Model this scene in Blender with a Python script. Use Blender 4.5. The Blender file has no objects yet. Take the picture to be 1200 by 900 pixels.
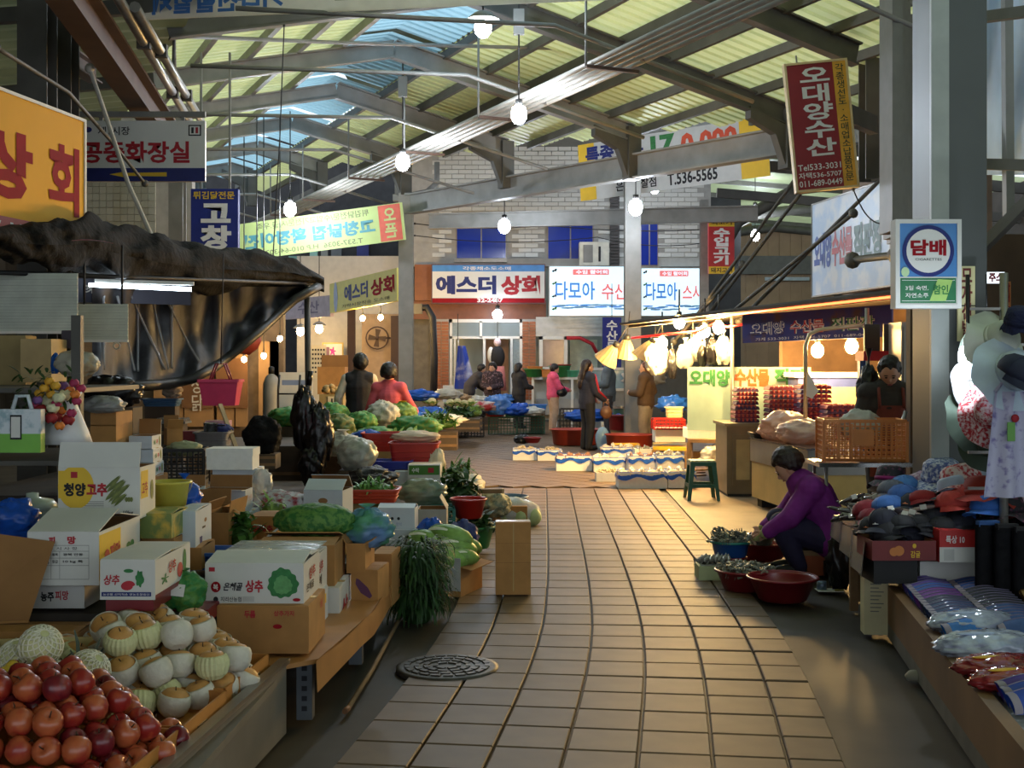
import bpy, math, random
from mathutils import Vector, Matrix, noise
random.seed(7)
PI = math.pi
SC = bpy.context.scene
COL = SC.collection
# ---------------------------------------------------------------- camera, world, exposure
F, CX, CY, EYE = 1430.0, 600.0, 425.0, 1.6
cam = bpy.data.cameras.new('camera'); camo = bpy.data.objects.new('camera', cam); COL.objects.link(camo)
camo.location = (0, 0, EYE); camo.rotation_euler = (PI / 2, 0, 0)
cam.sensor_width = 36; cam.lens = F / 1200 * 36; cam.shift_y = -25 / 1200; cam.clip_start = .05; cam.clip_end = 300
SC.camera = camo
wd = bpy.data.worlds.new('overcast_sky'); SC.world = wd; wd.use_nodes = True
_bg = wd.node_tree.nodes['Background']; _bg.inputs[0].default_value = (.8, .9, 1, 1); _bg.inputs[1].default_value = 1.5
SC.view_settings.view_transform = 'Standard'; SC.view_settings.look = 'None'; SC.view_settings.gamma = 1
SC.view_settings.use_curve_mapping = False; SC.view_settings.exposure = 0.0
try:
    SC.cycles.use_denoising = True; SC.cycles.max_bounces = 7; SC.cycles.diffuse_bounces = 4; SC.cycles.transparent_max_bounces = 12
    SC.cycles.sample_clamp_indirect = 4; SC.cycles.use_light_tree = True; SC.cycles.caustics_reflective = False; SC.cycles.caustics_refractive = False
except Exception: pass

# ---------------------------------------------------------------- helpers
def W(px, py, d): return Vector(((px - CX) * d / F, d, EYE - (py - CY) * d / F))
def GZ(px, py, z=0.): return W(px, py, (EYE - z) * F / (py - CY))
def XD(px, d, z=0.): return Vector(((px - CX) * d / F, d, z))
def lin(c):
    return tuple((x / 255 / 12.92) if x / 255 <= .04045 else ((x / 255 + .055) / 1.055) ** 2.4 for x in c)
MATS = {}
def mat(name, rgb, rough=.6, metal=0., var=.12, scale=6., bump=0., emit=0., alpha=1., transl=0., rnd=0., trans=0., rgb2=None, mid=.5, spec=.5, coat=0.):
    if name in MATS: return MATS[name]
    m = bpy.data.materials.new(name); MATS[name] = m; m.use_nodes = True
    nt = m.node_tree; N = nt.nodes; L = nt.links; bs = N['Principled BSDF']
    c = lin(rgb); c2 = lin(rgb2) if rgb2 else None
    tc = N.new('ShaderNodeTexCoord'); nz = N.new('ShaderNodeTexNoise'); nz.inputs['Scale'].default_value = scale; nz.inputs['Detail'].default_value = 4
    L.new(tc.outputs['Object'], nz.inputs['Vector'])
    cr = N.new('ShaderNodeValToRGB'); e = cr.color_ramp.elements
    if c2:
        e[0].position = max(0, mid - .08); e[1].position = min(1, mid + .08)
        e[0].color = (*c, 1); e[1].color = (*c2, 1)
    else:
        e[0].position = .3; e[1].position = .7
        e[0].color = (*[x * (1 - var) for x in c], 1); e[1].color = (*[min(1, x * (1 + var)) for x in c], 1)
    L.new(nz.outputs['Fac'], cr.inputs['Fac']); out = cr.outputs['Color']
    if rnd:
        oi = N.new('ShaderNodeObjectInfo'); hs = N.new('ShaderNodeHueSaturation'); mr = N.new('ShaderNodeMapRange')
        mr.inputs['To Min'].default_value = 1 - rnd; mr.inputs['To Max'].default_value = 1 + rnd
        L.new(oi.outputs['Random'], mr.inputs['Value']); L.new(mr.outputs['Result'], hs.inputs['Value']); L.new(out, hs.inputs['Color'])
        out = hs.outputs['Color']
    L.new(out, bs.inputs['Base Color'])
    bs.inputs['Roughness'].default_value = rough; bs.inputs['Metallic'].default_value = metal; bs.inputs['Alpha'].default_value = alpha
    bs.inputs['Specular IOR Level'].default_value = spec; bs.inputs['Transmission Weight'].default_value = trans; bs.inputs['Coat Weight'].default_value = coat
    if bump:
        bp = N.new('ShaderNodeBump'); bp.inputs['Strength'].default_value = bump; bp.inputs['Distance'].default_value = .02
        L.new(nz.outputs['Fac'], bp.inputs['Height']); L.new(bp.outputs['Normal'], bs.inputs['Normal'])
    if emit:
        bs.inputs['Emission Color'].default_value = (*c, 1); bs.inputs['Emission Strength'].default_value = emit
    if transl:
        tr = N.new('ShaderNodeBsdfTranslucent'); mx = N.new('ShaderNodeMixShader'); mx.inputs['Fac'].default_value = transl
        L.new(out, tr.inputs['Color']); L.new(bs.outputs[0], mx.inputs[1]); L.new(tr.outputs[0], mx.inputs[2])
        L.new(mx.outputs[0], N['Material Output'].inputs['Surface'])
    return m
class B:
    def __init__(s): s.v = []; s.f = []; s.mi = []; s.sm = []
    def add(s, v, f, mi=0, sm=False):
        o = len(s.v); s.v += [tuple(p) for p in v]; s.f += [tuple(i + o for i in q) for q in f]; s.mi += [mi] * len(f); s.sm += [sm] * len(f); return s
    def bx(s, x0, x1, y0, y1, z0, z1, mi=0, M=None):
        v = [Vector((x, y, z)) for z in (z0, z1) for y in (y0, y1) for x in (x0, x1)]
        if M: v = [M @ p for p in v]
        return s.add(v, [(0, 2, 3, 1), (4, 5, 7, 6), (0, 1, 5, 4), (2, 6, 7, 3), (0, 4, 6, 2), (1, 3, 7, 5)], mi)
    def cbx(s, c, sz, mi=0, M=None):
        return s.bx(c[0] - sz[0] / 2, c[0] + sz[0] / 2, c[1] - sz[1] / 2, c[1] + sz[1] / 2, c[2] - sz[2] / 2, c[2] + sz[2] / 2, mi, M)
    def bar(s, p0, p1, w, h, mi=0, up=(0, 0, 1)):
        p0, p1 = Vector(p0), Vector(p1); a = (p1 - p0).normalized(); u = Vector(up)
        if abs(a.dot(u)) > .98: u = Vector((0, 1, 0))
        r = a.cross(u).normalized() * (w / 2); t = r.cross(a).normalized() * (h / 2)
        v = [p + i * r + j * t for p in (p0, p1) for j in (-1, 1) for i in (-1, 1)]
        return s.add(v, [(0, 1, 3, 2), (4, 6, 7, 5), (0, 4, 5, 1), (2, 3, 7, 6), (0, 2, 6, 4), (1, 5, 7, 3)], mi)
    def ibeam(s, p0, p1, w, h, t=.02, up=(0, 0, 1), mi=0):
        p0, p1 = Vector(p0), Vector(p1); a = (p1 - p0).normalized(); u = Vector(up)
        r = a.cross(u).normalized(); u = r.cross(a).normalized(); o = u * (h / 2 - t / 2)
        s.bar(p0, p1, t * .7, h - 2 * t, mi, up); s.bar(p0 + o, p1 + o, w, t, mi, up); s.bar(p0 - o, p1 - o, w, t, mi, up); return s
    def tube(s, pts, r, n=8, mi=0, cap=True, sm=True):
        pts = [Vector(p) for p in pts]; k = len(pts); rr = r if isinstance(r, (list, tuple)) else [r] * k
        o = len(s.v); last = None; vs = []
        for i, p in enumerate(pts):
            a = (pts[min(i + 1, k - 1)] - pts[max(i - 1, 0)])
            a = a.normalized() if a.length > 1e-9 else Vector((0, 0, 1))
            if last is None:
                u = Vector((0, 0, 1)) if abs(a.z) < .9 else Vector((1, 0, 0)); u = (u - a * u.dot(a)).normalized()
            else:
                u = last - a * last.dot(a); u = u.normalized() if u.length > 1e-6 else a.orthogonal().normalized()
            last = u; w = a.cross(u)
            for j in range(n):
                t = 2 * PI * j / n; vs.append(p + (u * math.cos(t) + w * math.sin(t)) * rr[i])
        fs = [(i * n + j, i * n + (j + 1) % n, (i + 1) * n + (j + 1) % n, (i + 1) * n + j) for i in range(k - 1) for j in range(n)]
        s.add(vs, fs, mi, sm)
        if cap: s._cap(o, n, k, mi)
        return s
    def _cap(s, o, n, k, mi):
        s.f += [tuple(range(o + n - 1, o - 1, -1)), tuple(range(o + (k - 1) * n, o + k * n))]; s.mi += [mi] * 2; s.sm += [False] * 2
    def lathe(s, prof, n=20, c=(0, 0, 0), sx=1., sy=1., mi=0, sm=True, M=None):
        vs = []; k = len(prof)
        for r, z in prof:
            for j in range(n):
                t = 2 * PI * j / n; vs.append(Vector((c[0] + r * sx * math.cos(t), c[1] + r * sy * math.sin(t), c[2] + z)))
        if M: vs = [M @ p for p in vs]
        o = len(s.v)
        s.add(vs, [(i * n + j, i * n + (j + 1) % n, (i + 1) * n + (j + 1) % n, (i + 1) * n + j) for i in range(k - 1) for j in range(n)], mi, sm)
        s._cap(o, n, k, mi); return s
    def ell(s, c, r, n=12, m=8, M=None, mi=0, fn=None):
        vs = []
        for i in range(m + 1):
            ph = PI * i / m - PI / 2
            for j in range(n):
                t = 2 * PI * j / n; d = Vector((math.cos(ph) * math.cos(t), math.cos(ph) * math.sin(t), math.sin(ph)))
                k = fn(d) if fn else 1.
                p = Vector((d.x * r[0] * k, d.y * r[1] * k, d.z * r[2] * k))
                if M: p = M @ p
                vs.append(p + Vector(c))
        return s.add(vs, [(i * n + j, i * n + (j + 1) % n, (i + 1) * n + (j + 1) % n, (i + 1) * n + j) for i in range(m) for j in range(n)], mi, True)
    def grid(s, fn, nu, nv, mi=0, sm=True):
        vs = [fn(i / nu, j / nv) for j in range(nv + 1) for i in range(nu + 1)]
        return s.add(vs, [(j * (nu + 1) + i, j * (nu + 1) + i + 1, (j + 1) * (nu + 1) + i + 1, (j + 1) * (nu + 1) + i) for j in range(nv) for i in range(nu)], mi, sm)
    def prism(s, poly, y0, y1, mi=0, M=None):
        n = len(poly); v = [Vector((x, y0, z)) for x, z in poly] + [Vector((x, y1, z)) for x, z in poly]
        if M: v = [M @ p for p in v]
        return s.add(v, [tuple(range(n)), tuple(range(2 * n - 1, n - 1, -1))] + [(i, i + n, (i + 1) % n + n, (i + 1) % n) for i in range(n)], mi)
    def mesh(s, name, mats):
        me = bpy.data.meshes.new(name); me.from_pydata(s.v, [], s.f)
        for m in (mats if isinstance(mats, (list, tuple)) else [mats]): me.materials.append(m)
        me.polygons.foreach_set('material_index', s.mi); me.polygons.foreach_set('use_smooth', s.sm); me.update(); return me
    def build(s, name, mats, parent=None):
        return link(name, s.mesh(name, mats), parent)
def link(name, me, parent=None, loc=None, rot=None, scale=None):
    o = bpy.data.objects.new(name, me); COL.objects.link(o)
    if parent: o.parent = parent
    if loc is not None: o.location = loc
    if rot is not None: o.rotation_euler = rot
    if scale is not None: o.scale = scale if isinstance(scale, (tuple, list)) else (scale,) * 3
    return o
def tag(o, label, cat, group=None):
    o['label'] = label; o['category'] = cat
    if group: o['group'] = group
    return o
def T(name, label, cat, loc=(0, 0, 0), rz=0., group=None, rx=0., ry=0.):
    o = link(name, None, None, loc, (rx, ry, rz)); o.empty_display_size = .1
    return tag(o, label, cat, group)
def S(name, b, m, parent=None):
    o = b.build(name, m, parent) if b else link(name, None)
    if not parent: o['kind'] = 'structure'
    return o
def dup(root, loc=None, rot=None, label=None, scale=None):
    r = root.copy(); COL.objects.link(r)
    if loc is not None: r.location = loc
    if rot is not None: r.rotation_euler = rot
    if scale is not None: r.scale = (scale,) * 3
    if label: r['label'] = label
    for ch in root.children:
        c = ch.copy(); COL.objects.link(c); c.parent = r
        for g in ch.children:
            d = g.copy(); COL.objects.link(d); d.parent = c
    return r
TXT = {}
def text_mesh(s, bold):
    k = (s, bold)
    if k not in TXT:
        c = bpy.data.curves.new('t', 'FONT'); c.body = s; c.resolution_u = 2; c.offset = bold; c.align_x = 'CENTER' if '\n' in s else 'LEFT'; c.space_line = .98
        o = bpy.data.objects.new('t', c); me = bpy.data.meshes.new_from_object(o); bpy.data.objects.remove(o)
        vs = [v.co.copy() for v in me.vertices]; fs = [tuple(p.vertices) for p in me.polygons]; bpy.data.meshes.remove(me)
        TXT[k] = (vs, fs)
    return TXT[k]
FR = Matrix(((1, 0, 0, 0), (0, 0, -1, 0), (0, 1, 0, 0), (0, 0, 0, 1)))  # face frame: x across, y up -> z, normal -y
def face(kind, size):
    w, d, h = size
    if kind == 'front': return Matrix.Translation((0, -d / 2, h / 2)) @ FR
    if kind == 'right': return Matrix.Translation((w / 2, 0, h / 2)) @ Matrix.Rotation(PI / 2, 4, 'Z') @ FR
    if kind == 'left': return Matrix.Translation((-w / 2, 0, h / 2)) @ Matrix.Rotation(-PI / 2, 4, 'Z') @ FR
    return Matrix.Translation((0, 0, h))
def text(parent, s, M, cx, cy, w, h, m, bold=.0, mirror=False, vert=False, name='lettering', z=.003, skew=0.):
    if vert: s = '\n'.join(s)
    vs, fs = text_mesh(s, bold)
    if not vs: return None
    x0 = min(v.x for v in vs); x1 = max(v.x for v in vs); y0 = min(v.y for v in vs); y1 = max(v.y for v in vs)
    out = []
    for v in vs:
        u = (v.x - x0) / max(1e-6, x1 - x0) - .5; t = (v.y - y0) / max(1e-6, y1 - y0) - .5
        if mirror: u = -u
        out.append(M @ Vector((cx + (u + skew * t) * w, cy + t * h, z)))
    b = B(); b.add(out, [f[::-1] for f in fs] if mirror else fs); return b.build(name, m, parent)
def panel(parent, M, x0, x1, y0, y1, m, z=.0015, name='print_patch'):
    b = B(); b.add([M @ Vector(p) for p in ((x0, y0, z), (x1, y0, z), (x1, y1, z), (x0, y1, z))], [(0, 1, 2, 3)]); return b.build(name, m, parent)
def disc(parent, M, cx, cy, rx, ry, m, z=.002, n=20, name='print_patch', fn=None):
    b = B(); b.add([M @ Vector((cx + rx * math.cos(2 * PI * i / n) * (fn(i / n) if fn else 1), cy + ry * math.sin(2 * PI * i / n) * (fn(i / n) if fn else 1), z)) for i in range(n)], [tuple(range(n))]); return b.build(name, m, parent)
def nz(p, s=1., o=0.): return noise.noise(Vector(p) * s + Vector((o, o * 1.7, o * .6)))
def ground_curve(pts, x):
    for (a, b), (c, d) in zip(pts, pts[1:]):
        if x <= c: return b + (d - b) * (x - a) / (c - a)
    return pts[-1][1] + (x - pts[-1][0]) * (pts[-1][1] - pts[-2][1]) / (pts[-1][0] - pts[-2][0])

# ---------------------------------------------------------------- materials used widely
STEEL = mat('grey_painted_steel', (132, 131, 126), .5, .05, var=.18, scale=3)
DSTEEL = mat('dark_painted_steel', (86, 84, 78), .55, .05, var=.2, scale=3)
BSTEEL = mat('brown_primer_steel', (92, 72, 60), .6, .1, var=.2, scale=3)
GALV = mat('galvanised_pipe', (150, 148, 142), .35, .6, var=.15, scale=5)
WHITE = mat('white_paint', (224, 224, 218), .5, var=.05)
CARD = mat('kraft_cardboard', (176, 128, 72), .8, var=.12, scale=9, rnd=.12)
CARDIN = mat('cardboard_inside', (150, 108, 62), .85, var=.1)
WCARD = mat('white_carton', (212, 212, 206), .55, var=.05, scale=5, rnd=.05)
BWCARD = mat('cool_white_carton', (196, 206, 214), .5, var=.05, scale=5)
FOAM = mat('white_polystyrene', (232, 234, 230), .8, var=.04, scale=30)
BLACK = mat('black_rubber', (24, 24, 26), .6, var=.2)
INK = mat('black_ink', (28, 28, 34), .7, var=.05)
RED = mat('red_ink', (176, 30, 44), .6, var=.05)
NAVY = mat('navy_ink', (26, 40, 110), .6, var=.05)
GREENINK = mat('green_ink', (52, 122, 66), .7, var=.2, scale=30)
YEL = mat('yellow_print', (232, 190, 50), .6, var=.05)
REDP = mat('red_plastic', (172, 38, 30), .35, var=.08)
MAROON = mat('maroon_plastic', (122, 28, 34), .35, var=.1)
BLUEP = mat('blue_plastic', (28, 88, 170), .35, var=.1)
GREENP = mat('green_plastic', (52, 132, 72), .4, var=.1)
DGREENP = mat('dark_green_plastic', (28, 92, 80), .35, var=.08)
YELP = mat('yellow_plastic', (222, 176, 44), .4, var=.08)
ORP = mat('orange_plastic', (206, 126, 54), .45, var=.1)
BLUEF = mat('blue_polythene_sheet', (34, 92, 196), .3, var=.2, scale=10, bump=.4, transl=.2)
BLKBAG = mat('black_polythene', (22, 22, 26), .28, var=.3, scale=14, bump=.5)
CLEAR = mat('clear_polythene', (206, 212, 214), .22, var=.1, scale=12, bump=.5, alpha=.55)
MILKY = mat('milky_polythene', (200, 198, 186), .35, var=.12, scale=12, bump=.6, transl=.15)
WOOD = mat('weathered_wood', (134, 104, 70), .75, var=.25, scale=5)
PALEWOOD = mat('pale_timber', (186, 158, 116), .7, var=.15, scale=6)
LEAF = mat('leaf_green', (66, 110, 40), .55, var=.35, scale=12, transl=.15)
DLEAF = mat('dark_leaf_green', (40, 74, 30), .6, var=.4, scale=14, transl=.1)
PLEAF = mat('pale_leaf_green', (150, 182, 98), .5, var=.25, scale=9, transl=.15)
NETG = mat('green_mesh_sack', (56, 132, 66), .6, rgb2=(104, 138, 60), scale=22, mid=.52, var=.3)
SKIN = mat('skin', (206, 158, 128), .5, var=.06)
HAIR = mat('black_hair', (26, 22, 20), .5, var=.3, scale=30, bump=.5)
# ================================================================ FLOOR
CONC = mat('damp_concrete', (62, 56, 48), .6, spec=.3, var=.35, scale=1.6, bump=.15)
CONCW = mat('brown_concrete', (128, 108, 84), .6, var=.25, scale=2, bump=.15)
TILE = mat('clay_paver', (104, 85, 65), .58, var=.16, scale=3.5, bump=.05, rnd=.18, spec=.3)
floor = S('floor', B().bx(-14, 14, -6, 60, -.12, -.022), CONC)
BC = [(3., -.40), (3.9, -.24), (4.84, -.108), (6.32, .088), (7.43, .192), (8.87, .26), (10.5, .31), (13.07, .375), (16.2, .455)]
def path_x(d):
    a = ground_curve(BC, d); return (ground_curve(BC, d - .5) + 2 * a + ground_curve(BC, d + .5)) / 4
def tilemesh(w, l):
    b = B(); g = .006; x, y = w / 2 - g, l / 2 - g; e = .005
    v = [(-x, -y, -.03), (x, -y, -.03), (x, y, -.03), (-x, y, -.03), (-x, -y, -e), (x, -y, -e), (x, y, -e), (-x, y, -e), (-x + e, -y + e, 0), (x - e, -y + e, 0), (x - e, y - e, 0), (-x + e, y - e, 0)]
    b.add(v, [(0, 1, 5, 4), (1, 2, 6, 5), (2, 3, 7, 6), (3, 0, 4, 7), (4, 5, 9, 8), (5, 6, 10, 9), (6, 7, 11, 10), (7, 4, 8, 11), (8, 9, 10, 11)]); return b.mesh('floor_tile', TILE)
tm, tmc, tmh = tilemesh(.3, .3), tilemesh(.225, .3), None
d = 4.35; rows = []
while d < 15.7:
    h = (path_x(d + .1) - path_x(d - .1)) / .2; rows.append((d, path_x(d), math.atan(h))); d += .3 * math.cos(math.atan(h))
far = B(); cnt = 0
for d, x, a in rows:
    for c in range(-3, 5):
        off = c * .3 + .15 if c < 4 else 4 * .3 + .1125
        if c == -3 and d < 9: continue
        px, py = x + off * math.cos(a), d - off * math.sin(a)
        if px < -.75 and py > 9.2: continue
        cnt += 1
        if cnt <= 285: link('floor_tile', tm if c < 4 else tmc, floor, (px, py, 0), (0, 0, -a))
        else: far.bx(-.144 if c < 4 else -.107, .144 if c < 4 else .107, -.144, .144, -.02, 0, 0, Matrix.Translation((px, py, 0)) @ Matrix.Rotation(-a, 4, 'Z'))
ang = math.radians(38); ca, sa = math.cos(ang), math.sin(ang)
for i in range(-60, 60):
    for j in range(-60, 60):
        x, y = 1. + .3 * (i * ca - j * sa), 22 + .3 * (i * sa + j * ca)
        if 15.75 < y < 33 and -3.4 - (y - 15.7) * .06 < x < 2.0 + (y - 15.7) * .35: far.bx(-.144, .144, -.144, .144, -.02, 0, 0, Matrix.Translation((x, y, 0)) @ Matrix.Rotation(ang, 4, 'Z'))
fo = far.build('distant_tiles', TILE, floor); fo['kind'] = 'stuff'
apron = B(); pts = [(1.95, 15.6), (2.5, 15.7), (3.6, 12.5), (3.3, 10.6), (1.75, 9.6)]
apron.add([(x, y, -.004) for x, y in pts] + [(x, y, -.05) for x, y in pts], [(0, 1, 2, 3, 4)] + [(i, (i + 1) % 5, (i + 1) % 5 + 5, i + 5) for i in range(5)])
apron.build('concrete_apron', CONCW, floor)
MH = mat('cast_iron', (70, 66, 60), .55, .3, var=.3, scale=14)
mh = tag(link('manhole_cover', None, None, GZ(524, 782)), 'round patterned iron manhole cover set in the dim tiled path', 'manhole')
B().lathe([(.0, -.02), (.27, -.02), (.27, .006), (.245, .008), (.0, .008)], 32).build('cover_plate', MH, mh)
for k, r in enumerate((.06, .11, .16, .21)):
    bb = B(); n = 6 + 5 * k
    for i in range(n):
        a = 2 * PI * i / n; bb.cbx((r, 0, .011), (.026, .05, .008), 0, Matrix.Rotation(a, 4, 'Z'))
    bb.build('raised_ring', MH, mh)

# ================================================================ ROOF
AX, CXV = Vector((-.414, .910, 0)), Vector((.910, .414, 0))
RC, RZ, RS, LE = 6.25, 6.62, .23, 2.3
def rp(c, a, dz=0.):
    v = CXV * c + AX * a; return Vector((v.x, v.y, RZ - abs(c - RC) * RS + dz))
def right_c(a): return 11.45 - .29 * (a - 15.05)
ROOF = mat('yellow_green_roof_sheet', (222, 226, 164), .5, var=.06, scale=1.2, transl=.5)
SKYL = mat('blue_skylight_sheet', (176, 214, 226), .3, var=.06, scale=2, transl=.8)
ceiling = S('ceiling', None, None)
TA = [-9.4, -6.3, -3.2, -.1, 3., 6.1, 9.2, 12.4, 15.05, 18.2, 21.4, 24.6, 27.8, 31., 34.2]
def corr(c0, c1, a0, a1, dz=.16):
    b = B(); n = max(2, round((a1 - a0) / .21)); P = []
    for i in range(n):
        a = a0 + (a1 - a0) * i / n; s = (a1 - a0) / n
        P += [(a, 0), (a + s * .62, 0), (a + s * .7, .035), (a + s * .92, .035)]
    P.append((a1, 0))
    v = [rp(c, a, dz + z) for c in (c0, c1) for a, z in P]; k = len(P)
    b.add(v, [(i, i + 1, i + k + 1, i + k) for i in range(k - 1)]); return b
for a0, a1 in zip(TA, TA[1:]):
    for m in range(3):
        s0, s1 = a0 + (a1 - a0) * m / 3, a0 + (a1 - a0) * (m + 1) / 3
        corr(LE, RC - .85, s0, s1).build('roof_panel', ROOF, ceiling)
        corr(RC + .85, max(right_c(s0) + .5, 8), s0, s1).build('roof_panel', ROOF, ceiling)
    for c0, c1 in ((RC - .85, RC), (RC, RC + .85)):
        corr(c0, c1, a0 + .1, a1 - .1, .2).build('skylight_panel', SKYL, ceiling)
for c in [2.4, 3.15, 3.95, 4.7, 5.4, 7.1, 7.85, 8.6, 9.35, 10.1, 10.85, 11.6, 12.3]:
    am = TA[-1] if c < 9 else min(TA[-1], 15.05 + (11.45 + .5 - c) / .29)
    B().bar(rp(c, TA[0], .08), rp(c, am, .08), .07, .13).build('purlin', DSTEEL if c > RC else STEEL, ceiling)
for i, a in enumerate(TA):
    rc = right_c(a) if a > 13 else 10.5
    b = B()
    for c0, c1, h in ((LE, RC, .26), (RC, rc, .3)):
        b.ibeam(rp(c0, a, -.1), rp(c1, a, -.1), .15, h, .025)
    t = b.build('rafter', DSTEEL if a < 16 else STEEL, ceiling)
    # haunch and stub post standing on the oblique beam
    k = B(); e = rp(rc, a, 0)
    if a < 13: e = rp(rc, a, 1.2)
    k.prism([(-.12, 0), (.12, 0), (.12, -.9), (-.12, -.9)], -.12, .12, 0, Matrix.Translation(e) @ Matrix.Rotation(math.atan2(.414, .910), 4, 'Z'))
    k.prism([(-.12, -.25), (-.75, -.02), (-.75, -.2), (-.3, -.4), (-.12, -.85)], -.07, .07, 0, Matrix.Translation(e) @ Matrix.Rotation(math.atan2(.414, .910), 4, 'Z'))
    k.build('haunch_post', DSTEEL, ceiling)
    if i > 1:
        B().tube([rp(LE + .3, a + .15, -.55), rp(RC, a + .15, -1.15), rp(9, a + .15, -1.15)], .028, 6).build('tie_pipe', STEEL, ceiling)
# oblique carrying beam
P0, P1 = Vector((-2.27, 26, 4.96)), Vector((5.05, 17.45, 4.96))
B().ibeam(P0, P1, .22, .42, .03).build('carrying_beam', STEEL, ceiling)
B().ibeam(Vector((-2.0, 29.4, 5.0)), Vector((5.6, 27.8, 5.0)), .2, .36, .03).build('carrying_beam', STEEL, ceiling)
# dark lean-to sheets towards the shop row
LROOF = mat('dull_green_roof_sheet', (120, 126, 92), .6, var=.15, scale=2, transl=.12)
for k in range(10):
    y0 = -8.4 + k * 3.6; b = B(); n = 16
    v = []
    for j in range(n + 1):
        yy = y0 + 3.6 * j / n; z = .03 if j % 2 else 0
        e = CXV * LE + AX * ((yy - CXV.y * LE) / AX.y)
        v += [(e.x + .2, yy, 5.62 + z), (-11, yy, 5.1 + z)]
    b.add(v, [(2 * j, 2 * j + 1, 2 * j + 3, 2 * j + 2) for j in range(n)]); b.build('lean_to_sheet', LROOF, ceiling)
    B().bar((-11, y0, 4.98), (CXV.x * LE + AX.x * (y0 - .95) / AX.y + .2, y0, 5.5), .1, .16).build('lean_to_rafter', DSTEEL, ceiling)
# roof towards the seafood side
for k in range(5):
    y0 = 13.0 + k * 4.2; B().bar((5.0, y0, 5.75), (12.5, y0, 5.1), .12, .22).build('side_rafter', DSTEEL, ceiling)
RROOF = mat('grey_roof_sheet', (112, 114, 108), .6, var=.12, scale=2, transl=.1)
for k in (4, 5, 6, 7):
    y0 = -8.6 + k * 4.2; x0 = [7.2, 7.2, 7.2, 7.2, 6.6, 5.2, 5.2, 5.2][k]
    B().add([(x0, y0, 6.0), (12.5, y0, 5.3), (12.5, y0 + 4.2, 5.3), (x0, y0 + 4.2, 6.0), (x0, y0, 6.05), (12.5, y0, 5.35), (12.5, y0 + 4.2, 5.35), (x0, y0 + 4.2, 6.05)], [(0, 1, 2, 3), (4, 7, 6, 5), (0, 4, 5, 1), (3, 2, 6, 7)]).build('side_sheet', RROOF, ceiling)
# far vault beyond the fish stalls
VROOF = mat('far_vault_sheet', (176, 186, 140), .5, var=.1, scale=2, transl=.45)
for k in range(6):
    x0 = 4.2 + k * 1.7; B().add([(x0, 33, 7.3 - .12 * k), (x0 + 1.7, 33, 7.18 - .12 * k), (x0 + 1.7, 50, 7.18 - .12 * k), (x0, 50, 7.3 - .12 * k)], [(0, 1, 2, 3)]).build('vault_sheet', VROOF, ceiling)
for k in range(6): B().bar((4, 34 + 2.8 * k, 7.25), (14.5, 34 + 2.8 * k, 6.4), .08, .14).build('vault_purlin', DSTEEL, ceiling)
for k in range(3):
    y = 34.5 + k * 6; B().tube([(5.6, y, 4.2), (6.4, y, 5.6), (8, y, 6.5), (10, y, 6.75), (12.6, y, 6.5)], .17, 6).build('vault_arch', DSTEEL, ceiling)
CLAD = mat('tan_cladding', (164, 138, 108), .6, var=.1, scale=2)
wb = S('wall_back', B().bx(4.6, 16, 47, 47.2, 0, 7.0), CLAD)
for k in range(26): B().bx(4.7 + k * .43, 4.78 + k * .43, 46.93, 47, 0, 7.0).build('cladding_rib', CLAD, wb)
B().bx(4.6, 16, 46.8, 47, 5.0, 5.7).build('grey_band', mat('grey_band', (106, 106, 104), .6), wb)
for x0, x1, z in ((9.7, 11.4, 4.75), (7.0, 8.4, 6.8), (9.2, 10.6, 6.86)):
    B().bx(x0, x1, 46.75, 46.85, z, z + .13).build('painted_light_gap', mat('pale_daylight_strip', (226, 238, 250), .4, transl=.5), wb)  # solid strips; the daylight through the gaps is only their pale colour

# cable tray of five conduits
tr = T('conduit_run', 'long run of pale conduits hanging under the roof trusses', 'conduit', CXV * 7.2 + AX * 10)
tr.rotation_euler = (0, 0, math.atan2(-AX.x, AX.y)); tr.location.z = 5.2
for j in range(5):
    B().tube([(-.26 + j * .13, -3, 0), (-.26 + j * .13, 24, 0)], .034, 8).build('conduit', mat('pale_conduit', (176, 170, 160), .4, .1, var=.12, scale=3), tr)
for y in (-.6, 2.9, 6.2, 9.4, 12.6, 16, 19):
    B().bar((-.36, y, -.06), (.36, y, -.06), .05, .04).build('cradle', BSTEEL, tr)
    B().tube([(-.36, y, -.06), (-.36, y, 1.15)], .018, 6).build('hanger_rod', STEEL, tr)

# columns
def column(px, d, w, z0, z1, label, m=STEEL, dep=None):
    t = T('steel_column', label, 'column', XD(px, d, 0)); dep = dep or w
    b = B(); b.cbx((0, 0, (z0 + z1) / 2), (w * .1, dep * .9, z1 - z0)); b.build('web', m, t)
    for s in (-1, 1): B().cbx((0, s * dep * .46, (z0 + z1) / 2), (w, dep * .08, z1 - z0)).build('flange', m, t)
    if z0 < .1: B().bx(-w * .7, w * .7, -dep * .7, dep * .7, -.02, .03).build('base_plate', m, t)
    return t
column(476, 26, .3, 0, 5.2, 'grey steel column at the corner of the brick shopfront, holding the green banner')
column(741, 24, .31, 0, 5.2, 'grey steel column in front of the lit sea-blue shop signs')
column(825, 30, .2, 0, 5.6, 'slim grey column carrying the small red and yellow meat sign', GALV)
cn = T('steel_column', 'tall square steel column behind the hat table, carrying the blue cigarette sign', 'column', XD(1112, 7.75, 0))
B().bx(-.175, .175, -.17, .17, 0, 6.4).build('post', mat('column_grey', (86, 90, 88), .4, .1, var=.1, scale=2), cn)
B().bx(-.18, -.07, -.2, -.17, 0, 6.4).build('pale_trim', mat('trim_pale', (168, 174, 168), .4, .1, var=.08), cn)
column(1026, 16.4, .36, 4.05, 6.1, 'dark hanging steel stub column beside the tall red and yellow sign', DSTEEL)
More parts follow.
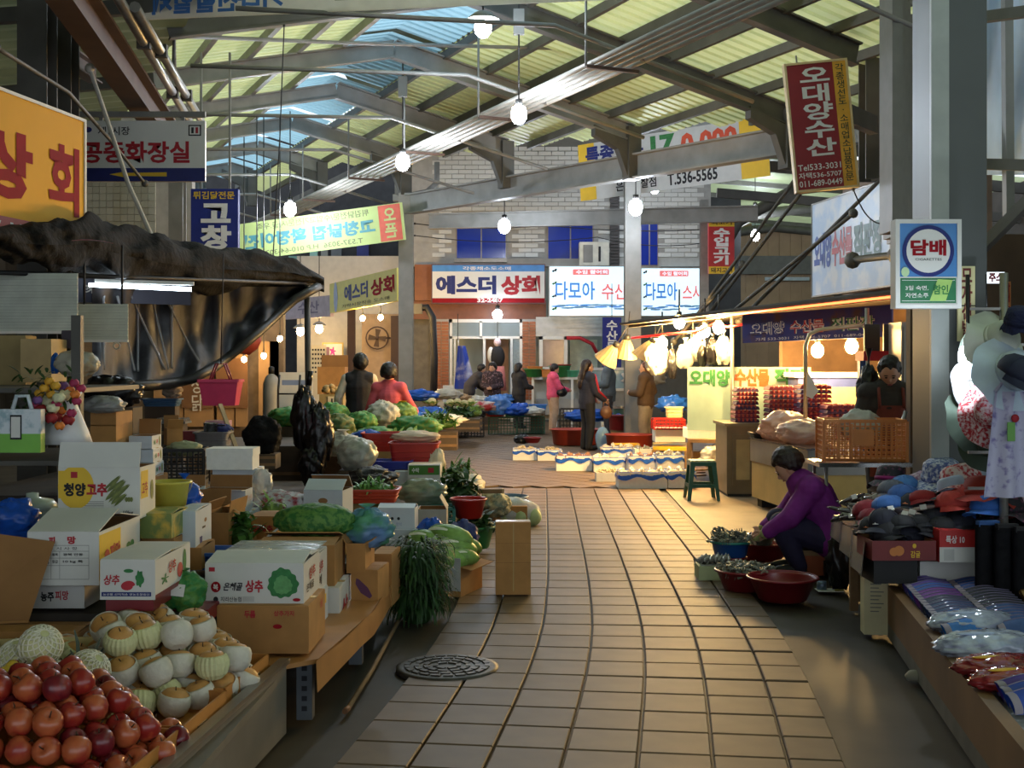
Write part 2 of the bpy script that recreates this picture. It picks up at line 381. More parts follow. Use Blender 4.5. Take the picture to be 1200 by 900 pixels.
column(44, 11.2, .27, 0, 5.4, 'dark steel column rising behind the yellow shop sign', DSTEEL)
column(74, 12, .24, 0, 5.4, 'second dark steel column beside the brown girder and toilet sign', DSTEEL)
column(208, 19, .22, 2.6, 5.4, 'grey steel post behind the toilet sign', STEEL)
# brown girder + pipes
g1 = T('steel_girder', 'brown primer I-beam girder above the toilet sign', 'girder', (0, 0, 0))
B().ibeam(W(60, -40, 9.2), W(196, 158, 15.2), .22, .36, .03).build('beam', BSTEEL, g1)
B().ibeam(W(70, 60, 12.4), W(112, 88, 14.6), .16, .2, .02).build('branch_beam', BSTEEL, g1)
for a, b_, lb in (((134, -10, 10.3), (222, 142, 15.6), 'fat galvanised pipe slung beside the brown girder'), ((158, 8, 10.8), (236, 142, 16), 'second galvanised pipe with an elbow beside the brown girder')):
    t = T('ceiling_pipe', lb, 'pipe'); B().tube([W(*a), W(*b_)], .05, 8).build('pipe', GALV, t)
    for f in (.3, .7): q = W(*a).lerp(W(*b_), f); B().cbx(q, (.13, .06, .13)).build('pipe_clamp', DSTEEL, t)
t = T('ceiling_pipe', 'thin bent water pipe below the first truss', 'pipe'); B().tube([W(204, 80, 15), W(204, 42, 15), W(400, 50, 17.5), W(770, 60, 19)], .03, 6).build('pipe', STEEL, t)

# ================================================================ WALLS and shop buildings
BRICK = mat('brown_brick_tile', (150, 88, 50), .45, var=.12, rnd=.18)
WTILE = mat('white_brick_tile', (206, 206, 200), .35, var=.05, rnd=.07)
BD = 33.
def bx_px(x0, x1, y0, y1, d, t=.1):  # box whose front face spans pixels at depth d
    a, b_ = W(x0, y1, d), W(x1, y0, d); return (a.x, b_.x, d, d + t, a.z, b_.z)
GROUT = mat('grey_grout', (168, 166, 160), .8, var=.1)
wbk = S('wall_shopfront', B().bx(*bx_px(478, 833, 180, 312, BD + .1, .3)), GROUT)
bm = B().bx(0, 1, 0, 1, 0, 1).mesh('wall_brick', WTILE)
cntb = 0; rest = B()
win = [(534, 594, 250, 304), (641, 696, 250, 312), (750, 772, 250, 312)]
bh, bw = .125, .36
for r in range(0, 26):
    z = W(0, 312, BD).z + r * bh
    for c in range(0, 24):
        x = W(506, 0, BD).x + c * bw + (bw / 2 if r % 2 else 0)
        px, py = CX + (x + bw / 2) * F / BD, CY - (z + bh / 2 - EYE) * F / BD
        if px > 822 or any(a - 6 < px < b_ + 6 and q0 - 3 < py < q1 + 2 for a, b_, q0, q1 in win) or 714 < px < 727: continue
        if py > 300: continue
        cntb += 1
        if cntb <= 290: link('wall_brick', bm, wbk, (x + .01, BD + .05, z + .01), None, (bw - .02, .06, bh - .02))
        else: rest.bx(x + .01, x + bw - .01, BD + .05, BD + .11, z + .01, z + bh - .01)
if rest.v: q = rest.build('upper_bricks', WTILE, wbk); q['kind'] = 'stuff'
DARKB = mat('dark_brick', (58, 52, 48), .5, var=.2)
for k in range(44): z = W(0, 312, BD).z + k * .085; B().bx(*bx_px(715, 726, 0, 1, BD, .1)[:4], z, z + .07).build('dark_brick', DARKB, wbk)
BLUEG = mat('deep_blue_window_film', (26, 52, 158), .15, var=.12, scale=.7)
WFR = mat('aluminium_frame', (150, 140, 126), .4, .3)
for n, (x0, x1, y0, y1) in enumerate(win):
    w = S(f'window_{n + 1}', B().bx(*bx_px(x0, x1, y0, y1, BD + .06, .05)), WFR)
    mid = (x0 + x1) / 2
    for a, b_ in ((x0 + 1.5, mid - .8), (mid + .8, x1 - 1.5)): B().bx(*bx_px(a, b_, y0 + 1.5, y1 - 1.5, BD + .03, .04)).build('pane', BLUEG, w)
    B().bx(*bx_px(x0 - 2, x1 + 2, y1, y1 + 3, BD - .05, .2)).build('window_sill', WFR, w)
# ground floor of the brick shop: lintel, piers, glazed door
lint = S('wall_lintel', B().bx(*bx_px(478, 640, 352, 374, BD + .1, .2)), mat('brown_fascia', (118, 66, 40), .5, var=.15))
B().bx(*bx_px(486, 507, 310, 352, BD - .1, .35)).build('brown_tile_corner', BRICK, lint)
bsm = B().bx(0, 1, 0, 1, 0, 1).mesh('pier_brick', BRICK)
for x0, x1, nm in ((508, 526, 'wall_pier_a'), (612, 628, 'wall_pier_b')):
    a = bx_px(x0, x1, 374, 494, BD, .3); p = S(nm, B().bx(a[0], a[1], BD + .03, BD + .3, 0, a[5]), GROUT)
    w = (a[1] - a[0]) / 2; z = .6; r = 0
    while z < a[5] - .06:
        for c in range(2): link('pier_brick', bsm, p, (a[0] + c * w + .008, BD, z), None, (w - .016, .05, .072))
        z += .085; r += 1
CREAM = mat('cream_plaster', (206, 206, 182), .7, var=.06, scale=1)
GLASS = mat('shop_glass', (170, 190, 196), .05, var=.04, alpha=.35, spec=.6)
shop = S('wall_interior', B().bx(*bx_px(526, 612, 372, 494, BD + 2.2, .1)), CREAM)
B().bx(-2.0, .6, BD + .3, BD + 2.3, 2.76, 2.86).build('shop_ceiling', CREAM, shop)
dr = S('door_1', B().bx(*bx_px(527, 613, 374, 378, BD + .05, .08)), WHITE)
for x0, x1, y0, y1 in ((527, 530, 374, 494), (609, 613, 374, 494), (562, 565, 376, 396), (527, 612, 394, 397), (532, 534, 397, 494), (566, 569, 397, 470), (598, 601, 397, 494)):
    B().bx(*bx_px(x0, x1, y0, y1, BD + .05, .08)).build('door_frame', WHITE, dr)
for x0, x1, y0, y1 in ((530, 562, 378, 394), (565, 609, 378, 394), (601, 609, 397, 480), (528, 532, 397, 440)):
    B().bx(*bx_px(x0, x1, y0, y1, BD + .09, .012)).build('pane', GLASS, dr)
B().bx(*bx_px(567, 596, 398, 470, BD + 1.9, .1)).build('brown_back_door', mat('tan_door', (166, 128, 98), .6), shop)
# fish shop next door: shutter box, window, counter
sh = S('wall_fish_shop', B().bx(*bx_px(628, 740, 300, 494, BD + 1.6, .1)), mat('pale_plaster', (170, 176, 166), .7, var=.08))
b = B()
for k in range(9): z = bx_px(628, 705, 392 - k * 2.4, 394 - k * 2.4, BD, .1); b.bx(z[0], z[1], BD + .02 * (k % 2), BD + .2, z[4], z[5] + .03)
b.build('roller_shutter', mat('shutter_grey', (176, 178, 176), .4, .3), sh)
w4 = S('window_4', B().bx(*bx_px(632, 665, 394, 398, BD, .08)), WHITE)
for x0, x1, y0, y1 in ((632, 636, 394, 440), (661, 665, 394, 440), (632, 665, 430, 433)): B().bx(*bx_px(x0, x1, y0, y1, BD, .08)).build('window_frame', WHITE, w4)
B().bx(*bx_px(636, 661, 398, 430, BD + .05, .02)).build('pane', mat('dusky_pane', (128, 108, 110), .2), w4)
B().bx(*bx_px(668, 700, 398, 460, BD + 1.2, .1)).build('lit_recess', mat('lit_cream', (216, 222, 196), .6), sh)
B().bx(*bx_px(740, 835, 352, 494, BD + 1.0, .2)).build('dim_back_panel', mat('dim_panel', (92, 92, 86), .7), sh)
B().tube([W(664, 396, BD - .05), W(680, 396, BD - .1), W(694, 403, BD - .1), W(702, 418, BD - .05)], .05, 6).build('red_hose', RED, sh)
# steel canopy ledge + air conditioner
led = tag(link('canopy_ledge', None, None), 'grey sheet-metal ledge running above the lit shop signs', 'ledge'); B().bx(*bx_px(594, 682, 303, 312, BD - .5, .5)).build('ledge_sheet', STEEL, led)
ac = T('air_conditioner', 'boxy white outdoor air conditioner below a blue window', 'air conditioner', W(696, 312, BD - .4))
B().bx(-.4, .38, -.3, .2, 0, .62).build('casing', mat('ac_cream', (214, 212, 196), .5), ac); B().bx(-.3, -.05, -.32, -.3, .08, .54).build('fan_grille', STEEL, ac); B().bx(.1, .16, -.32, -.3, .1, .5).build('vent_slot', INK, ac)
# ---- left shop row
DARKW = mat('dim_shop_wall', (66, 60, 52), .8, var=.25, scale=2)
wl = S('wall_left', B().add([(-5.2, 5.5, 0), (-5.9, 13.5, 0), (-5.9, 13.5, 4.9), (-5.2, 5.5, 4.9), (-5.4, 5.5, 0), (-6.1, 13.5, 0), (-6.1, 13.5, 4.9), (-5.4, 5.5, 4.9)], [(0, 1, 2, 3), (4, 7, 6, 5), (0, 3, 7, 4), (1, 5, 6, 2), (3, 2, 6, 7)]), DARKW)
LFD = 25.
TANW = mat('tan_timber_wall', (168, 128, 82), .65, var=.2, scale=2)
wf = S('wall_restaurant', B().bx(XD(60, LFD).x, XD(326, LFD).x, LFD + .6, LFD + .8, 0, 2.75), mat('restaurant_wall', (126, 104, 78), .7, var=.2))
for x0, x1 in ((180, 214), (216, 250), (254, 274), (276, 290), (303, 326), (316, 326)):
    B().bx(*bx_px(x0, x1, 400, 500, LFD + .3, .06)).build('timber_panel', TANW, wf)
for x0, x1, y0, y1 in ((213, 250, 418, 478), (253, 290, 420, 478)):
    B().bx(*bx_px(x0, x1, y0, y1, LFD + .25, .02)).build('brown_glass', mat('brown_glass', (128, 92, 62), .12, var=.1), wf)
text(wf, '고창닭', Matrix.Translation(W(231, 452, LFD + .24)) @ FR, 0, 0, .24, 1.05, mat('pale_letter', (214, 204, 184), .5), .01, vert=True)
S('wall_toilet', B().bx(*bx_px(70, 225, 205, 300, 20, .2)), GROUT)
wtl = bpy.data.objects['wall_toilet']; tl = B().bx(0, 1, 0, 1, 0, 1).mesh('wall_tile', mat('grey_white_tile', (172, 172, 160), .3, var=.08, rnd=.08))
for i in range(11):
    for j in range(9):
        p = W(92 + i * 8.2, 284 - j * 8.2, 19.93); link('wall_tile', tl, wtl, p, None, (.108, .05, .108))
# shop recess with white wall between brick corner and restaurant
wr = S('wall_recess', B().bx(*bx_px(348, 470, 300, 500, 35, .2)), mat('recess_white', (208, 200, 186), .6, var=.06))
B().bx(*bx_px(424, 470, 368, 470, 33.5, .1)).build('tan_wall_panel', mat('tan_wall', (176, 150, 122), .6, var=.1), wr)
B().bx(*bx_px(363, 405, 408, 434, 34.9, .05)).build('white_board', WHITE, wr)
for x0, x1, y0, y1 in ((458, 470, 370, 460), (407, 416, 355, 440)): B().bx(*bx_px(x0, x1, y0, y1, 33, .12)).build('dark_post', mat('dark_post', (62, 40, 36), .6), wr)
B().bx(*bx_px(478, 508, 352, 490, BD + .6, .1)).build('grey_entry', mat('grey_entry', (112, 108, 100), .6, var=.2), wr)
B().bx(*bx_px(478, 507, 180, 352, BD + .25, .1)).build('dark_corner', mat('dark_corner', (64, 62, 60), .7, var=.3, scale=8), wr)
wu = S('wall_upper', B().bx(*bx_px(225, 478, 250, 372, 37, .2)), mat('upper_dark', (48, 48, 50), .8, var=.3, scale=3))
for x0, x1, y0, y1, c in ((363, 372, 290, 316, (150, 190, 176)), (376, 384, 288, 322, (130, 130, 124)), (388, 400, 290, 324, (100, 104, 108)), (418, 432, 282, 314, (36, 44, 110)), (338, 350, 300, 316, (110, 150, 140))):
    B().bx(*bx_px(x0, x1, y0, y1, 36.8, .1)).build('hung_sheet', mat('sheet_%d_%d' % c[:2], c, .5), wu)
# ---- right side building
wrr = S('wall_right', B().add([(5.8, 15.5, 0), (5.8, 21.4, 0), (5.8, 21.4, 5.0), (5.8, 15.5, 5.0), (6.1, 15.5, 0), (6.1, 21.4, 0), (6.1, 21.4, 5.0), (6.1, 15.5, 5.0)], [(0, 1, 2, 3), (4, 7, 6, 5), (0, 3, 7, 4), (1, 5, 6, 2), (3, 2, 6, 7)]), mat('right_dim_wall', (112, 92, 72), .7, var=.25, scale=2))
wre = S('wall_market_end', B().bx(3.9, 9.5, 17.6, 17.8, 0, 2.4), mat('stall_back', (120, 92, 66), .7, var=.3, scale=3))
SIDING = mat('grey_siding', (116, 114, 108), .5, .2, var=.1)
for k in range(9):
    d = 12.0 + k * .5; p = Vector((3.74 + .19 * k, d, 0)); B().bx(p.x, p.x + .1, d, d + .42, 2.9, 5.6).build('siding_strip', SIDING, wrr)
TARP = mat('blue_grey_tarp', (190, 212, 236), .3, var=.2, scale=1.5, transl=.75)
tp = tag(B().grid(lambda u, v: W(1146 + 70 * u, -30 + 235 * v, 9.2 + .4 * u + .12 * math.sin(9 * u + 5 * v)), 10, 14).build('tarpaulin', TARP), 'pale blue plastic tarpaulin lit from behind, beside the square column', 'tarpaulin')
fr = T('steel_frame_awning', 'grey steel awning frame crossing in front of the blue tarpaulin', 'frame')
for a, b_ in (((1140, 22, 8.6), (1215, 12, 8.2)), ((1140, 192, 8.6), (1215, 194, 8.2)), ((1145, 296, 8.5), (1215, 225, 8.1)), ((1180, -20, 8.9), (1182, 260, 8.9))): B().bar(W(*a), W(*b_), .06, .075).build('frame_bar', STEEL, fr)
dkp = S('wall_hat_shop', B().bx(4.3, 4.4, 4.2, 9.6, 0, 3.2), mat('hat_shop_back', (92, 72, 54), .8, var=.3, scale=3))
B().bx(3.1, 4.4, 9.5, 9.6, 0, 2.6).build('back_return', mat('hat_shop_back', (0, 0, 0)), dkp)

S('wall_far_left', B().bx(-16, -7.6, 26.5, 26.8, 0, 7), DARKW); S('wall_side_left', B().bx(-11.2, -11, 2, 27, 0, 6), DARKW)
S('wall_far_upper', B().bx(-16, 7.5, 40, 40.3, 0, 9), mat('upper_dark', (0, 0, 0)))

S('wall_side_right', B().bx(12.4, 12.6, 13, 48, 0, 6), DARKW); S('wall_side_left_near', B().bx(-11.2, -11, -9, 2, 0, 6), DARKW)

for k in range(4): B().bx(-3.4 + 3.2 * k, -.3 + 3.2 * k, 19.5, 36, 7.45, 7.5).build('link_roof_sheet', RROOF, ceiling)
# ================================================================ SIGNS
class Sign: pass
def sign(name, label, cat, x0, y0, x1, y1, d0, d1=None, m=None, thick=.07, roll=0., frame=None, ext=0.):
    """board whose left edge spans pixels (x0, y0..y1) at depth d0 and whose other end is at pixel x1, depth d1"""
    d1 = d1 or d0; a, b_ = W(x0, y1, d0), XD(x1, d1); zt = W(x0, y0, d0).z
    s = Sign(); v = Vector((b_.x - a.x, b_.y - a.y)); s.w, s.h, s.t = v.length, zt - a.z, thick
    s.o = T(name, label, cat, ((a.x + b_.x) / 2, (a.y + b_.y) / 2, a.z + s.h / 2), math.atan2(v.y, v.x))
    if roll: s.o.rotation_euler = (0, -roll, s.o.rotation_euler.z)
    B().bx(-s.w / 2, s.w / 2, -thick / 2, thick / 2, -s.h / 2, s.h / 2).build('panel', m, s.o)
    if frame:
        f = .025
        for q in ((-s.w / 2 - f, -s.w / 2, -s.h / 2 - f, s.h / 2 + f), (s.w / 2, s.w / 2 + f, -s.h / 2 - f, s.h / 2 + f), (-s.w / 2, s.w / 2, s.h / 2, s.h / 2 + f), (-s.w / 2, s.w / 2, -s.h / 2 - f, -s.h / 2)):
            B().bx(q[0], q[1], -thick / 2 - .012, thick / 2, q[2], q[3]).build('frame', frame, s.o)
    s.M = Matrix.Translation((0, -thick / 2, 0)) @ FR
    return s
def st(s, t, fx0, fx1, fy0, fy1, m, bold=.02, z=.006, **k):
    return text(s.o, t, s.M, ((fx0 + fx1) / 2 - .5) * s.w, (.5 - (fy0 + fy1) / 2) * s.h, (fx1 - fx0) * s.w, (fy1 - fy0) * s.h, m, bold, z=z, **k)
def sp(s, fx0, fx1, fy0, fy1, m, z=.003): return panel(s.o, s.M, (fx0 - .5) * s.w, (fx1 - .5) * s.w, (.5 - fy1) * s.h, (.5 - fy0) * s.h, m, z)
YSIGN = mat('yellow_sign_face', (236, 176, 50), .65, var=.05, scale=2, spec=.2)
WSIGN = mat('white_sign_face', (226, 226, 220), .4, var=.04, scale=2)
CRIM = mat('crimson_letter', (150, 26, 36), .7, spec=.15); WLET = mat('white_letter', (236, 234, 230), .5, var=.03)
s = sign('shop_sign', 'large yellow shop sign with dark red letters above the black net awning', 'sign', -46, 91, 93, 278, 8.6, 10.2, YSIGN, .08, frame=WHITE)
st(s, '상', .1, .52, .24, .7, CRIM, .05); st(s, '회', .66, .95, .22, .72, CRIM, .03); sp(s, 0, 1, .82, 1, mat('salmon_strip', (196, 92, 82), .5)); st(s, '537-1130', .02, .62, .85, .98, WLET, .03)
s = sign('toilet_sign', 'white and blue public toilet sign with yellow arrow', 'sign', 92, 142, 241, 213, 13, None, WSIGN, .05)
B().bar((-s.w / 2, 0, s.h / 2 + .07), (s.w / 2, 0, s.h / 2 + .07), .05, .06).build('hanging_bar', STEEL, s.o)
for q in (-.32, .32): B().bx(q * s.w - .02, q * s.w + .02, -.01, .01, s.h / 2, s.h / 2 + .06).build('bracket', STEEL, s.o)
sp(s, 0, 1, .78, 1, mat('toilet_blue', (30, 40, 110), .5)); st(s, '공중화장실', .03, .88, .34, .7, RED, .03); st(s, '제1시장', .16, .41, .1, .24, INK, .01)
b = B(); b.add([s.M @ Vector(p) for p in ((-.25 * s.w, -.385 * s.h, .006), (-.14 * s.w, -.34 * s.h, .006), (-.14 * s.w, -.36 * s.h, .006), (.2 * s.w, -.35 * s.h, .006), (.2 * s.w, -.42 * s.h, .006), (-.14 * s.w, -.41 * s.h, .006), (-.14 * s.w, -.43 * s.h, .006))], [(0, 6, 5, 4, 3, 2, 1)]); b.build('arrow', YEL, s.o)
disc(s.o, s.M, -.42 * s.w, .35 * s.h, .045, .03, NAVY, .006); disc(s.o, s.M, -.43 * s.w, .38 * s.h, .03, .03, RED, .007, 10, fn=lambda t: .6 + .4 * math.cos(10 * PI * t)); sp(s, .87, .97, .07, .25, INK); sp(s, .88, .96, .09, .23, WSIGN, .005); sp(s, .893, .912, .11, .21, INK, .007); sp(s, .927, .946, .11, .21, RED, .007)
s = sign('vertical_sign', 'blue vertical restaurant sign with big white letters behind the net awning', 'sign', 225, 222, 280, 322, 17, None, mat('sign_blue', (40, 52, 130), .4), .12, frame=None)
st(s, '튀김닭전문', .05, .93, .03, .12, YEL, .02); st(s, '고창닭', .2, .86, .17, 1.0, WLET, .05, vert=True)
LB = mat('lime_banner', (206, 224, 150), .6, var=.06, scale=2, transl=.25)
s = sign('cloth_banner', 'pale green cloth banner with see-through reversed letters and red end block', 'banner', 279, 258, 474, 301, 25.9, 25.2, LB, .02)
s.o.rotation_euler = (0, -.105, s.o.rotation_euler.z); s.o.location.z += .1
BRED = mat('banner_red', (214, 104, 84), .6); BB = mat('banner_blue', (84, 150, 160), .6); BG = mat('banner_grey', (120, 130, 90), .6)
sp(s, .855, .985, .02, .98, BRED); st(s, '오픈', .885, .955, .1, .9, LB, .03, mirror=True, vert=True)
st(s, '고창닭집 확장이전', .04, .83, .32, .72, BB, .04, mirror=True); st(s, '튀김닭전문/수입고기전문/사골.우족', .12, .8, .06, .24, BG, .01, mirror=True); st(s, 'T.537-3036  H.P 010-64-3036 식', .08, .75, .78, .95, BG, .01, mirror=True)
s = sign('cloth_banner', 'long grey-white banner tied across the trusses with reversed blue shoe-shop letters', 'banner', 156, -36, 712, 24, 13.2, 12.45, mat('grey_banner', (222, 220, 210), .6, var=.06, transl=.45), .02)
BBL = mat('banner_blue2', (70, 120, 190), .6)
st(s, '기타신발일체', .043, .33, .5, .92, BBL, .04, mirror=True); st(s, '운동화전문점', .44, .78, .45, .8, BG, .03, mirror=True)
s = sign('cloth_banner', 'white banner with yellow ends hung behind the grey carrying beam', 'banner', 679, 158, 901, 224, 26.5, 24.5, mat('white_banner', (216, 218, 216), .6, var=.05, transl=.2), .02)
s.o.rotation_euler = (0, -.06, s.o.rotation_euler.z); s.o.location.z -= .1
for q in ((0, .09), (.86, 1)): sp(s, q[0], q[1], 0, 1, YEL)
st(s, '특종한우', .04, .36, .06, .36, NAVY, .04); st(s, '17', .4, .53, .05, .4, GREENINK, .05); st(s, '0 000', .56, .85, .08, .45, mat('orange_letter', (206, 80, 50), .6), .05); st(s, 'T.536-5565', .48, .74, .72, .94, INK, .03); st(s, '은행낙찰점', .2, .42, .74, .92, INK, .02)
s = sign('vertical_sign', 'tilted red and yellow fish shop sign hanging from the dark stub column', 'sign', 927, 75, 996, 221, 14, None, mat('sign_maroon', (150, 34, 40), .4, var=.06), .1, roll=.098, frame=mat('cream_edge', (224, 200, 150), .5))
sp(s, .78, 1, 0, 1, mat('sign_orange', (236, 176, 56), .4)); st(s, '오대양수산', .2, .72, .03, .74, WLET, .028, vert=True); st(s, '각종생선도·소매업소납품전문', .82, .96, .02, .96, mat('dark_green_letter', (40, 60, 40), .5), .01, vert=True)
for k, (t, a) in enumerate((('Tel533-3031', .8), ('자택536-5707', .865), ('011-689-0449', .93))): st(s, t, .03, .76, a, a + .05, WLET, .01)
B().tube([(-.2, 0, s.h / 2), (-.2, 0, s.h / 2 + .12)], .01, 6).build('hook', STEEL, s.o); B().bar((s.w / 2, 0, .1), (s.w / 2 + .55, .9, .1), .1, .22).build('arm', DSTEEL, s.o)
s = sign('shop_sign', 'white signboard with blue and red letters above the brick shop doorway', 'sign', 507, 311, 638, 355, 32.6, None, WSIGN, .25, frame=mat('sign_edge', (96, 60, 60), .5))
sp(s, 0, 1, 0, .17, mat('sky_strip', (70, 140, 210), .5)); sp(s, 0, 1, .88, 1, CRIM); st(s, '각종채소도소매', .27, .7, .04, .14, WLET, .02); st(s, '에스더', .03, .57, .28, .78, NAVY, .05); st(s, '상회', .61, .96, .28, .8, RED, .05); st(s, '32-2487', .4, .63, .88, .99, WLET, .03)
s.b = B(); n = 24; s.b.add([s.M @ Vector((-.5 * s.w + s.w * i / n, -.38 * s.h - (.02 if i % 2 else .0) * s.h, .004)) for i in range(n + 1)] + [s.M @ Vector((s.w * (.5 - i / n), -.41 * s.h, .004)) for i in range(n + 1)], [tuple(range(2 * n + 2))]); s.b.build('wavy_edge', CRIM, s.o)
LITE = mat('lightbox_face', (206, 232, 244), .4, emit=1.0, var=.05); LB2 = mat('lightbox_blue', (60, 130, 210), .4, emit=.5); LR2 = mat('lightbox_red', (235, 120, 120), .4, emit=.5); LW = mat('lightbox_wave', (90, 140, 180), .4, emit=.35)
for n, (x0, x1, lb, t) in enumerate(((644, 740, 'glowing sea-blue lightbox sign over the fish shop shutter', '수산'), (751, 827, 'glowing sea-blue lightbox sign on the far side of the grey column', '스사'))):
    s = sign('lightbox_sign', lb, 'sign', x0, 313 + 2 * n, x1, 370, 32.2 + .5 * n, None, LITE, .3, frame=GALV)
    st(s, '다모아', .07, .55, .3, .68, LB2, .02); st(s, t, .63, .94, .34, .68, LR2, .02); sp(s, .28, .72, .05, .17, LR2); st(s, '수입 활어회', .32, .7, .07, .15, LITE, .02)
    for k in range(15):
        u = .1 + .058 * k; disc(s.o, s.M, (u - .5) * s.w, (-.28 - .1 * random.random()) * s.h, .09 * s.w, .018 * s.h, LW if k % 3 else LB2, .004 + .0002 * k, 8)
    for k in range(4): disc(s.o, s.M, -.44 * s.w, (.42 - .26 * k) * s.h, .04 * s.w, .06 * s.h, INK if k % 2 == 0 else LEAF, .005, 9, fn=lambda t: .6 + .4 * math.sin(14 * t))
s = sign('vertical_sign', 'small red and yellow imported meat sign on a slim pole', 'sign', 830, 256, 860, 321, 29, None, mat('sign_red2', (186, 42, 44), .4), .12)
sp(s, 0, 1, 0, .15, YEL); sp(s, 0, 1, .87, 1, YEL); st(s, '쇠고기', .1, .9, .03, .12, INK, .02); st(s, '수입고기', .18, .82, .18, .84, WLET, .05, vert=True); st(s, '돼지고기', .08, .92, .89, .98, INK, .02)
s = sign('shop_sign', 'faded pale blue seafood signboard seen edge-on above the fish stall canopy', 'sign', 956, 241, 1050, 347, 21, 17.9, mat('faded_blue_sign', (176, 196, 216), .4, rgb2=(206, 212, 216), scale=3, mid=.5), .12, frame=GALV)
s.fb = mat('faded_blue_letter', (70, 96, 160), .5); s.fr = mat('faded_red_letter', (176, 84, 92), .5); s.fg = mat('faded_green_letter', (86, 120, 116), .5)
st(s, '오대양', .03, .27, .33, .72, s.fb, .05); st(s, '수산물', .28, .54, .33, .72, s.fr, .05); st(s, '직판장', .56, .9, .33, .72, s.fg, .05)
s2 = sign('shop_sign', 'faded seafood sign panel with blue brush strokes next to the square column', 'sign', 1054, 188, 1084, 320, 16.6, 14.4, mat('faded_blue_sign', (0, 0, 0)), .1)
for k in range(3): st(s2, '수', .1, .9, .15 + .28 * k, .38 + .28 * k, s.fb, .02)
s = sign('stall_banner', 'dark blue seafood stall banner with outlined letters under the light rope', 'banner', 871, 367, 1046, 400, 15.2, 13.4, mat('banner_navy', (54, 58, 116), .5, rgb2=(84, 64, 66), scale=5, mid=.6), .03)
s.o.rotation_euler.y = -.02
OUT = mat('cream_letter', (232, 226, 210), .5)
st(s, '오대양', .06, .31, .3, .76, OUT, .05); st(s, '오대양', .06, .31, .3, .76, NAVY, .0, z=.012); st(s, '수산물', .35, .58, .3, .76, OUT, .05); st(s, '수산물', .35, .58, .3, .76, RED, .0, z=.012); st(s, '직판장', .63, .9, .3, .76, OUT, .05); st(s, '직판장', .63, .9, .3, .76, GREENINK, .0, z=.012)
st(s, '가게 533-3031  자택 536-5707  011-689-0449', .1, .88, .84, .95, s2 and OUT, .0)
s = sign('stall_banner', 'bleached sea-green banner with orange letters below the warm bulbs', 'banner', 806, 430, 950, 504, 16.3, 15.4, mat('sea_green_banner', (170, 196, 180), .5, var=.12, scale=3), .03)
st(s, '오대양', .02, .36, .04, .3, GREENINK, .045); st(s, '수산물', .4, .68, .02, .3, mat('orange_red_letter', (220, 96, 50), .5), .045); st(s, '직판', .72, .97, .02, .28, GREENINK, .045)
s = sign('tobacco_sign', 'square blue cigarette sign with white disc and green ad strip on the column', 'sign', 1051, 263, 1118, 357, 7.35, None, mat('sign_cyan', (62, 128, 190), .35), .09, frame=WHITE)
disc(s.o, s.M, 0, .16 * s.h, .45 * s.w, .45 * s.w, NAVY, .004, 36); disc(s.o, s.M, 0, .16 * s.h, .38 * s.w, .38 * s.w, WSIGN, .006, 36); st(s, '담배', .19, .81, .2, .4, CRIM, .04, z=.009); st(s, 'CIGARETTES', .27, .73, .43, .46, INK, .0, z=.009)
sp(s, 0, 1, .66, 1, WSIGN); sp(s, .015, .985, .675, .985, mat('ad_green', (36, 112, 70), .4), .005); sp(s, .04, .96, .7, .706, WLET, .008); sp(s, .04, .96, .955, .961, WLET, .008); st(s, '3일 숙면,', .1, .5, .77, .83, WLET, .01, z=.008); st(s, '자연소주', .1, .5, .86, .92, WLET, .01, z=.008)
b = B(); b.add([s.M @ Vector((x * s.w, y * s.h, .009)) for x, y in ((.02, -.46), (.3, -.46), (.42, -.2), (.16, -.19))], [(0, 1, 2, 3)]); b.build('bottle_picture', mat('bottle_lime', (168, 206, 110), .4), s.o); st(s, '참인', .58, .84, .76, .88, GREENINK, .03, z=.012)
disc(s.o, s.M, -.4 * s.w, -.1 * s.h, .025, .03, mat('pale_green_blob', (190, 220, 170), .4), .006, 10)
s = sign('vertical_sign', 'cream vertical hat and shoe sign with dark red letters on the square column', 'sign', 1122, 312, 1142, 400, 7.5, None, mat('cream_sign', (222, 214, 160), .4), .02)
st(s, '모자신발', .18, .82, .03, .95, mat('brown_letter', (110, 40, 34), .5), .03, vert=True); sp(s, 0, 1, .52, .535, INK, .008)
s = sign('vertical_sign', 'narrow orange strip sign hanging among the clothes pegs', 'sign', 1175, 330, 1184, 382, 8.6, None, mat('orange_sign', (206, 128, 70), .5), .02); st(s, '담배소주', .15, .85, .04, .9, CRIM, .03, vert=True)
s = sign('lightbox_sign', 'small white lit sign with red letters deep inside the hat shop', 'sign', 1155, 319, 1176, 332, 9.2, None, mat('small_lit', (226, 236, 244), .4, emit=1.5), .04); st(s, '주스', .1, .9, .1, .9, RED, .05)
s = sign('shop_sign', 'yellow corner signboard with blue and maroon letters left of the grey column'.replace(' left of', ' meeting'), 'sign', 389, 330, 468, 364, 31.2, 27.5, mat('mustard_sign', (206, 192, 84), .45, var=.06), .12)
s.o.rotation_euler.y = -.03
st(s, '에스더', .24, .6, .18, .72, NAVY, .04); st(s, '상회', .64, .97, .18, .72, CRIM, .04); st(s, '가락시장직송 도소매 536-1234'[:10], .2, .9, .8, .92, INK, 0); disc(s.o, s.M, -.4 * s.w, 0, .14, .4, mat('pale_blue_print', (150, 160, 190), .5), .005, 9)
s = sign('shop_sign', 'faded mauve signboard under the end of the net awning', 'sign', 328, 352, 389, 375, 34, 31.4, mat('mauve_sign', (150, 132, 140), .5, var=.15), .1); st(s, '수산', .4, .8, .2, .8, mat('mauve_dark', (90, 70, 96), .5), .02)
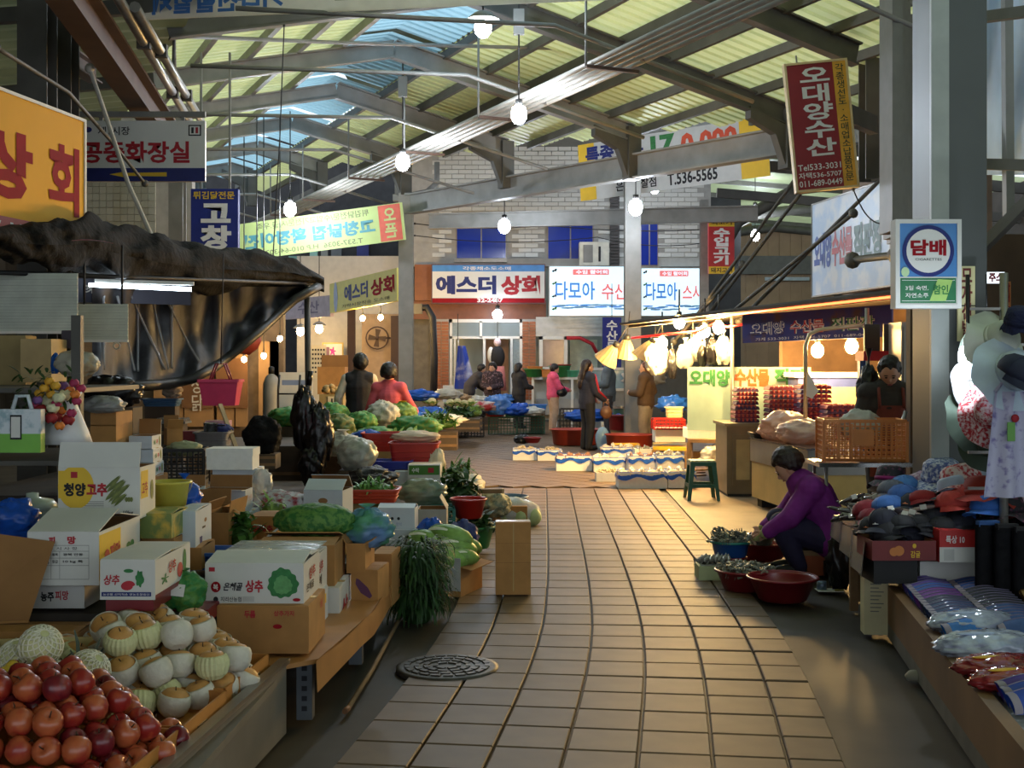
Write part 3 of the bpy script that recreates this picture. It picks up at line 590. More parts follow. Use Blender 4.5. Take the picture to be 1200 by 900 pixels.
s = sign('shop_sign', 'dark signboard with white characters under the net awning', 'sign', 90, 326, 222, 354, 10.6, 11.2, mat('dark_sign', (44, 44, 62), .5), .06); st(s, '來萬客', .06, .42, .22, .62, mat('dull_white_letter', (190, 186, 176), .5), .02)

# ================================================================ LAMPS
COOL = mat('cool_lamp_glow', (228, 240, 255), .3, emit=300., var=0.); WARM = mat('warm_lamp_glow', (255, 206, 128), .3, emit=1000., var=0.); SOFT = mat('soft_lamp_glow', (255, 214, 150), .3, emit=120., var=0.)
GLOBE = mat('globe_lamp_glow', (235, 242, 255), .3, emit=60., var=0.); SOCK = mat('lamp_socket', (44, 42, 40), .5)
def bulb(px, py, d, label, glow, r=.09, cord=1.2, shade=None, box=False, name='pendant_lamp', cyl=True):
    t = T(name, label, 'lamp', W(px, py, d))
    if cord > .55:
        p_ = t.location; c_ = .91 * p_.x + .414 * p_.y; zr = RZ - abs(c_ - RC) * RS if 2.5 < c_ < 11.5 and p_.y < 33 else 5.55 if p_.y < 31 else 7.3; cord = max(.3, zr + .05 - p_.z - r * 1.9)
    if cyl: B().lathe([(r * .35, r * 1.1), (r * .8, r * .9), (r, .2 * r), (r * .95, -r * .6), (r * .55, -r * 1.15), (.01, -r * 1.3)], 12).build('bulb', glow, t)
    else: B().ell((0, 0, 0), (r, r, r * 1.15), 12, 8).build('bulb', glow, t)
    B().lathe([(.01, r * 2.0), (r * .45, r * 1.9), (r * .45, r * 1.0), (.01, r * 1.0)], 10).build('socket', SOCK, t)
    B().tube([(0, 0, r * 1.9), (0, 0, r * 1.9 + cord)], .012, 5).build('cord', SOCK, t)
    if shade: B().lathe([(r * .5, r * 1.9), (r * 1.0, r * 1.7), (r * 2.0, r * .9), (r * 1.95, r * .85), (r * .5, r * 1.6)], 16).build('shade', shade, t)
    if box: B().cbx((0, 0, r * 1.9 + cord * .62), (.14, .1, .32)).build('ballast_box', STEEL, t)
    return t
bulb(566, 32, 14.5, 'white pendant lamp with small tin reflector hung highest near the skylight', COOL, .1, .9, shade=STEEL)
bulb(608, 134, 15.7, 'white pendant lamp with ballast box hung beside the conduit run', COOL, .1, 1.5, box=True)
bulb(472, 190, 19.5, 'white pendant lamp with ballast box over the green cabbage sacks', COOL, .11, 1.6, box=True)
bulb(340, 245, 24.4, 'white pendant lamp shining on the pale green banner', COOL, .12, 1.7)
bulb(591, 265, 27, 'white pendant lamp in front of the first blue window', COOL, .13, 1.2)
bulb(745, 243, 22.2, 'white pendant lamp against the grey column by the fish shop', COOL, .12, 1.1)
bulb(767, 221, 30, 'small white lamp under the yellow-ended banner', COOL, .1, .6)
bulb(885, 248, 36, 'far white lamp, upper of a pair under the vault', COOL, .14, 2)
bulb(885, 276, 40, 'far white lamp, lower of a pair under the vault', COOL, .14, 1.8)
bulb(583, 369, 32.2, 'round white globe lamp above the brick shop door', GLOBE, .13, .2, cyl=False)
bulb(1134, 417, 6.75, 'bright white lamp clipped to the square column above the hats', mat('column_lamp_glow', (228, 240, 255), .3, emit=130., var=0.), .052, .35)
for px, py, d, lb in ((301, 400, 24, 'bare warm bulb under the plastic curtain'), (309, 417, 24.3, 'lower bare warm bulb by the restaurant wall'), (328, 397, 24.6, 'bare warm bulb next to the timber panels'), (286, 421, 24.8, 'tiny warm bulb above the brown restaurant glass')):
    bulb(px, py, d, lb, SOFT, .055, .7, cyl=False)
for px, py, d, lb in ((352, 388, 33, 'tin-shaded lamp in the white recess'), (374, 385, 33, 'second tin-shaded lamp beside the black pole')): bulb(px, py, d, lb, SOFT, .1, .8, shade=STEEL)
for px, py, d, lb in ((425, 373, 29.5, 'warm bulb under the mustard corner sign'), (446, 372, 29.2, 'warm bulb closest to the corner column')): bulb(px, py, d, lb, WARM, .06, .3, cyl=False)
tube = T('fluorescent_lamp', 'glowing fluorescent tube slung under the black net awning', 'lamp', W(167, 334, 10.3), .0)
B().tube([(-.44, -.03, 0), (.38, .12, -.03)], .017, 8).build('glass_tube', mat('tube_glow', (225, 242, 255), .3, emit=22., var=0), tube)
B().bar((-.4, 0, .035), (.4, .13, .02), .05, .03).build('fixture', WHITE, tube)
B().tube([W(-2, 0, 1) * 0 + Vector((-.3, 0, .05)), Vector((-.3, 0, .3))], .006, 5).build('cord', SOCK, tube)
# ================================================================ GENERATORS
class Box: pass
def carton(label, x0, x1, yt, yb, d, dl, rz=0., m=None, inner=None, flaps=('x', 4, 4), name='carton', cat='box', group=None, tape=True):
    """carton whose front face spans pixels x0..x1, yt..yb at depth d; dl is its length going back"""
    m = m or WCARD; w, h = (x1 - x0) * d / F, (yb - yt) * d / F; q = Box(); q.size = (w, dl, h)
    f = W((x0 + x1) / 2, yb, d); R = Matrix.Rotation(rz, 3, 'Z'); c = f + R @ Vector((0, dl / 2, 0))
    q.o = T(name, label, cat, c, rz, group); t = .006; I = inner or m; b = B()
    b.bx(-w / 2, w / 2, -dl / 2, -dl / 2 + t, 0, h); b.bx(-w / 2, w / 2, dl / 2 - t, dl / 2, 0, h)
    b.bx(-w / 2, -w / 2 + t, -dl / 2 + t, dl / 2 - t, 0, h); b.bx(w / 2 - t, w / 2, -dl / 2 + t, dl / 2 - t, 0, h); b.bx(-w / 2 + t, w / 2 - t, -dl / 2 + t, dl / 2 - t, 0, t, 1)
    if inner:
        for a in ((-w / 2 + t, -w / 2 + t + .002, -dl / 2 + t, dl / 2 - t), (w / 2 - t - .002, w / 2 - t, -dl / 2 + t, dl / 2 - t), (-w / 2 + t, w / 2 - t, dl / 2 - t - .002, dl / 2 - t), (-w / 2 + t, w / 2 - t, -dl / 2 + t, -dl / 2 + t + .002)): b.bx(*a, t, h - .001, 1)
    b.build('carton_body', [m, I], q.o)
    if flaps:
        ax, *an = flaps
        for k, a in enumerate(an[:2]):
            if a is None: continue
            s = -1 if k == 0 else 1; a = math.radians(a); L = (dl if ax == 'x' else w) / 2 - .003; b = B(); hw = (w if ax == 'x' else dl) / 2 - .002
            b.bx(-hw, hw, 0, L, 0, .005); b.mi[0] = 1
            if ax == 'x': M = Matrix.Translation((0, s * dl / 2, h)) @ Matrix.Rotation(PI if s > 0 else 0, 4, 'Z') @ Matrix.Rotation(a, 4, 'X')
            else: M = Matrix.Translation((s * w / 2, 0, h)) @ Matrix.Rotation(s * PI / 2, 4, 'Z') @ Matrix.Rotation(a, 4, 'X')
            fb = B(); fb.add([M @ Vector(v) for v in b.v], b.f); fb.mi = b.mi; fb.build('flap', [m, I], q.o)
        if tape and an[0] is not None and an[1] is not None and max(an[:2]) < 3:
            B().bx(*((-w / 2, w / 2, -.025, .025) if ax == 'x' else (-.025, .025, -dl / 2, dl / 2)), h + .005, h + .007).build('tape', mat('packing_tape', (196, 168, 112), .25), q.o)
    q.F, q.R, q.L = face('front', q.size), face('right', q.size), face('left', q.size); q.w, q.l, q.h = q.size
    return q
def ct(q, s, fx0, fx1, fy0, fy1, m, bold=.02, side='F', **k):
    w = q.w if side == 'F' else q.l; return text(q.o, s, getattr(q, side), ((fx0 + fx1) / 2 - .5) * w, (.5 - (fy0 + fy1) / 2) * q.h, (fx1 - fx0) * w, (fy1 - fy0) * q.h, m, bold, **k)
def cp(q, fx0, fx1, fy0, fy1, m, side='F', z=.0015):
    w = q.w if side == 'F' else q.l; return panel(q.o, getattr(q, side), (fx0 - .5) * w, (fx1 - .5) * w, (.5 - fy1) * q.h, (.5 - fy0) * q.h, m, z)
def cd(q, fx, fy, rx, ry, m, side='F', z=.002, fn=None, n=20):
    w = q.w if side == 'F' else q.l; return disc(q.o, getattr(q, side), (fx - .5) * w, (.5 - fy) * q.h, rx * w, ry * q.h, m, z, n, fn=fn)
def basin(label, p, r, h, m, name='basin', sy=1., rz=0., group=None, n=28, taper=.72):
    t = T(name, label, 'basin', p, rz, group)
    B().lathe([(r * taper * .9, 0), (r * taper, .012), (r * .96, h - .012), (r, h - .01), (r * 1.03, h), (r * .965, h), (r * .94, h - .015), (r * taper * .95, .02), (.001, .018)], n, sy=sy).build('bowl', m, t)
    b = B(); b.tube([(r * 1.015 * math.cos(2 * PI * i / n), r * 1.015 * sy * math.sin(2 * PI * i / n), h) for i in range(n + 1)], .009, 5, cap=False); b.build('rim', m, t); return t
def tub(label, p, w, l, h, m, rz=0., name='tub', flare=1.14):
    t = T(name, label, 'tub', p, rz); b = B(); k = flare
    def ring(w, l, z, n=5):
        v = []; r = min(w, l) * .16
        for cx, cy, a0 in ((w / 2 - r, l / 2 - r, 0), (-w / 2 + r, l / 2 - r, PI / 2), (-w / 2 + r, -l / 2 + r, PI), (w / 2 - r, -l / 2 + r, 1.5 * PI)):
            v += [(cx + r * math.cos(a0 + PI / 2 * i / n), cy + r * math.sin(a0 + PI / 2 * i / n), z) for i in range(n + 1)]
        return v
    R = [ring(w / k, l / k, 0), ring(w, l, h - .015), ring(w + .03, l + .03, h - .015), ring(w + .03, l + .03, h), ring(w - .01, l - .01, h), ring(w / k - .012, l / k - .012, .015)]; n = len(R[0])
    b.add([p for r in R for p in r], [(i * n + j, i * n + (j + 1) % n, (i + 1) * n + (j + 1) % n, (i + 1) * n + j) for i in range(5) for j in range(n)] + [tuple(range(n))[::-1], tuple(range(5 * n, 6 * n))], 0, False); b.build('tub_body', m, t)
    b = B()
    for z in (.35, .6): 
        f = 1 / k + (1 - 1 / k) * z; rr = ring(w * f + .006, l * f + .006, h * z); b.tube([*rr, rr[0]], .005, 4, cap=False)
    b.build('rib_bands', m, t); return t
def lattice(b, w, h, nx, ny, t, M, bw=.012, frame=.025):
    for i in range(nx + 1): x = -w / 2 + w * i / nx; e = frame if i in (0, nx) else bw; b.bx(x - e / 2, x + e / 2, 0, t, 0, h, 0, M)
    for j in range(ny + 1): z = h * j / ny; e = frame if j in (0, ny) else bw; b.bx(-w / 2, w / 2, 0, t, z - e / 2 + (e / 2 if j == 0 else 0), z + e / 2 + (e / 2 if j == 0 else 0), 0, M)
def crate(label, p, w, l, h, m, rz=0., nx=10, ny=6, group=None, name='plastic_crate', bw=.012):
    t = T(name, label, 'crate', p, rz, group)
    for a, ww, dd in ((0, w, l), (PI / 2, l, w), (PI, w, l), (-PI / 2, l, w)):
        b = B(); lattice(b, ww, h, nx if ww == w else max(4, int(nx * l / w)), ny, .012, Matrix.Rotation(a, 4, 'Z') @ Matrix.Translation((0, -dd / 2, 0)), bw); b.build('lattice_side', m, t)
    B().bx(-w / 2, w / 2, -l / 2, l / 2, 0, .015).build('crate_floor', m, t); return t
def bag(label, p, r, m, seed=0., neck=.3, name='plastic_bag', cat='bag', group=None, lump=.2, n=44, k=26, rz=0., freq=2.2, neckm=None, lean=(0, 0)):
    """crumpled filled bag standing on its base, tied at the top"""
    t = T(name, label, cat, p, rz, group); b = B(); rx, ry, rzz = r
    def fn(d): return 1 + lump * nz(d, freq, seed) + lump * (.35 - abs(nz(d, freq * 1.7, seed + 3)) * 1.3) + .7 * lump * (.2 - abs(nz(d, freq * 4.1, seed + 9)))
    b.ell((0, 0, rzz * .92), (rx, ry, rzz), n, k, None, 0, fn)
    b.v = [(x, y, max(z, 0) + 0) for x, y, z in b.v]; b.build('filled_bag', m, t)
    if neck:
        c = B(); pts = [(lean[0] * f, lean[1] * f, rzz * 1.72 + neck * f) for f in (0, .35, .6, 1)]; c.tube(pts, [rx * .32, rx * .09, rx * .1, rx * .34], 9, cap=False); c.build('tied_neck', neckm or m, t)
    return t
def leaf_card(b, p, L, w, yaw, pitch, curl, mi=0, n=4):
    d = Vector((math.cos(yaw), math.sin(yaw), 0)); s = Vector((-math.sin(yaw), math.cos(yaw), 0)); q = Vector(p); a = pitch; vs = []
    for i in range(n + 1):
        f = i / n; ww = w * math.sin(PI * (.12 + .8 * f)) / 2; vs += [q - s * ww, q + s * ww]
        q = q + (d * math.cos(a) + Vector((0, 0, math.sin(a)))) * (L / n); a -= curl / n
    b.add(vs, [(2 * i, 2 * i + 1, 2 * i + 3, 2 * i + 2) for i in range(n)], mi, True)
def greens(label, p, r, m, count=120, L=.16, w=.05, hgt=.12, name='greens_heap', cat='vegetables', seed=1, rz=0., base=True, parent=None, curl=1.6):
    rng = random.Random(seed); t = parent or T(name, label, cat, p, rz); b = B()
    for i in range(count):
        a = rng.random() * 2 * PI; f = math.sqrt(rng.random()); x, y = r[0] * f * math.cos(a), r[1] * f * math.sin(a); z = hgt * (1 - f * f) * (.75 + .35 * rng.random()) + .01
        leaf_card(b, (x, y, z), L * (.6 + .7 * rng.random()), w * (.6 + .8 * rng.random()), rng.random() * 2 * PI, rng.uniform(-.1, 1.1), curl * rng.random() * 1.6, 0)
    o = b.build('leaves', m, t); o['kind'] = 'stuff'
    if base: B().ell((0, 0, 0), (r[0] * .95, r[1] * .95, hgt * .8), 16, 8, None, 0, lambda d: 1 + .12 * nz(d, 3, seed)).build('leaf_mound', m, t)
    return t
def platform(label, poly, z, m, name='display_table', th=.04, legs=True, skirt=None, leg_m=None):
    t = T(name, label, 'table', (0, 0, 0)); n = len(poly)
    B().add([(x, y, z) for x, y in poly] + [(x, y, z - th) for x, y in poly], [tuple(range(n)), tuple(range(2 * n - 1, n - 1, -1))] + [(i, i + n, (i + 1) % n + n, (i + 1) % n) for i in range(n)]).build('table_top', m, t)
    if legs:
        cx, cy = sum(p[0] for p in poly) / n, sum(p[1] for p in poly) / n
        for x, y in poly: x, y = x + (cx - x) * .06, y + (cy - y) * .06; B().bx(x - .03, x + .03, y - .03, y + .03, 0, z - th).build('leg', leg_m or GALV, t)
    return t
rnd = random.Random(11)
# ================================================================ FRUIT STAND
GREYB = mat('grey_plywood', (112, 106, 96), .6, var=.2, scale=3)
ft = platform('long grey plywood fruit stand heaped with apples and pears', [(-1.05, 3.3), (-.985, 5.22), (-2.7, 5.22), (-2.7, 3.3)], .27, GREYB, 'fruit_stand', .03, True)
B().add([(-1.155, 3.3, 0), (-.975, 5.27, 0), (-.975, 5.27, .31), (-1.155, 3.3, .31), (-1.185, 3.3, 0), (-1.005, 5.27, 0), (-1.005, 5.27, .31), (-1.185, 3.3, .31)], [(0, 1, 2, 3), (4, 7, 6, 5), (0, 3, 7, 4), (1, 5, 6, 2), (3, 2, 6, 7), (0, 4, 5, 1)]).build('front_board', GREYB, ft)
B().bar((-1.16, 3.3, .315), (-.98, 5.27, .315), .045, .02).build('top_rail', mat('metal_edging', (130, 124, 116), .3, .6), ft)
for i in range(2): B().bar((-1.3, 5.2, .12 + .1 * i), (-2.6, 5.2, .12 + .1 * i), .03, .02).build('cross_rail', GREYB, ft)
OCARD = mat('orange_fruit_tray', (190, 126, 58), .6, var=.12, scale=6)
TRW = [(3.62, 4.14, -1.17), (4.16, 4.62, -1.12), (4.64, 4.9, -1.09), (4.92, 5.2, -1.06)]
lbs = ['orange cardboard tray under the apple heap', 'orange cardboard tray under the pleated-net pears', 'narrow orange cardboard tray at the edge of the pear heap', 'reddish cardboard tray under the pears closest to the kraft shelf']
for (y0, y1, x), lb in zip(TRW, lbs):
    t = T('fruit_tray', lb, 'tray', (x, y0, .27), -.09); w = 1.3; l = y1 - y0; h = .09
    B().bx(-w, 0, 0, l, 0, .008).build('tray_floor', OCARD, t)
    for a in ((-.008, 0, 0, l), (-w, -w + .008, 0, l), (-w, 0, 0, .008), (-w, 0, l - .008, l)): B().bx(*a, 0, h).build('tray_wall', OCARD, t)
    B().bx(-.0, .004, l * .3, l * .5, .02, .05).build('foil_label', mat('foil_label', (214, 190, 150), .2, .5), t)
def apple_mesh(k):
    prof = [(.001, -.036), (.014, -.041), (.028, -.036), (.041, -.016), (.045, .004), (.041, .024), (.029, .037), (.016, .039), (.007, .032), (.001, .028)]
    return B().lathe(prof, 18, sx=1 + .03 * (k - 1), sy=1 - .03 * (k - 1))
AM = [mat('apple_red', (150, 40, 34), .3, rgb2=(186, 84, 48), scale=16, mid=.62, coat=.2, var=.3), mat('apple_orange', (188, 96, 56), .32, rgb2=(160, 52, 40), scale=12, mid=.56, coat=.2), mat('apple_dark', (112, 26, 36), .3, rgb2=(150, 48, 40), scale=14, mid=.6, coat=.2)]
ams = [apple_mesh(k).mesh('apple', AM[k]) for k in range(3)]; stem = B().tube([(0, 0, .028), (.002, .001, .04), (.006, .002, .05)], .0022, 5).mesh('stem', mat('fruit_stem', (70, 50, 30), .7))
lay = []
def heap(cx, cy, rx, ry, z0, hgt, s, fn, pw=2.0):
    """hexagonal layers of fruit filling a domed heap"""
    L = 0
    while True:
        z = z0 + L * s * .80; f = 1 - (z - z0) / hgt
        if f <= .03: break
        k = f ** (1 / pw); n = int(ry * 2 / (s * .87)) + 2
        for j in range(-n, n + 1):
            y = cy + (j + (L % 2) * .5) * s * .88
            for i in range(-n * 2, n * 2 + 1):
                x = cx + (i + .5 * (j % 2) + .33 * L) * s
                if ((x - cx) / rx) ** 2 + ((y - cy) / ry) ** 2 <= k * k: fn(x + rnd.uniform(-.006, .006), y + rnd.uniform(-.006, .006), z, L, f)
        L += 1
def put_apple(x, y, z, L, f):
    q = ((x + 1.56) / .44) ** 2 + ((y - 4.06) / .44) ** 2; g = 1 - (L + 1.6) * .071 / .27
    if (g > 0 and q < (g ** (1 / 1.7)) ** 2) or (y > 4.3 and q > .55 and L == 0): return
    k = rnd.choice((0, 0, 1, 1, 2)) if y > 3.85 else rnd.choice((0, 1, 1))
    a = link('apple', ams[k], None, (x, y, z), (rnd.uniform(-.9, .9), rnd.uniform(-.9, .9), rnd.random() * 6), rnd.uniform(.93, 1.06))
    tag(a, ['glossy red apple in the heap of apples', 'orange-streaked apple in the heap of apples', 'dark crimson apple in the heap of apples'][k], 'apple', 'apples heaped on the fruit stand, ' + ['red', 'orange', 'dark'][k]); link('stem', stem, a)
heap(-1.56, 4.06, .44, .44, .325, .27, .093, put_apple, 1.7)
PEARM = mat('pear_skin', (206, 150, 84), .45, var=.12, scale=20); NETW = mat('white_foam_net', (214, 208, 192), .7, var=.08, scale=30, bump=.4); NETY = mat('pleated_foam_net', (214, 212, 160), .7, var=.08, scale=10)
pear = B().lathe([(.001, -.048), (.02, -.052), (.04, -.042), (.054, -.018), (.058, .004), (.053, .026), (.038, .044), (.02, .05), (.008, .047), (.001, .042)], 18).mesh('pear_flesh', PEARM)
sl1 = B(); sl1.lathe([(.03, -.054), (.052, -.036), (.061, -.01), (.062, .014), (.058, .028), (.054, .035), (.052, .032), (.058, .008)], 20); sl1 = sl1.mesh('foam_sleeve', NETW)
s2 = B(); n = 44; vs = []
for r, z in ((.03, -.054), (.053, -.034), (.061, -.01), (.0615, .01), (.053, .032), (.046, .036)):
    vs += [((r + (.0035 if j % 2 else 0)) * math.cos(2 * PI * j / n), (r + (.0035 if j % 2 else 0)) * math.sin(2 * PI * j / n), z) for j in range(n)]
s2.add(vs, [(i * n + j, i * n + (j + 1) % n, (i + 1) * n + (j + 1) % n, (i + 1) * n + j) for i in range(5) for j in range(n)]); sl2 = s2.mesh('pleated_sleeve', NETY)
def put_pear(x, y, z, L, f):
    if z > .30 and (x < -1.78 and y < 4.7): return
    t = T('pear', '', 'pear', (x, y, z)); k = 1 if (rnd.random() < .36 and y < 4.85) else 0
    t.rotation_euler = (rnd.uniform(-.7, .35), rnd.uniform(-.5, .5), rnd.random() * 6); t.scale = (rnd.uniform(.95, 1.08),) * 3
    t['label'] = 'round tan pear in a pleated pale-yellow foam net' if k else 'round tan pear in a smooth white foam net'; t['group'] = 'pears in pleated nets' if k else 'pears in white nets'
    link('pear_flesh', pear, t); link('foam_sleeve', sl2 if k else sl1, t); link('stem', stem, t, (0, 0, .008))
heap(-1.45, 4.88, .45, .4, .335, .3, .127, put_pear, 2.0)
# pineapples, netted melons, lemons, timber tray behind
PINE = mat('pineapple_skin', (108, 98, 48), .6, var=.35, scale=20); CROWN = mat('pineapple_crown', (78, 88, 76), .6, var=.25)
def pineapple(label, p, rot):
    t = T('pineapple', label, 'pineapple', p); t.rotation_euler = rot
    B().ell((0, 0, .11), (.066, .066, .115), 16, 12).build('flesh', PINE, t); b = B()
    for j in range(9):
        z = .02 + j * .022; r = .066 * math.sqrt(max(.05, 1 - ((z - .11) / .115) ** 2))
        for i in range(11): a = 2 * PI * (i + .5 * (j % 2)) / 11; b.ell((r * math.cos(a), r * math.sin(a), z), (.015, .015, .011), 6, 4)
    o = b.build('skin_eyes', PINE, t); o['kind'] = 'stuff'
    for i in range(22):
        c = B(); leaf_card(c, (0, 0, .215), rnd.uniform(.1, .2), .024, i * 2.4, 1.45 - .045 * i, .5 + .03 * i); c.build('crown_leaf', CROWN, t)
pineapple('ripe pineapple lying behind the netted melons', (-1.98, 4.48, .36), (.25, 1.25, .3)); pineapple('second pineapple with grey crown tucked behind the first', (-2.04, 4.72, .36), (-.2, -.25, 1.)); pineapple('shadowed pineapple at the edge of the pear heap', (-1.84, 4.66, .35), (.1, 1.3, -.3))
MELON = mat('netted_melon', (206, 204, 150), .6, var=.1); MNET = mat('melon_foam_net', (226, 222, 198), .7)
for px, py, lb in ((104, 786, 'pale melon in a diamond foam net'), (52, 796, 'netted melon half hidden behind another melon'), (22, 772, 'netted melon with a small red sticker'), (48, 757, 'netted melon resting against the pineapple crown')):
    p = W(px, py, 4.36 if px > 40 else 4.45); t = T('melon', lb, 'melon', p); B().ell((0, 0, 0), (.073, .073, .068), 20, 14).build('melon_flesh', MELON, t); b = B()
    for s_ in (-1, 1):
        for i in range(14):
            b.tube([(.0765 * math.cos(f) * math.cos(2 * PI * i / 14 + s_ * f * 1.1), .0765 * math.cos(f) * math.sin(2 * PI * i / 14 + s_ * f * 1.1), .0715 * math.sin(f)) for f in [-1.35 + 2.7 * q / 9 for q in range(10)]], .0032, 4)
    b.build('foam_net', MNET, t); t.rotation_euler = (rnd.random(), rnd.random(), 0)
    if 'sticker' in lb: B().ell((.02, -.07, .03), (.012, .004, .012), 8, 5).build('sticker', RED, t)
LEM = mat('lemon_skin', (222, 184, 60), .4, var=.1); lm = B().ell((0, 0, 0), (.036, .03, .03), 14, 10, None, 0, lambda d: 1 + .16 * abs(d.x) ** 6).mesh('lemon', LEM); tip = B().ell((.041, 0, 0), (.006, .005, .005), 6, 4).mesh('stem', mat('lemon_tip', (130, 120, 40), .6))
for i, (px, py) in enumerate(((6, 792), (8, 812), (26, 800), (-14, 800), (3, 826), (40, 806), (-16, 822), (14, 787), (-10, 842), (34, 822), (20, 836))):
    a = link('lemon', lm, None, W(px, py, 4.22 - .004 * (py - 790)), (rnd.random() * 3, rnd.random() * 3, rnd.random() * 3)); tag(a, 'small yellow lemon in the pile next to the apples', 'lemon', 'lemons on the fruit stand'); link('stem', tip, a)
hl = T('fruit_box', 'low carton under the melons and lemons', 'box', (-2.15, 4.3, .27), 0); B().bx(-.45, .42, -.4, .42, 0, .05).build('carton_body', OCARD, hl)
for a in ((-.45, -.44, -.4, .42), (.41, .42, -.4, .42), (-.45, .42, .41, .42)): B().bx(*a, .05, .09).build('tray_wall', OCARD, hl)
tt = T('timber_tray', 'empty pale timber tray behind the pineapples', 'tray', (-1.98, 5.02, .42), .12)
B().bx(-.33, .33, -.14, .14, 0, .01).build('tray_floor', PALEWOOD, tt)
for a in ((-.33, .33, -.14, -.13), (-.33, .33, .13, .14), (-.33, -.32, -.13, .13), (.32, .33, -.13, .13)): B().bx(*a, .01, .075).build('tray_wall', mat('yellow_timber', (204, 186, 124), .7, var=.08), tt)
cs = carton('kraft carton holding up the empty timber tray', -30, 92, 742, 800, 5.0, .2, 0, CARD)
# ================================================================ CARTONS NEAR THE FRUIT
platform('dark back counter carrying the stacked pepper cartons', [(-1.42, 5.24), (-1.25, 7.6), (-4.3, 7.6), (-4.3, 5.24)], .52, mat('dark_counter', (58, 50, 42), .7, var=.3), 'back_counter')
q = carton('flat white carton with small red and black lettering at the bottom of the pepper stack', 28, 99, 687, 713, 5.3, .5, 0, WCARD)
ct(q, '농주', .28, .5, .25, .68, INK, .04); ct(q, '피망', .52, .74, .2, .62, RED, .03)
q = carton('white pepper carton with a printed form and yellow side panel', 32, 116, 624, 686, 5.2, .57, 0, WCARD, CARDIN, ('x', 14, 9))
ct(q, '피', .3, .39, .08, .22, RED, .05); ct(q, '망', .56, .68, .07, .22, RED, .05)
FL = mat('form_line', (120, 118, 116), .7)
for y in (.24, .35, .48, .62, .88): cp(q, .13, .86, y, y + .008, FL)
for x in (.13, .33, .45, .857): cp(q, x, x + .005, .24 if x in (.13, .857) else .35, .88, FL)
ct(q, '표 시 사 항', .3, .7, .27, .33, INK, .0); ct(q, '경북 안동', .5, .78, .39, .44, INK); ct(q, '10 kg 특', .5, .78, .52, .58, INK); ct(q, '품목', .35, .43, .39, .44, INK); ct(q, '등급', .35, .43, .52, .58, INK); ct(q, '생산자', .16, .31, .55, .6, INK)
cp(q, 0, .5, .06, .92, YEL, 'R'); cd(q, .17, .5, .06, .12, RED, 'R', .003); ct(q, '피망', .24, .48, .32, .7, RED, .04, 'R'); cd(q, .74, .5, .1, .2, GREENINK, 'R', fn=lambda t: .6 + .4 * math.cos(12 * t))
q = carton('white lettuce carton with red radish and green leaf picture and navy stripe', 117, 182, 657, 703, 4.95, .5, -.02, WCARD, None, ('x', 2, 1))
ct(q, '상추', .07, .36, .36, .62, RED, .03, skew=.1); cd(q, .5, .62, .14, .14, mat('radish_red', (180, 40, 54), .6), fn=lambda t: .85 + .15 * math.cos(9 * t)); cd(q, .72, .46, .085, .24, GREENINK, fn=lambda t: .85 + .15 * math.cos(40 * t)); cd(q, .52, .26, .09, .05, GREENINK); cp(q, .03, .93, .8, .91, NAVY); ct(q, '농산물 산지직송 영농조합법인', .06, .9, .83, .885, WLET, 0)
ct(q, '상추', .34, .56, .2, .52, RED, .03, 'R'); cd(q, .68, .58, .08, .2, mat('radish_red', (0, 0, 0)), 'R'); cd(q, .82, .4, .05, .32, GREENINK, 'R'); cd(q, .25, .6, .12, .16, GREENINK, 'R', fn=lambda t: .6 + .4 * math.cos(30 * t)); cp(q, 0, 1, .88, 1, MAROON, 'R')
carton('maroon carton supporting the lettuce carton with the navy stripe', 124, 180, 704, 716, 5.0, .45, 0, MAROON, None, ('x', 0, 0), tape=False)
q = carton('big white chilli carton with yellow panel, flap standing up', 68, 164, 548, 608, 5.8, .25, 0, WCARD, CARDIN, ('x', 76, None))
cd(q, .22, .38, .22, .42, YEL, n=30); cp(q, 0.005, .22, .06, .6, YEL, z=.0018); ct(q, '청양', .07, .34, .3, .56, INK, .05); ct(q, '고추', .35, .6, .3, .56, RED, .05); cp(q, .16, .24, .08, .2, RED, z=.004)
CHI = mat('chilli_print', (120, 128, 66), .6, var=.3, scale=40)
def pod(q, fx, fy, L, w, ang, m, z):
    cx, cy = (fx - .5) * q.w, (.5 - fy) * q.h; c, s_ = math.cos(ang), math.sin(ang); b = B(); P = [(-1, 0), (-.6, .8), (.1, 1), (.7, .6), (1, 0), (.6, -.5), (0, -.7), (-.6, -.5)]
    b.add([q.F @ Vector((cx + L * x * c - w * y * s_, cy + L * x * s_ + w * y * c, z)) for x, y in P], [tuple(range(8))]); b.build('chilli_print', m, q.o)
CH2 = mat('chilli_print2', (96, 108, 52), .6, var=.2, scale=40)
for k in range(13): pod(q, .66 + .022 * (k % 7), .3 + .028 * k, .055 - .001 * k, .008, .75 + .12 * math.sin(k * 2.1), CHI if k % 2 else CH2, .003 + .0003 * k)
for k in range(3): cd(q, .84 + .03 * k, .62, .02, .05, CHI, z=.006, n=8)
for k in range(4): cp(q, .13, .56, .66 + .04 * k, .672 + .04 * k, FL)
ct(q, '서안동농협공판장 특품', .08, .58, .84, .9, INK, .0); ct(q, '10kg', .8, .92, .84, .92, INK, .01)
cp(q, .05, .5, .08, .62, YEL, 'R'); ct(q, '고추', .1, .45, .3, .55, RED, .02, 'R'); cd(q, .75, .5, .1, .2, CHI, 'R')
M = Matrix.Translation((0, -q.l / 2 - .001, q.h)) @ Matrix.Rotation(math.radians(76), 4, 'X')
Mf = M @ Matrix(((1, 0, 0, 0), (0, 1, 0, .0), (0, 0, -1, -.003), (0, 0, 0, 1)))
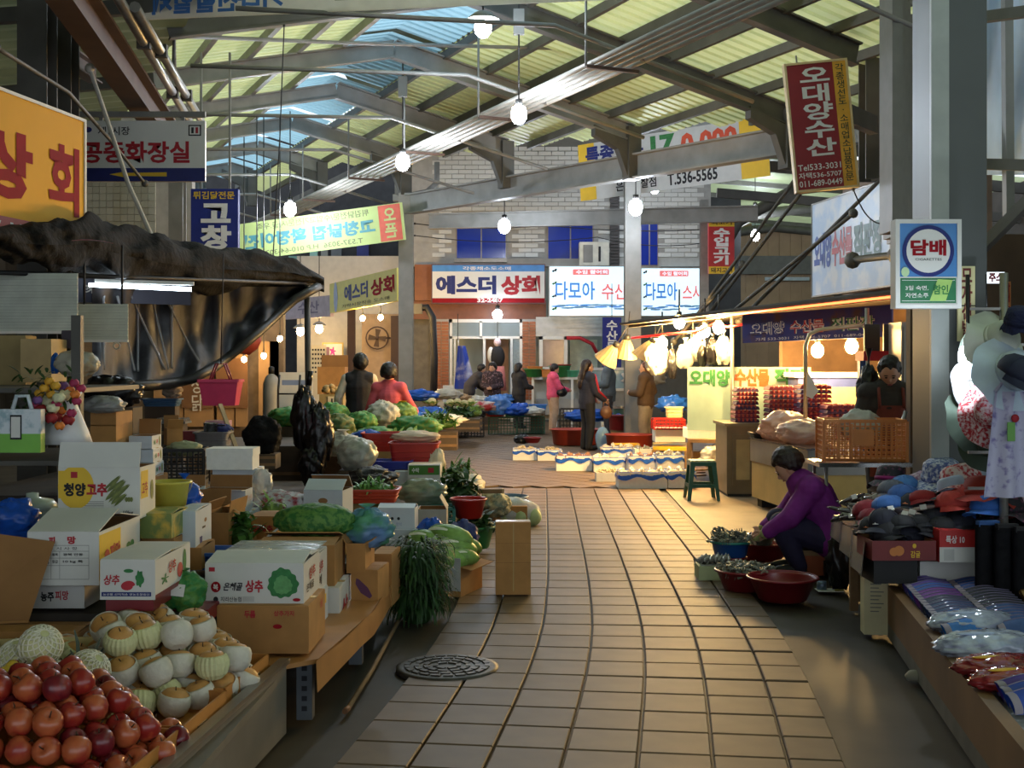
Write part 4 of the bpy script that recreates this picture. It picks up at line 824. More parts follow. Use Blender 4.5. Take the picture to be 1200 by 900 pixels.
for x0, x1, y0, y1 in ((-.11, .14, .1, .102), (-.11, .14, .02, .022), (-.11, -.108, .02, .1), (.138, .14, .02, .1), (-.11, .14, .073, .075), (-.11, .14, .046, .048)): panel(q.o, Mf, x0, x1, y0, y1, INK, .001)
text(q.o, '생산자 경북 안동시', Mf, .01, .087, .22, .014, INK, 0, z=.001); text(q.o, '전화번호', Mf, -.06, .06, .07, .011, INK, 0, z=.001)
carton('plain kraft carton stacked under the chilli carton', 70, 160, 609, 668, 5.95, .4, 0, CARD)
q = carton('small carton printed with green and yellow fruit', 164, 201, 603, 631, 5.9, .3, .0, mat('fruit_print', (120, 138, 74), .5, rgb2=(206, 176, 70), scale=14, mid=.55)); q2 = carton('kraft carton beneath the fruit-printed carton', 166, 204, 631, 668, 5.95, .35, 0, CARD)
q = carton('pale carton with small blue marks beside the yellow bucket', 206, 229, 600, 643, 6.1, .35, .02, BWCARD, None, ('x', 2, 2)); cp(q, .1, .25, .3, .45, NAVY); cp(q, .4, .6, .5, .56, INK, 'R'); cp(q, .25, .4, .75, .95, NAVY, 'R'); cd(q, .6, .35, .08, .06, mat('hand_hole', (150, 110, 70), .8), 'R')
carton('worn kraft carton under the pale blue-marked carton', 207, 236, 643, 668, 6.1, .3, .02, CARD)
t = T('bucket', 'translucent yellow plastic bucket behind the chilli carton', 'bucket', W(199, 603, 6.35)); B().lathe([(.075, 0), (.1, .16), (.115, .165), (.115, .175), (.098, .175), (.073, .01), (.001, .01)], 20).build('pail', mat('lemon_plastic', (224, 216, 96), .35, transl=.2), t); B().tube([(.11 * math.cos(a), .02, .17 - .1 * abs(math.sin(a))) for a in [PI * i / 10 for i in range(11)]], .004, 5).build('handle', GALV, t)
bag('blue plastic sheet bunched beside the yellow bucket', W(216, 602, 6.5), (.09, .07, .09), BLUEF, 2, .06)
# big lettuce cartons on the kraft shelf
q = carton('white lettuce carton with big green leaf print on the kraft shelf', 240, 356, 661, 710, 5.5, .4, -.02, WCARD, None, ('x', 8, 3))
def leafshape(t): return .93 + .05 * math.cos(2 * PI * 11 * t) + .05 * math.cos(2 * PI * 3 * t + 1)
cd(q, .79, .46, .165, .38, GREENINK, fn=leafshape, n=60); cd(q, .79, .5, .1, .24, mat('pale_green_print', (96, 160, 96), .6, var=.2, scale=40), z=.003, fn=leafshape, n=40); cd(q, .11, .55, .05, .13, CRIM); ct(q, '복', .085, .135, .48, .62, WLET, .02, z=.005); ct(q, '은혜골', .19, .38, .44, .64, INK, .03, skew=.1); ct(q, '상추', .41, .59, .38, .68, RED, .04); ct(q, '지리산농협', .16, .37, .78, .9, INK, .01); cp(q, .38, .5, .77, .9, mat('pale_grey_print', (190, 190, 186), .6)); cd(q, .93, .85, .04, .04, CRIM); cp(q, .04, .1, .08, .18, RED); cd(q, .11, .85, .025, .07, INK)
ct(q, '상추', .3, .7, .2, .5, RED, .03, 'R'); ct(q, '은혜골', .15, .6, .55, .75, INK, .02, 'R')
q = carton('second white lettuce carton wrapped in clear film behind the leaf-print carton', 258, 366, 656, 704, 5.95, .42, -.02, WCARD, None, ('x', 6, 2)); ct(q, '상추', .4, .7, .2, .5, RED, .03, 'R'); ct(q, '은혜', .2, .6, .55, .8, INK, .02, 'R')
ftop = B().bx(-q.w / 2, q.w / 2, -q.l / 2, q.l / 2, q.h + .03, q.h + .033).build('film_cover', CLEAR, q.o)
q = carton('kraft carton with red print under the leaf-print lettuce carton', 254, 362, 711, 766, 5.45, .42, -.02, CARD, None, ('x', 0, 0)); ct(q, '두릅', .3, .42, .08, .24, RED, .03); ct(q, '상추가지', .62, .84, .08, .2, RED, .02); cd(q, .66, .42, .05, .05, CRIM); ct(q, '농산물', .66, .8, .1, .3, RED, .03, 'R')
q = carton('white carton standing under the film-wrapped lettuce carton', 268, 368, 704, 762, 5.93, .4, -.02, BWCARD, None, ('x', 0, 0)); cp(q, .1, .6, .35, .7, mat('pale_grey_print', (0, 0, 0)), 'R'); cp(q, .55, .85, .1, .3, YEL, 'R'); cd(q, .62, .55, .1, .08, INK, 'R')
carton('tall kraft carton with green leaf print behind the lettuce cartons', 300, 392, 640, 690, 6.45, .4, 0, CARD, CARDIN, ('x', 5, 12)); 
q = carton('white carton with crimson lettering squeezed behind the kraft shelf boxes', 340, 398, 690, 745, 6.4, .4, 0, WCARD, None, ('x', 0, 0)); ct(q, '상', .2, .75, .3, .75, RED, .04, 'R')
q = carton('open kraft carton with a green bag spilling out', 406, 428, 637, 672, 6.75, .3, -.06, CARD, CARDIN, ('y', 125, 150)); ct(q, 'M', .45, .55, .2, .4, INK, .02, 'R')
bag('green and blue tied plastic bag on the open kraft carton', W(430, 640, 6.95), (.15, .12, .11), mat('green_film', (96, 170, 130), .25, rgb2=(120, 160, 210), scale=5, mid=.5, transl=.3, bump=.5), 5, .05)
q = carton('kraft carton printed with a purple eggplant', 411, 443, 669, 708, 6.75, .28, -.12, CARD, None, ('x', 2, 2)); b = B(); b.add([q.F @ Vector(p) for p in ((-.045, .05, .002), (-.03, .045, .002), (.02, -.0, .002), (.045, -.045, .002), (.03, -.06, .002), (-.02, -.03, .002), (-.05, .02, .002))], [(0, 1, 2, 3, 4, 5, 6)]); b.build('eggplant_print', mat('eggplant_purple', (96, 54, 90), .6), q.o)
carton('plain kraft carton beside the hanging green fern bundle', 436, 459, 650, 711, 7.2, .3, -.08, CARD, None, ('x', 2, 2))
# kraft shelf
KR = mat('kraft_paper', (176, 124, 70), .5, var=.15, scale=4)
sh = platform('low shelf covered in kraft paper beside the path', [(-1.0, 5.3), (-.86, 5.42), (-.74, 6.4), (-.72, 7.5), (-1.2, 7.6), (-1.42, 5.3)], .285, KR, 'paper_shelf', .02, False)
e = [(-.87, 5.36), (-.82, 5.75), (-.77, 6.15), (-.75, 6.5), (-.735, 6.9), (-.725, 7.4)]
B().add([(x + .01 + .012 * (i % 2), y, .29) for i, (x, y) in enumerate(e)] + [(x + .015, y, .15 + .012 * (i % 3)) for i, (x, y) in enumerate(e)], [(i, i + 1, i + 7, i + 6) for i in range(5)], 0, True).build('hanging_paper', KR, sh)
for x, y in ((-.93, 5.5), (-.83, 6.5), (-.85, 7.3), (-1.35, 5.5), (-1.2, 7.4)):
    l = B().bx(x - .035, x + .035, y - .035, y + .035, 0, .27).build('leg', mat('slotted_angle', (96, 100, 104), .5, .4), sh)
    if y < 6: 
        for k in range(5): B().bx(x - .012, x + .012, y - .037, y - .034, .04 + .045 * k, .062 + .045 * k).build('slot_hole', INK, l)
t = T('broom_stick', 'thin broken stick lying by the shelf leg on the concrete', 'stick', (0, 0, 0)); B().tube([GZ(408, 830, .012), GZ(436, 785, .012), GZ(472, 718, .02)], .012, 6).build('shaft', WOOD, t); B().tube([GZ(408, 830, .012), GZ(404, 834, .012)], .014, 6).build('tip', mat('stick_tip', (120, 80, 50), .7), t)
# hanging fern bundle
fb = T('greens_bundle', 'tall dark green bundle of feathery fern hanging to the floor', 'vegetables', GZ(488, 728)); b = B(); rg = random.Random(4)
B().ell((0, .08, .2), (.13, .13, .26), 14, 10).build('bundle_core', DLEAF, fb)
for i in range(1100):
    a = rg.uniform(0, 2 * PI); r = .05 + .1 * rg.random(); z = rg.uniform(.08, .5); leaf_card(b, (r * math.cos(a), .08 + r * math.sin(a), z), rg.uniform(.08, .2), .014, a + rg.uniform(-.5, .5), rg.uniform(-.6, .5), 1.8, 0, 3)
o = b.build('fronds', DLEAF, fb); o['kind'] = 'stuff'
# ================================================================ LEFT PRODUCE FIELD (beyond the cartons)
DT = mat('dark_timber_table', (84, 70, 54), .75, var=.3, scale=4)
platform('long low timber produce table between the cartons and the cabbage sacks', [(-.95, 7.9), (-.95, 11.6), (-1.0, 13.4), (-3.0, 13.4), (-3.2, 7.9)], .3, DT)
platform('back timber produce table under the green cabbage sacks', [(-1.1, 13.75), (-1.5, 15.4), (-3.7, 15.4), (-3.5, 13.75)], .66, DT)
platform('shadowed rear shop counter behind the styrofoam box', [(-2.4, 9.0), (-2.6, 13.0), (-4.1, 13.0), (-4.1, 9.0)], .62, mat('dark_counter', (0, 0, 0)), 'shop_counter')
# greens near the big lettuce cartons
b_ = bag('long green mesh sack of spring greens with white ties', W(370, 630, 6.9), (.235, .14, .1), mat('mesh_beans', (44, 104, 44), .6, rgb2=(96, 140, 62), scale=34, mid=.5, bump=.6), 1, 0, n=34, k=18, name='mesh_sack', cat='sack', lump=.1)
for k in range(2): B().tube([(-.2, -.06, .06 - .0), (-.245 - .01 * k, -.1, .02), (-.25, -.09 - .02 * k, -.04)], .006, 5).build('white_tie', WHITE, b_)
bag('green mesh bag with a white paper label beside the striped carton', W(214, 716, 5.35), (.1, .09, .09), mat('mesh_green2', (50, 126, 66), .55, rgb2=(86, 136, 60), scale=26, mid=.5, bump=.5), 8, .03, name='mesh_sack', cat='sack')
lab = bpy.data.objects['mesh_sack.001']; B().add([(-.05, -.102, .09), (.03, -.098, .08), (.035, -.085, .13), (-.045, -.088, .14)], [(0, 1, 2, 3)]).build('paper_label', WHITE, lab)
carton('maroon flat carton beneath the green mesh bag', 186, 244, 716, 730, 5.3, .3, 0, MAROON, None, ('x', 0, 0), tape=False)
q = carton('kraft cabbage carton with red lettering behind the lettuce cartons', 292, 325, 606, 635, 7.2, .28, -.05, CARD, None, ('x', 3, 2)); ct(q, '양배추', .12, .85, .32, .6, RED, .04); cd(q, .7, .8, .12, .07, CRIM)
carton('kraft carton under the cabbage carton', 290, 328, 635, 668, 7.15, .3, -.05, CARD)
greens('leafy green vegetables standing between kraft cartons', W(283, 634, 7.0), (.07, .07), LEAF, 90, .1, .04, .14, seed=3)
carton('kraft carton under the leafy greens', 268, 292, 634, 660, 7.0, .25, 0, CARD)
q = carton('open kraft carton with raised flaps behind the yellow bucket', 238, 268, 601, 640, 6.9, .3, -.1, CARD, CARDIN, ('y', 60, 100)); cp(q, .3, .75, .35, .75, WHITE, 'R')
carton('wide kraft carton with an upright back flap', 212, 262, 594, 648, 7.35, .18, -.03, CARD, CARDIN, ('x', None, 95))
q = carton('wide open white carton with brown inside', 236, 288, 574, 602, 7.9, .17, -.06, BWCARD, CARDIN, ('x', 175, 95)); ct(q, '신선농산물', .2, .8, .25, .5, mat('pale_red_print', (190, 150, 150), .6), .01, 'R')
carton('white carton under the wide open carton', 238, 290, 602, 632, 7.9, .34, -.06, BWCARD, None, ('x', 0, 0))
carton('pale blue-white carton with brown flaps half hidden by a bucket', 206, 234, 572, 600, 7.9, .15, .0, BWCARD, CARDIN, ('x', 150, 95))
fb_ = T('foam_box', 'clean white styrofoam box with lid on a lettered carton', 'box', W(276, 549, 9.0)); B().bx(-.185, .15, -.12, .12, 0, .12).build('tub_body', FOAM, fb_); B().bx(-.19, .155, -.125, .125, .1, .155).build('lid', FOAM, fb_)
q = carton('white carton with blue and green lettering under the styrofoam box', 249, 302, 550, 577, 8.95, .24, 0, BWCARD, None, ('x', 0, 0)); ct(q, '꽃마을', .5, .88, .3, .6, BLUEP, .04); cd(q, .25, .45, .16, .12, GREENINK)
carton('white carton at the base of the styrofoam stack', 250, 304, 577, 600, 8.95, .26, 0, WCARD, None, ('x', 0, 0))
bag('crumpled clear bag beside the styrofoam stack', W(308, 580, 8.9), (.07, .07, .1), CLEAR, 4, 0)
bag('heap of red onions under crumpled newspaper', W(330, 602, 8.3), (.2, .14, .08), mat('newspaper_red', (190, 190, 196), .6, rgb2=(150, 40, 50), scale=16, mid=.56, bump=.6), 6, 0, name='newspaper_heap', cat='heap')
carton('kraft carton under the newspaper heap', 304, 352, 602, 634, 8.25, .3, 0, CARD)
greens('pale celery tops poking out behind the mesh sack', W(318, 603, 7.9), (.08, .05), PLEAF, 50, .1, .02, .08, seed=9)
q = carton('pale open-topped carton with a hand hole and tented flaps', 355, 402, 575, 612, 8.2, .28, -.12, BWCARD, CARDIN, ('x', 28, 40)); cd(q, .5, .32, .12, .09, mat('hand_hole', (0, 0, 0))); ct(q, '농산물공판', .25, .8, .55, .68, mat('pale_blue_ink', (130, 150, 190), .6), .01)
carton('kraft carton under the tented pale carton', 352, 405, 612, 650, 8.1, .3, -.1, CARD)
# pinkish tub with greens and neighbours
t = tub('shallow red plastic tub full of shredded greens', W(436, 588, 9.6), .42, .3, .11, mat('brick_red_plastic', (188, 66, 40), .4, var=.08)); greens('shredded pale green leaves heaped in the shallow red tub', t.location + Vector((0, 0, .05)), (.18, .12), PLEAF if 0 else mat('fresh_green', (96, 150, 66), .5, var=.3, scale=14), 160, .1, .02, .11, seed=21)
carton('flat kraft carton under the shallow red tub', 410, 458, 588, 612, 9.6, .3, 0, mat('olive_card', (158, 138, 90), .7)); carton('maroon carton edge under the flat kraft carton', 406, 452, 612, 628, 9.5, .3, 0, MAROON, None, ('x', 0, 0), tape=False)
q = carton('small pale carton with two round vent holes', 442, 486, 596, 622, 8.7, .2, -.05, BWCARD, None, ('x', 12, 14)); 
for fx in (.4, .57): cd(q, fx, .45, .04, .07, INK)
ct(q, '참외', .5, .65, .62, .78, mat('pale_blue_ink', (0, 0, 0)), .0)
q = carton('second pale carton under the two-hole carton', 452, 488, 622, 648, 8.65, .22, -.05, BWCARD, None, ('x', 0, 0)); cp(q, .3, .7, .2, .7, NAVY, 'R')
bag('blue polythene sheet stuffed between pale cartons', W(505, 648, 8.75), (.1, .08, .13), BLUEF, 12, 0)
q = carton('grey carton with one kraft flap raised beside the blue sheet', 489, 523, 597, 626, 9.2, .25, .0, mat('grey_card', (158, 158, 150), .7), CARDIN, ('y', None, 60))
carton('kraft carton under the grey carton', 488, 525, 626, 662, 9.1, .28, 0, CARD)
bag('clear polythene bundle of greens lying on a teal crate', W(494, 591, 10.2), (.21, .15, .11), mat('olive_film', (150, 156, 130), .25, rgb2=(110, 130, 110), scale=6, mid=.5, alpha=.85, bump=.5), 14, 0)
crate('shallow teal plastic crate under the polythene bundle', W(505, 612, 10.2), .4, .3, .13, mat('teal_plastic', (44, 124, 116), .4), 0, 8, 3)
carton('kraft carton under the teal crate', 475, 534, 612, 640, 10.2, .3, 0, CARD)
basin('red basin half hidden beneath dark greens', GZ(549, 607, .3), .15, .16, REDP); greens('dark leafy greens piled behind the red basin', GZ(535, 585, .34), (.2, .16), DLEAF, 220, .13, .04, .2, seed=31)
t = T('timber_plank', 'short timber plank lying across the basins', 'plank', W(572, 578, 11.6), .1); B().bx(-.14, .14, -.03, .03, 0, .04).build('board', WOOD, t); B().bx(.13, .15, -.032, .032, -.002, .042).build('end_grain', PALEWOOD, t)
basin('wide blue-grey basin behind the gourds', GZ(596, 593, .12), .2, .1, mat('slate_basin', (62, 92, 116), .4)); 
cb = carton('kraft box supporting the blue-grey basin', 578, 618, 594, 610, 11.9, .3, 0, CARD)
t = T('gourd_tray', 'pale netted gourds packed in clear bags on the path edge', 'gourds', GZ(598, 616)); GRD = mat('pale_gourd', (170, 186, 130), .45, var=.2, scale=8)
for i, (x, y, z, r) in enumerate(((-.2, .1, .09, .1), (-.05, 0, .09, .1), (.1, -.02, .09, .09), (.22, .02, .08, .09), (-.12, .12, .17, .09), (.05, .12, .17, .1))): B().ell((x, y, z), (r, r * .9, r), 12, 9, None, 0, lambda d: 1 + .08 * nz(d, 3, i)).build('gourd', GRD, t)
B().ell((0, .08, .1), (.31, .17, .17), 24, 12, None, 0, lambda d: 1 + .1 * nz(d, 3, 5)).build('clear_wrap', CLEAR, t)
bag('mesh bag of white bean sprouts beside the gourds', GZ(580, 606, .1), (.15, .13, .13), mat('sprout_mesh', (190, 180, 140), .6, rgb2=(120, 130, 110), scale=20, mid=.5), 16, .0, name='mesh_sack', cat='sack')
basin('green basin of wilted trimmings by the open kraft box', GZ(556, 642, .05), .17, .18, GREENP); greens('wilted cabbage trimmings in the green basin', GZ(556, 642, .05) + Vector((0, 0, .15)), (.16, .15), DLEAF, 140, .12, .05, .09, seed=41)
bag('dark blue plastic bag next to the green basin', GZ(541, 648, .05), (.13, .11, .14), mat('navy_film', (52, 66, 126), .3, var=.25, scale=8, bump=.5), 19, .0)
# open box of napa cabbages
q = carton('open kraft carton of napa cabbages with wide flaps on the tiles', 511, 541, 664, 699, 8.35, .4, -.35, CARD, CARDIN, ('y', 200, 190)); B().bx(-q.w / 2 - .02, q.w / 2, -q.l / 2 - .006, -q.l / 2 - .002, .04, q.h + .06).build('white_front', mat('grey_white_card', (182, 184, 182), .6), q.o)
NAPA = mat('napa_leaf', (128, 168, 82), .45, var=.3, scale=14, bump=.35); NAPAW = mat('napa_rib', (232, 236, 214), .4, var=.06)
def napa(label, p, rot, s=1.):
    t = T('napa_cabbage', label, 'cabbage', p); t.rotation_euler = rot; t.scale = (s,) * 3
    B().ell((0, 0, 0), (.15, .085, .082), 18, 12, None, 0, lambda d: 1 + .05 * nz(d, 4, p[0])).build('head', NAPA, t)
    for i in range(6):
        a = i * PI / 3 + .3; b = B(); b.grid(lambda u, v: ((-.155 + .3 * u), (.089 * math.sin(PI * (.1 + .85 * u)) ** .6) * math.cos(a + (v - .5) * 1.3), (.087 * math.sin(PI * (.1 + .85 * u)) ** .6) * math.sin(a + (v - .5) * 1.3)), 8, 5)
        l = b.build('outer_leaf', NAPA, t); c = B(); c.grid(lambda u, v: ((-.158 + .22 * u), (.092 * math.sin(PI * (.1 + .8 * u)) ** .6) * math.cos(a + (v - .5) * .45 * (1 - u)), (.09 * math.sin(PI * (.1 + .8 * u)) ** .6) * math.sin(a + (v - .5) * .45 * (1 - u))), 6, 2); c.build('leaf_rib', NAPAW, l)
for (px, py, d, rz, s_), lb in zip(((523, 655, 8.4, .15, 1), (536, 643, 8.55, .3, .95), (529, 630, 8.6, -.25, 1.05), (502, 634, 8.6, -.1, .9), (547, 640, 8.7, -.5, .8), (545, 653, 8.45, .5, .7)), ('napa cabbage lying lowest at the front of the open box', 'napa cabbage wedged mid heap in the open box', 'plump striped napa cabbage on top of the heap', 'napa cabbage leaning against the fern bundle', 'darker green cabbage at the edge of the heap', 'small napa cabbage by the raised kraft flap')):
    napa(lb, W(px, py, d), (0, .15, rz), s_)
q = carton('tall taped kraft carton standing upright alone on the tiled path', 581, 622, 613, 697, 8.35, .16, .03, CARD, None, ('x', 1, 1)); cp(q, .49, .52, .0, .95, mat('packing_tape', (196, 168, 112), .25)); cp(q, 0, 1, .28, .285, CARDIN); cp(q, 0, 1, .55, .555, CARDIN)
# ---- second rank: red tubs, sacks
RT = mat('scarlet_tub', (176, 44, 34), .4, var=.08)
tub('deep red plastic tub lined with brown paper', W(486, 544, 12.6), .5, .36, .23, RT); tub('deep red plastic tub under leafy cabbages', W(455, 530, 13.4), .55, .38, .22, RT)
q = carton('olive carton under the deep red tubs', 440, 474, 530, 541, 13.2, .3, 0, mat('olive_card', (0, 0, 0)), None, ('x', 0, 0))
tub('blue plastic crate tub below the red tubs', W(456, 562, 12.4), .46, .34, .2, mat('royal_plastic', (38, 50, 150), .4))
q = carton('green and white produce carton under the paper-lined tub', 478, 516, 545, 577, 12.0, .3, 0, WCARD, None, ('x', 0, 0)); cp(q, .03, .97, .02, .36, mat('carton_green', (74, 130, 44), .6)); ct(q, '수박', .12, .35, .1, .28, WLET, .03); cp(q, .62, .8, .1, .28, RED, z=.003)
carton('white carton behind the green and white carton', 462, 480, 553, 577, 12.1, .3, 0, BWCARD, None, ('x', 0, 0))
bag('brown wrapping paper spread in the paper-lined red tub', W(488, 518, 12.7), (.25, .16, .06), mat('pinkish_paper', (206, 186, 160), .7, var=.1, bump=.4), 3, 0, name='wrapping_paper', cat='paper')
bag('big rounded milky plastic sack of vegetables', W(418, 551, 12.0), (.2, .18, .17), mat('grey_film', (150, 154, 142), .3, rgb2=(170, 170, 158), scale=7, mid=.5, bump=.6), 23, .0, name='plastic_sack', cat='sack', lump=.14)
bag('smaller milky sack leaning behind the rounded sack', W(402, 535, 12.8), (.2, .16, .13), MILKY, 24, .06, name='plastic_sack', cat='sack')
bag('heap of dark dried seaweed with burnt edges', W(435, 572, 11.4), (.23, .17, .1), mat('seaweed', (30, 28, 26), .5, rgb2=(100, 76, 48), scale=18, mid=.62, bump=1), 25, 0, name='seaweed_heap', cat='seaweed', lump=.3)
greens('green stalks poking from white paper near the kerb of the table', W(537, 560, 12.4), (.14, .2), LEAF, 120, .16, .025, .12, seed=51)
bag('crumpled white paper sack lying open on the table edge', W(548, 583, 12.0), (.16, .22, .12), mat('cream_paper', (214, 206, 182), .7, var=.08, bump=.5), 26, 0, name='paper_sack', cat='sack')
bag('blue and cream plastic sheet around the dark greens', W(536, 585, 11.8), (.2, .2, .1), mat('bluecream', (70, 96, 150), .5, rgb2=(200, 196, 180), scale=5, mid=.5, bump=.4), 27, 0, name='plastic_sheet', cat='sheet')
bag('yellowed paper bundle beside the red tub', W(511, 562, 12.5), (.09, .12, .17), mat('cream_paper', (0, 0, 0)), 28, .06, name='paper_sack', cat='sack')
# cabbages and sacks
for px, py, d, r, m, sd, lb in ((487, 512, 14.5, (.3, .2, .13), NETG, 31, 'broad green mesh sack of cabbages above the red tubs'), (466, 497, 15.2, (.0, 0, 0), NETG, 0, ''), (449, 500, 15.6, (.2, .17, .17), MILKY, 33, 'milky plastic sack of cabbages behind the mesh sacks'), (472, 496, 15.8, (.18, .15, .14), mat('lime_mesh', (130, 160, 70), .5, rgb2=(90, 130, 60), scale=20, mid=.5), 34, 'bright lime mesh sack with a yellow tie'), (424, 506, 15.2, (.19, .16, .13), NETG, 35, 'green mesh sack next to the milky cabbage sack'), (396, 516, 14.2, (.2, .17, .16), mat('olive_mesh', (140, 132, 70), .6, rgb2=(80, 110, 60), scale=18, mid=.48), 36, 'olive and yellow mesh sack near the black bags'), (389, 502, 15.6, (.22, .2, .17), NETG, 37, 'tall green mesh sack behind the hanging black bags'), (440, 520, 13.9, (.24, .15, .1), NETG, 38, 'flat green mesh sack resting by the blue sheet'), (338, 500, 15.8, (.26, .2, .13), NETG, 39, 'green tarpaulin sack beside the hand truck')):
    if lb: bag(lb, W(px, py, d), r, m, sd, 0.05 if 'tie' in lb else 0, name='mesh_sack', cat='sack', lump=.2, freq=3, neckm=YELP)
bag('bunched royal blue sheet among the cabbage sacks', W(430, 520, 13.6), (.18, .12, .08), BLUEF, 41, 0, name='plastic_sheet', cat='sheet')
greens('loose outer cabbage leaves along the front of the mesh sacks', W(478, 518, 13.9), (.26, .15), PLEAF, 150, .12, .06, .08, seed=61)
# far produce near the brick corner
def far_bag(px, py, d, r, m, sd, lb, name='plastic_bag', cat='bag', neck=0): return bag(lb, W(px, py, d), r, m, sd, neck, name=name, cat=cat, n=34, k=20, lump=.32, freq=2.6)
CAUL = mat('cauliflower', (206, 190, 140), .7, var=.15, scale=20)
platform('far low table of cauliflowers and blue-wrapped vegetables', [(-3.4, 18.2), (-1.7, 18.2), (-.9, 27.5), (-1.9, 27.5), (-2.6, 25.4), (-4.2, 25.2)], .28, DT)
for args in ((490, 470, 23, (.36, .28, .11), BLUEF, 51, 'crumpled blue sheet below the grey corner column'), (497, 491, 20, (.36, .22, .1), BLUEF, 52, 'second crumpled blue sheet nearer the cabbage sacks'), (512, 500, 18.8, (.4, .25, .1), mat('white_sheet', (196, 196, 188), .6, bump=.5), 53, 'white sheet spread under flat green vegetables'), (478, 498, 18.5, (.2, .2, .13), BLUEF, 54, 'small blue bundle against the lime sack'), (524, 468, 27, (.3, .25, .12), MILKY, 55, 'white plastic bundle beside the brick pier'), (540, 472, 27.5, (.28, .25, .1), mat('tan_heap', (150, 120, 84), .7, bump=.6), 56, 'brown heap of roots beside the brick pier'), (560, 476, 27.5, (.26, .25, .12), MILKY, 57, 'crumpled white paper bundle in front of the doorway'), (582, 486, 27, (.3, .22, .22), mat('blue_clear_film', (70, 120, 190), .25, var=.25, scale=6, bump=.5), 58, 'large puffed blue bag on the red basin'), (606, 487, 27, (.3, .22, .14), BLUEF, 59, 'crumpled blue bag above the teal box'), (592, 474, 29.5, (.2, .18, .13), mat('blue_clear_film', (0, 0, 0)), 60, 'small blue bag behind the puffed bag'), (624, 487, 27, (.24, .22, .1), mat('white_sheet', (0, 0, 0)), 61, 'folded white sheet beside the crumpled blue bag')):
    far_bag(*args)
for i, (px, py, d) in enumerate(((528, 477, 24), (536, 476, 24), (544, 478, 24), (506, 476, 22.5), (500, 474, 23), (552, 476, 24.5))):
    t = T('cauliflower', 'cream cauliflower head among the blue sheets', 'cauliflower', W(px, py, d), i, 'cauliflowers near the brick corner'); B().ell((0, 0, .08), (.09, .09, .075), 12, 8, None, 0, lambda dd: 1 + .15 * nz(dd, 7, i)).build('curd', CAUL, t); b = B()
    for k in range(7): leaf_card(b, (.05 * math.cos(k), .05 * math.sin(k), .02), .14, .09, k * .9, .9, .8)
    b.build('wrapper_leaves', PLEAF, t)
greens('flat pile of long green leaves on the white sheet', W(512, 497, 18.6), (.3, .15), LEAF, 160, .2, .04, .1, seed=71); greens('pale green leafy heap behind the black crates', W(548, 484, 24.5), (.3, .2), PLEAF, 120, .16, .06, .12, seed=72); greens('deep green leafy heap under the far cauliflowers', W(536, 486, 23.5), (.35, .2), DLEAF, 120, .18, .05, .1, seed=73)
BP = mat('black_crate_plastic', (30, 32, 36), .5)
crate('black plastic crate, lower of a pair beside the far green crates', W(537, 512, 26.2), .42, .36, .33, BP, 0, 6, 4); crate('black plastic crate, upper of a pair beside the far green crates', W(537, 493, 26.2), .42, .36, .33, BP, .03, 6, 4); crate('black plastic crate lying next to the green crates', W(556, 512, 26.4), .4, .36, .3, BP, 0, 6, 4)
far_bag(552, 492, 26, (.28, .2, .14), BLKBAG, 64, 'shiny black bag on the lying black crate'); far_bag(558, 482, 26.3, (.4, .3, .12), mat('red_white_sheet', (190, 184, 178), .6, rgb2=(170, 50, 56), scale=5, mid=.56), 65, 'red and white plastic sheet over vegetables')
GC = mat('bottle_green_crate', (38, 84, 66), .5)
crate('bottle-green plastic crate under the red basin', W(589, 509, 27.3), .62, .4, .38, GC, 0, 9, 6); crate('bottle-green plastic crate under the shallow red bowl', W(622, 508, 27.4), .6, .4, .38, GC, 0, 9, 6)
basin('deep red basin holding the puffed blue bag', W(580, 488, 27.2), .28, .2, REDP); tub('teal plastic box between two red basins', W(604, 488, 27.2), .5, .34, .17, mat('teal_plastic', (0, 0, 0)), 0); basin('shallow red bowl on the green crate', W(625, 486, 27.3), .24, .13, REDP); tub('pale blue-lidded box behind the shallow red bowl', W(630, 481, 27.9), .4, .3, .14, mat('bright_blue_box', (40, 120, 210), .4))
tub('white foam tray of vegetables held between two women', W(566, 474, 29), .8, .4, .12, FOAM); tub('teal tray under the white foam tray', W(568, 482, 29), .8, .4, .14, mat('teal_plastic', (0, 0, 0)))
carton('white carton leaning by the brick pier', 519, 532, 452, 472, 28, .3, 0, WCARD, None, ('x', 0, 0))
# fish shop shelf with green basins
shf = T('fish_shelf', 'white shelf unit with small doors in front of the fish shop', 'shelf', XD(656, 30.6)); B().bx(-.7, .7, -.2, .25, 1.18, 1.24).build('shelf_board', WHITE, shf); B().bx(-.68, .68, .1, .2, .2, 1.18).build('back_panel', mat('dim_white', (170, 172, 166), .6), shf)
for x in (-.68, -.1, .3, .66): B().bx(x - .03, x + .03, -.2, -.14, .0, 1.18).build('post', WHITE, shf)
B().bx(-.6, .6, -.15, .2, .3, .7).build('lower_chest', mat('grey_chest', (150, 152, 150), .5), shf)
for px, r, m, h, lb in ((626, .26, GREENP, .2, 'green basin with orange trays on the white fish shelf'), (656, .28, GREENP, .27, 'stack of green basins topped with a red one on the fish shelf'), (670, .2, mat('mint_basin', (90, 190, 150), .4), .16, 'mint basin with a red lid on the fish shelf')): basin(lb, Vector((XD(px, 30.5).x, 30.5, 1.24)), r, h, m)
tub('orange tray resting on the green basin', Vector((XD(627, 30.5).x, 30.5, 1.41)), .36, .26, .1, ORP); tub('small orange box between the green basins', Vector((XD(640, 30.3).x, 30.3, 1.24)), .22, .2, .2, ORP); basin('shallow red basin on the green basin stack', Vector((XD(657, 30.5).x, 30.5, 1.48)), .27, .07, REDP)
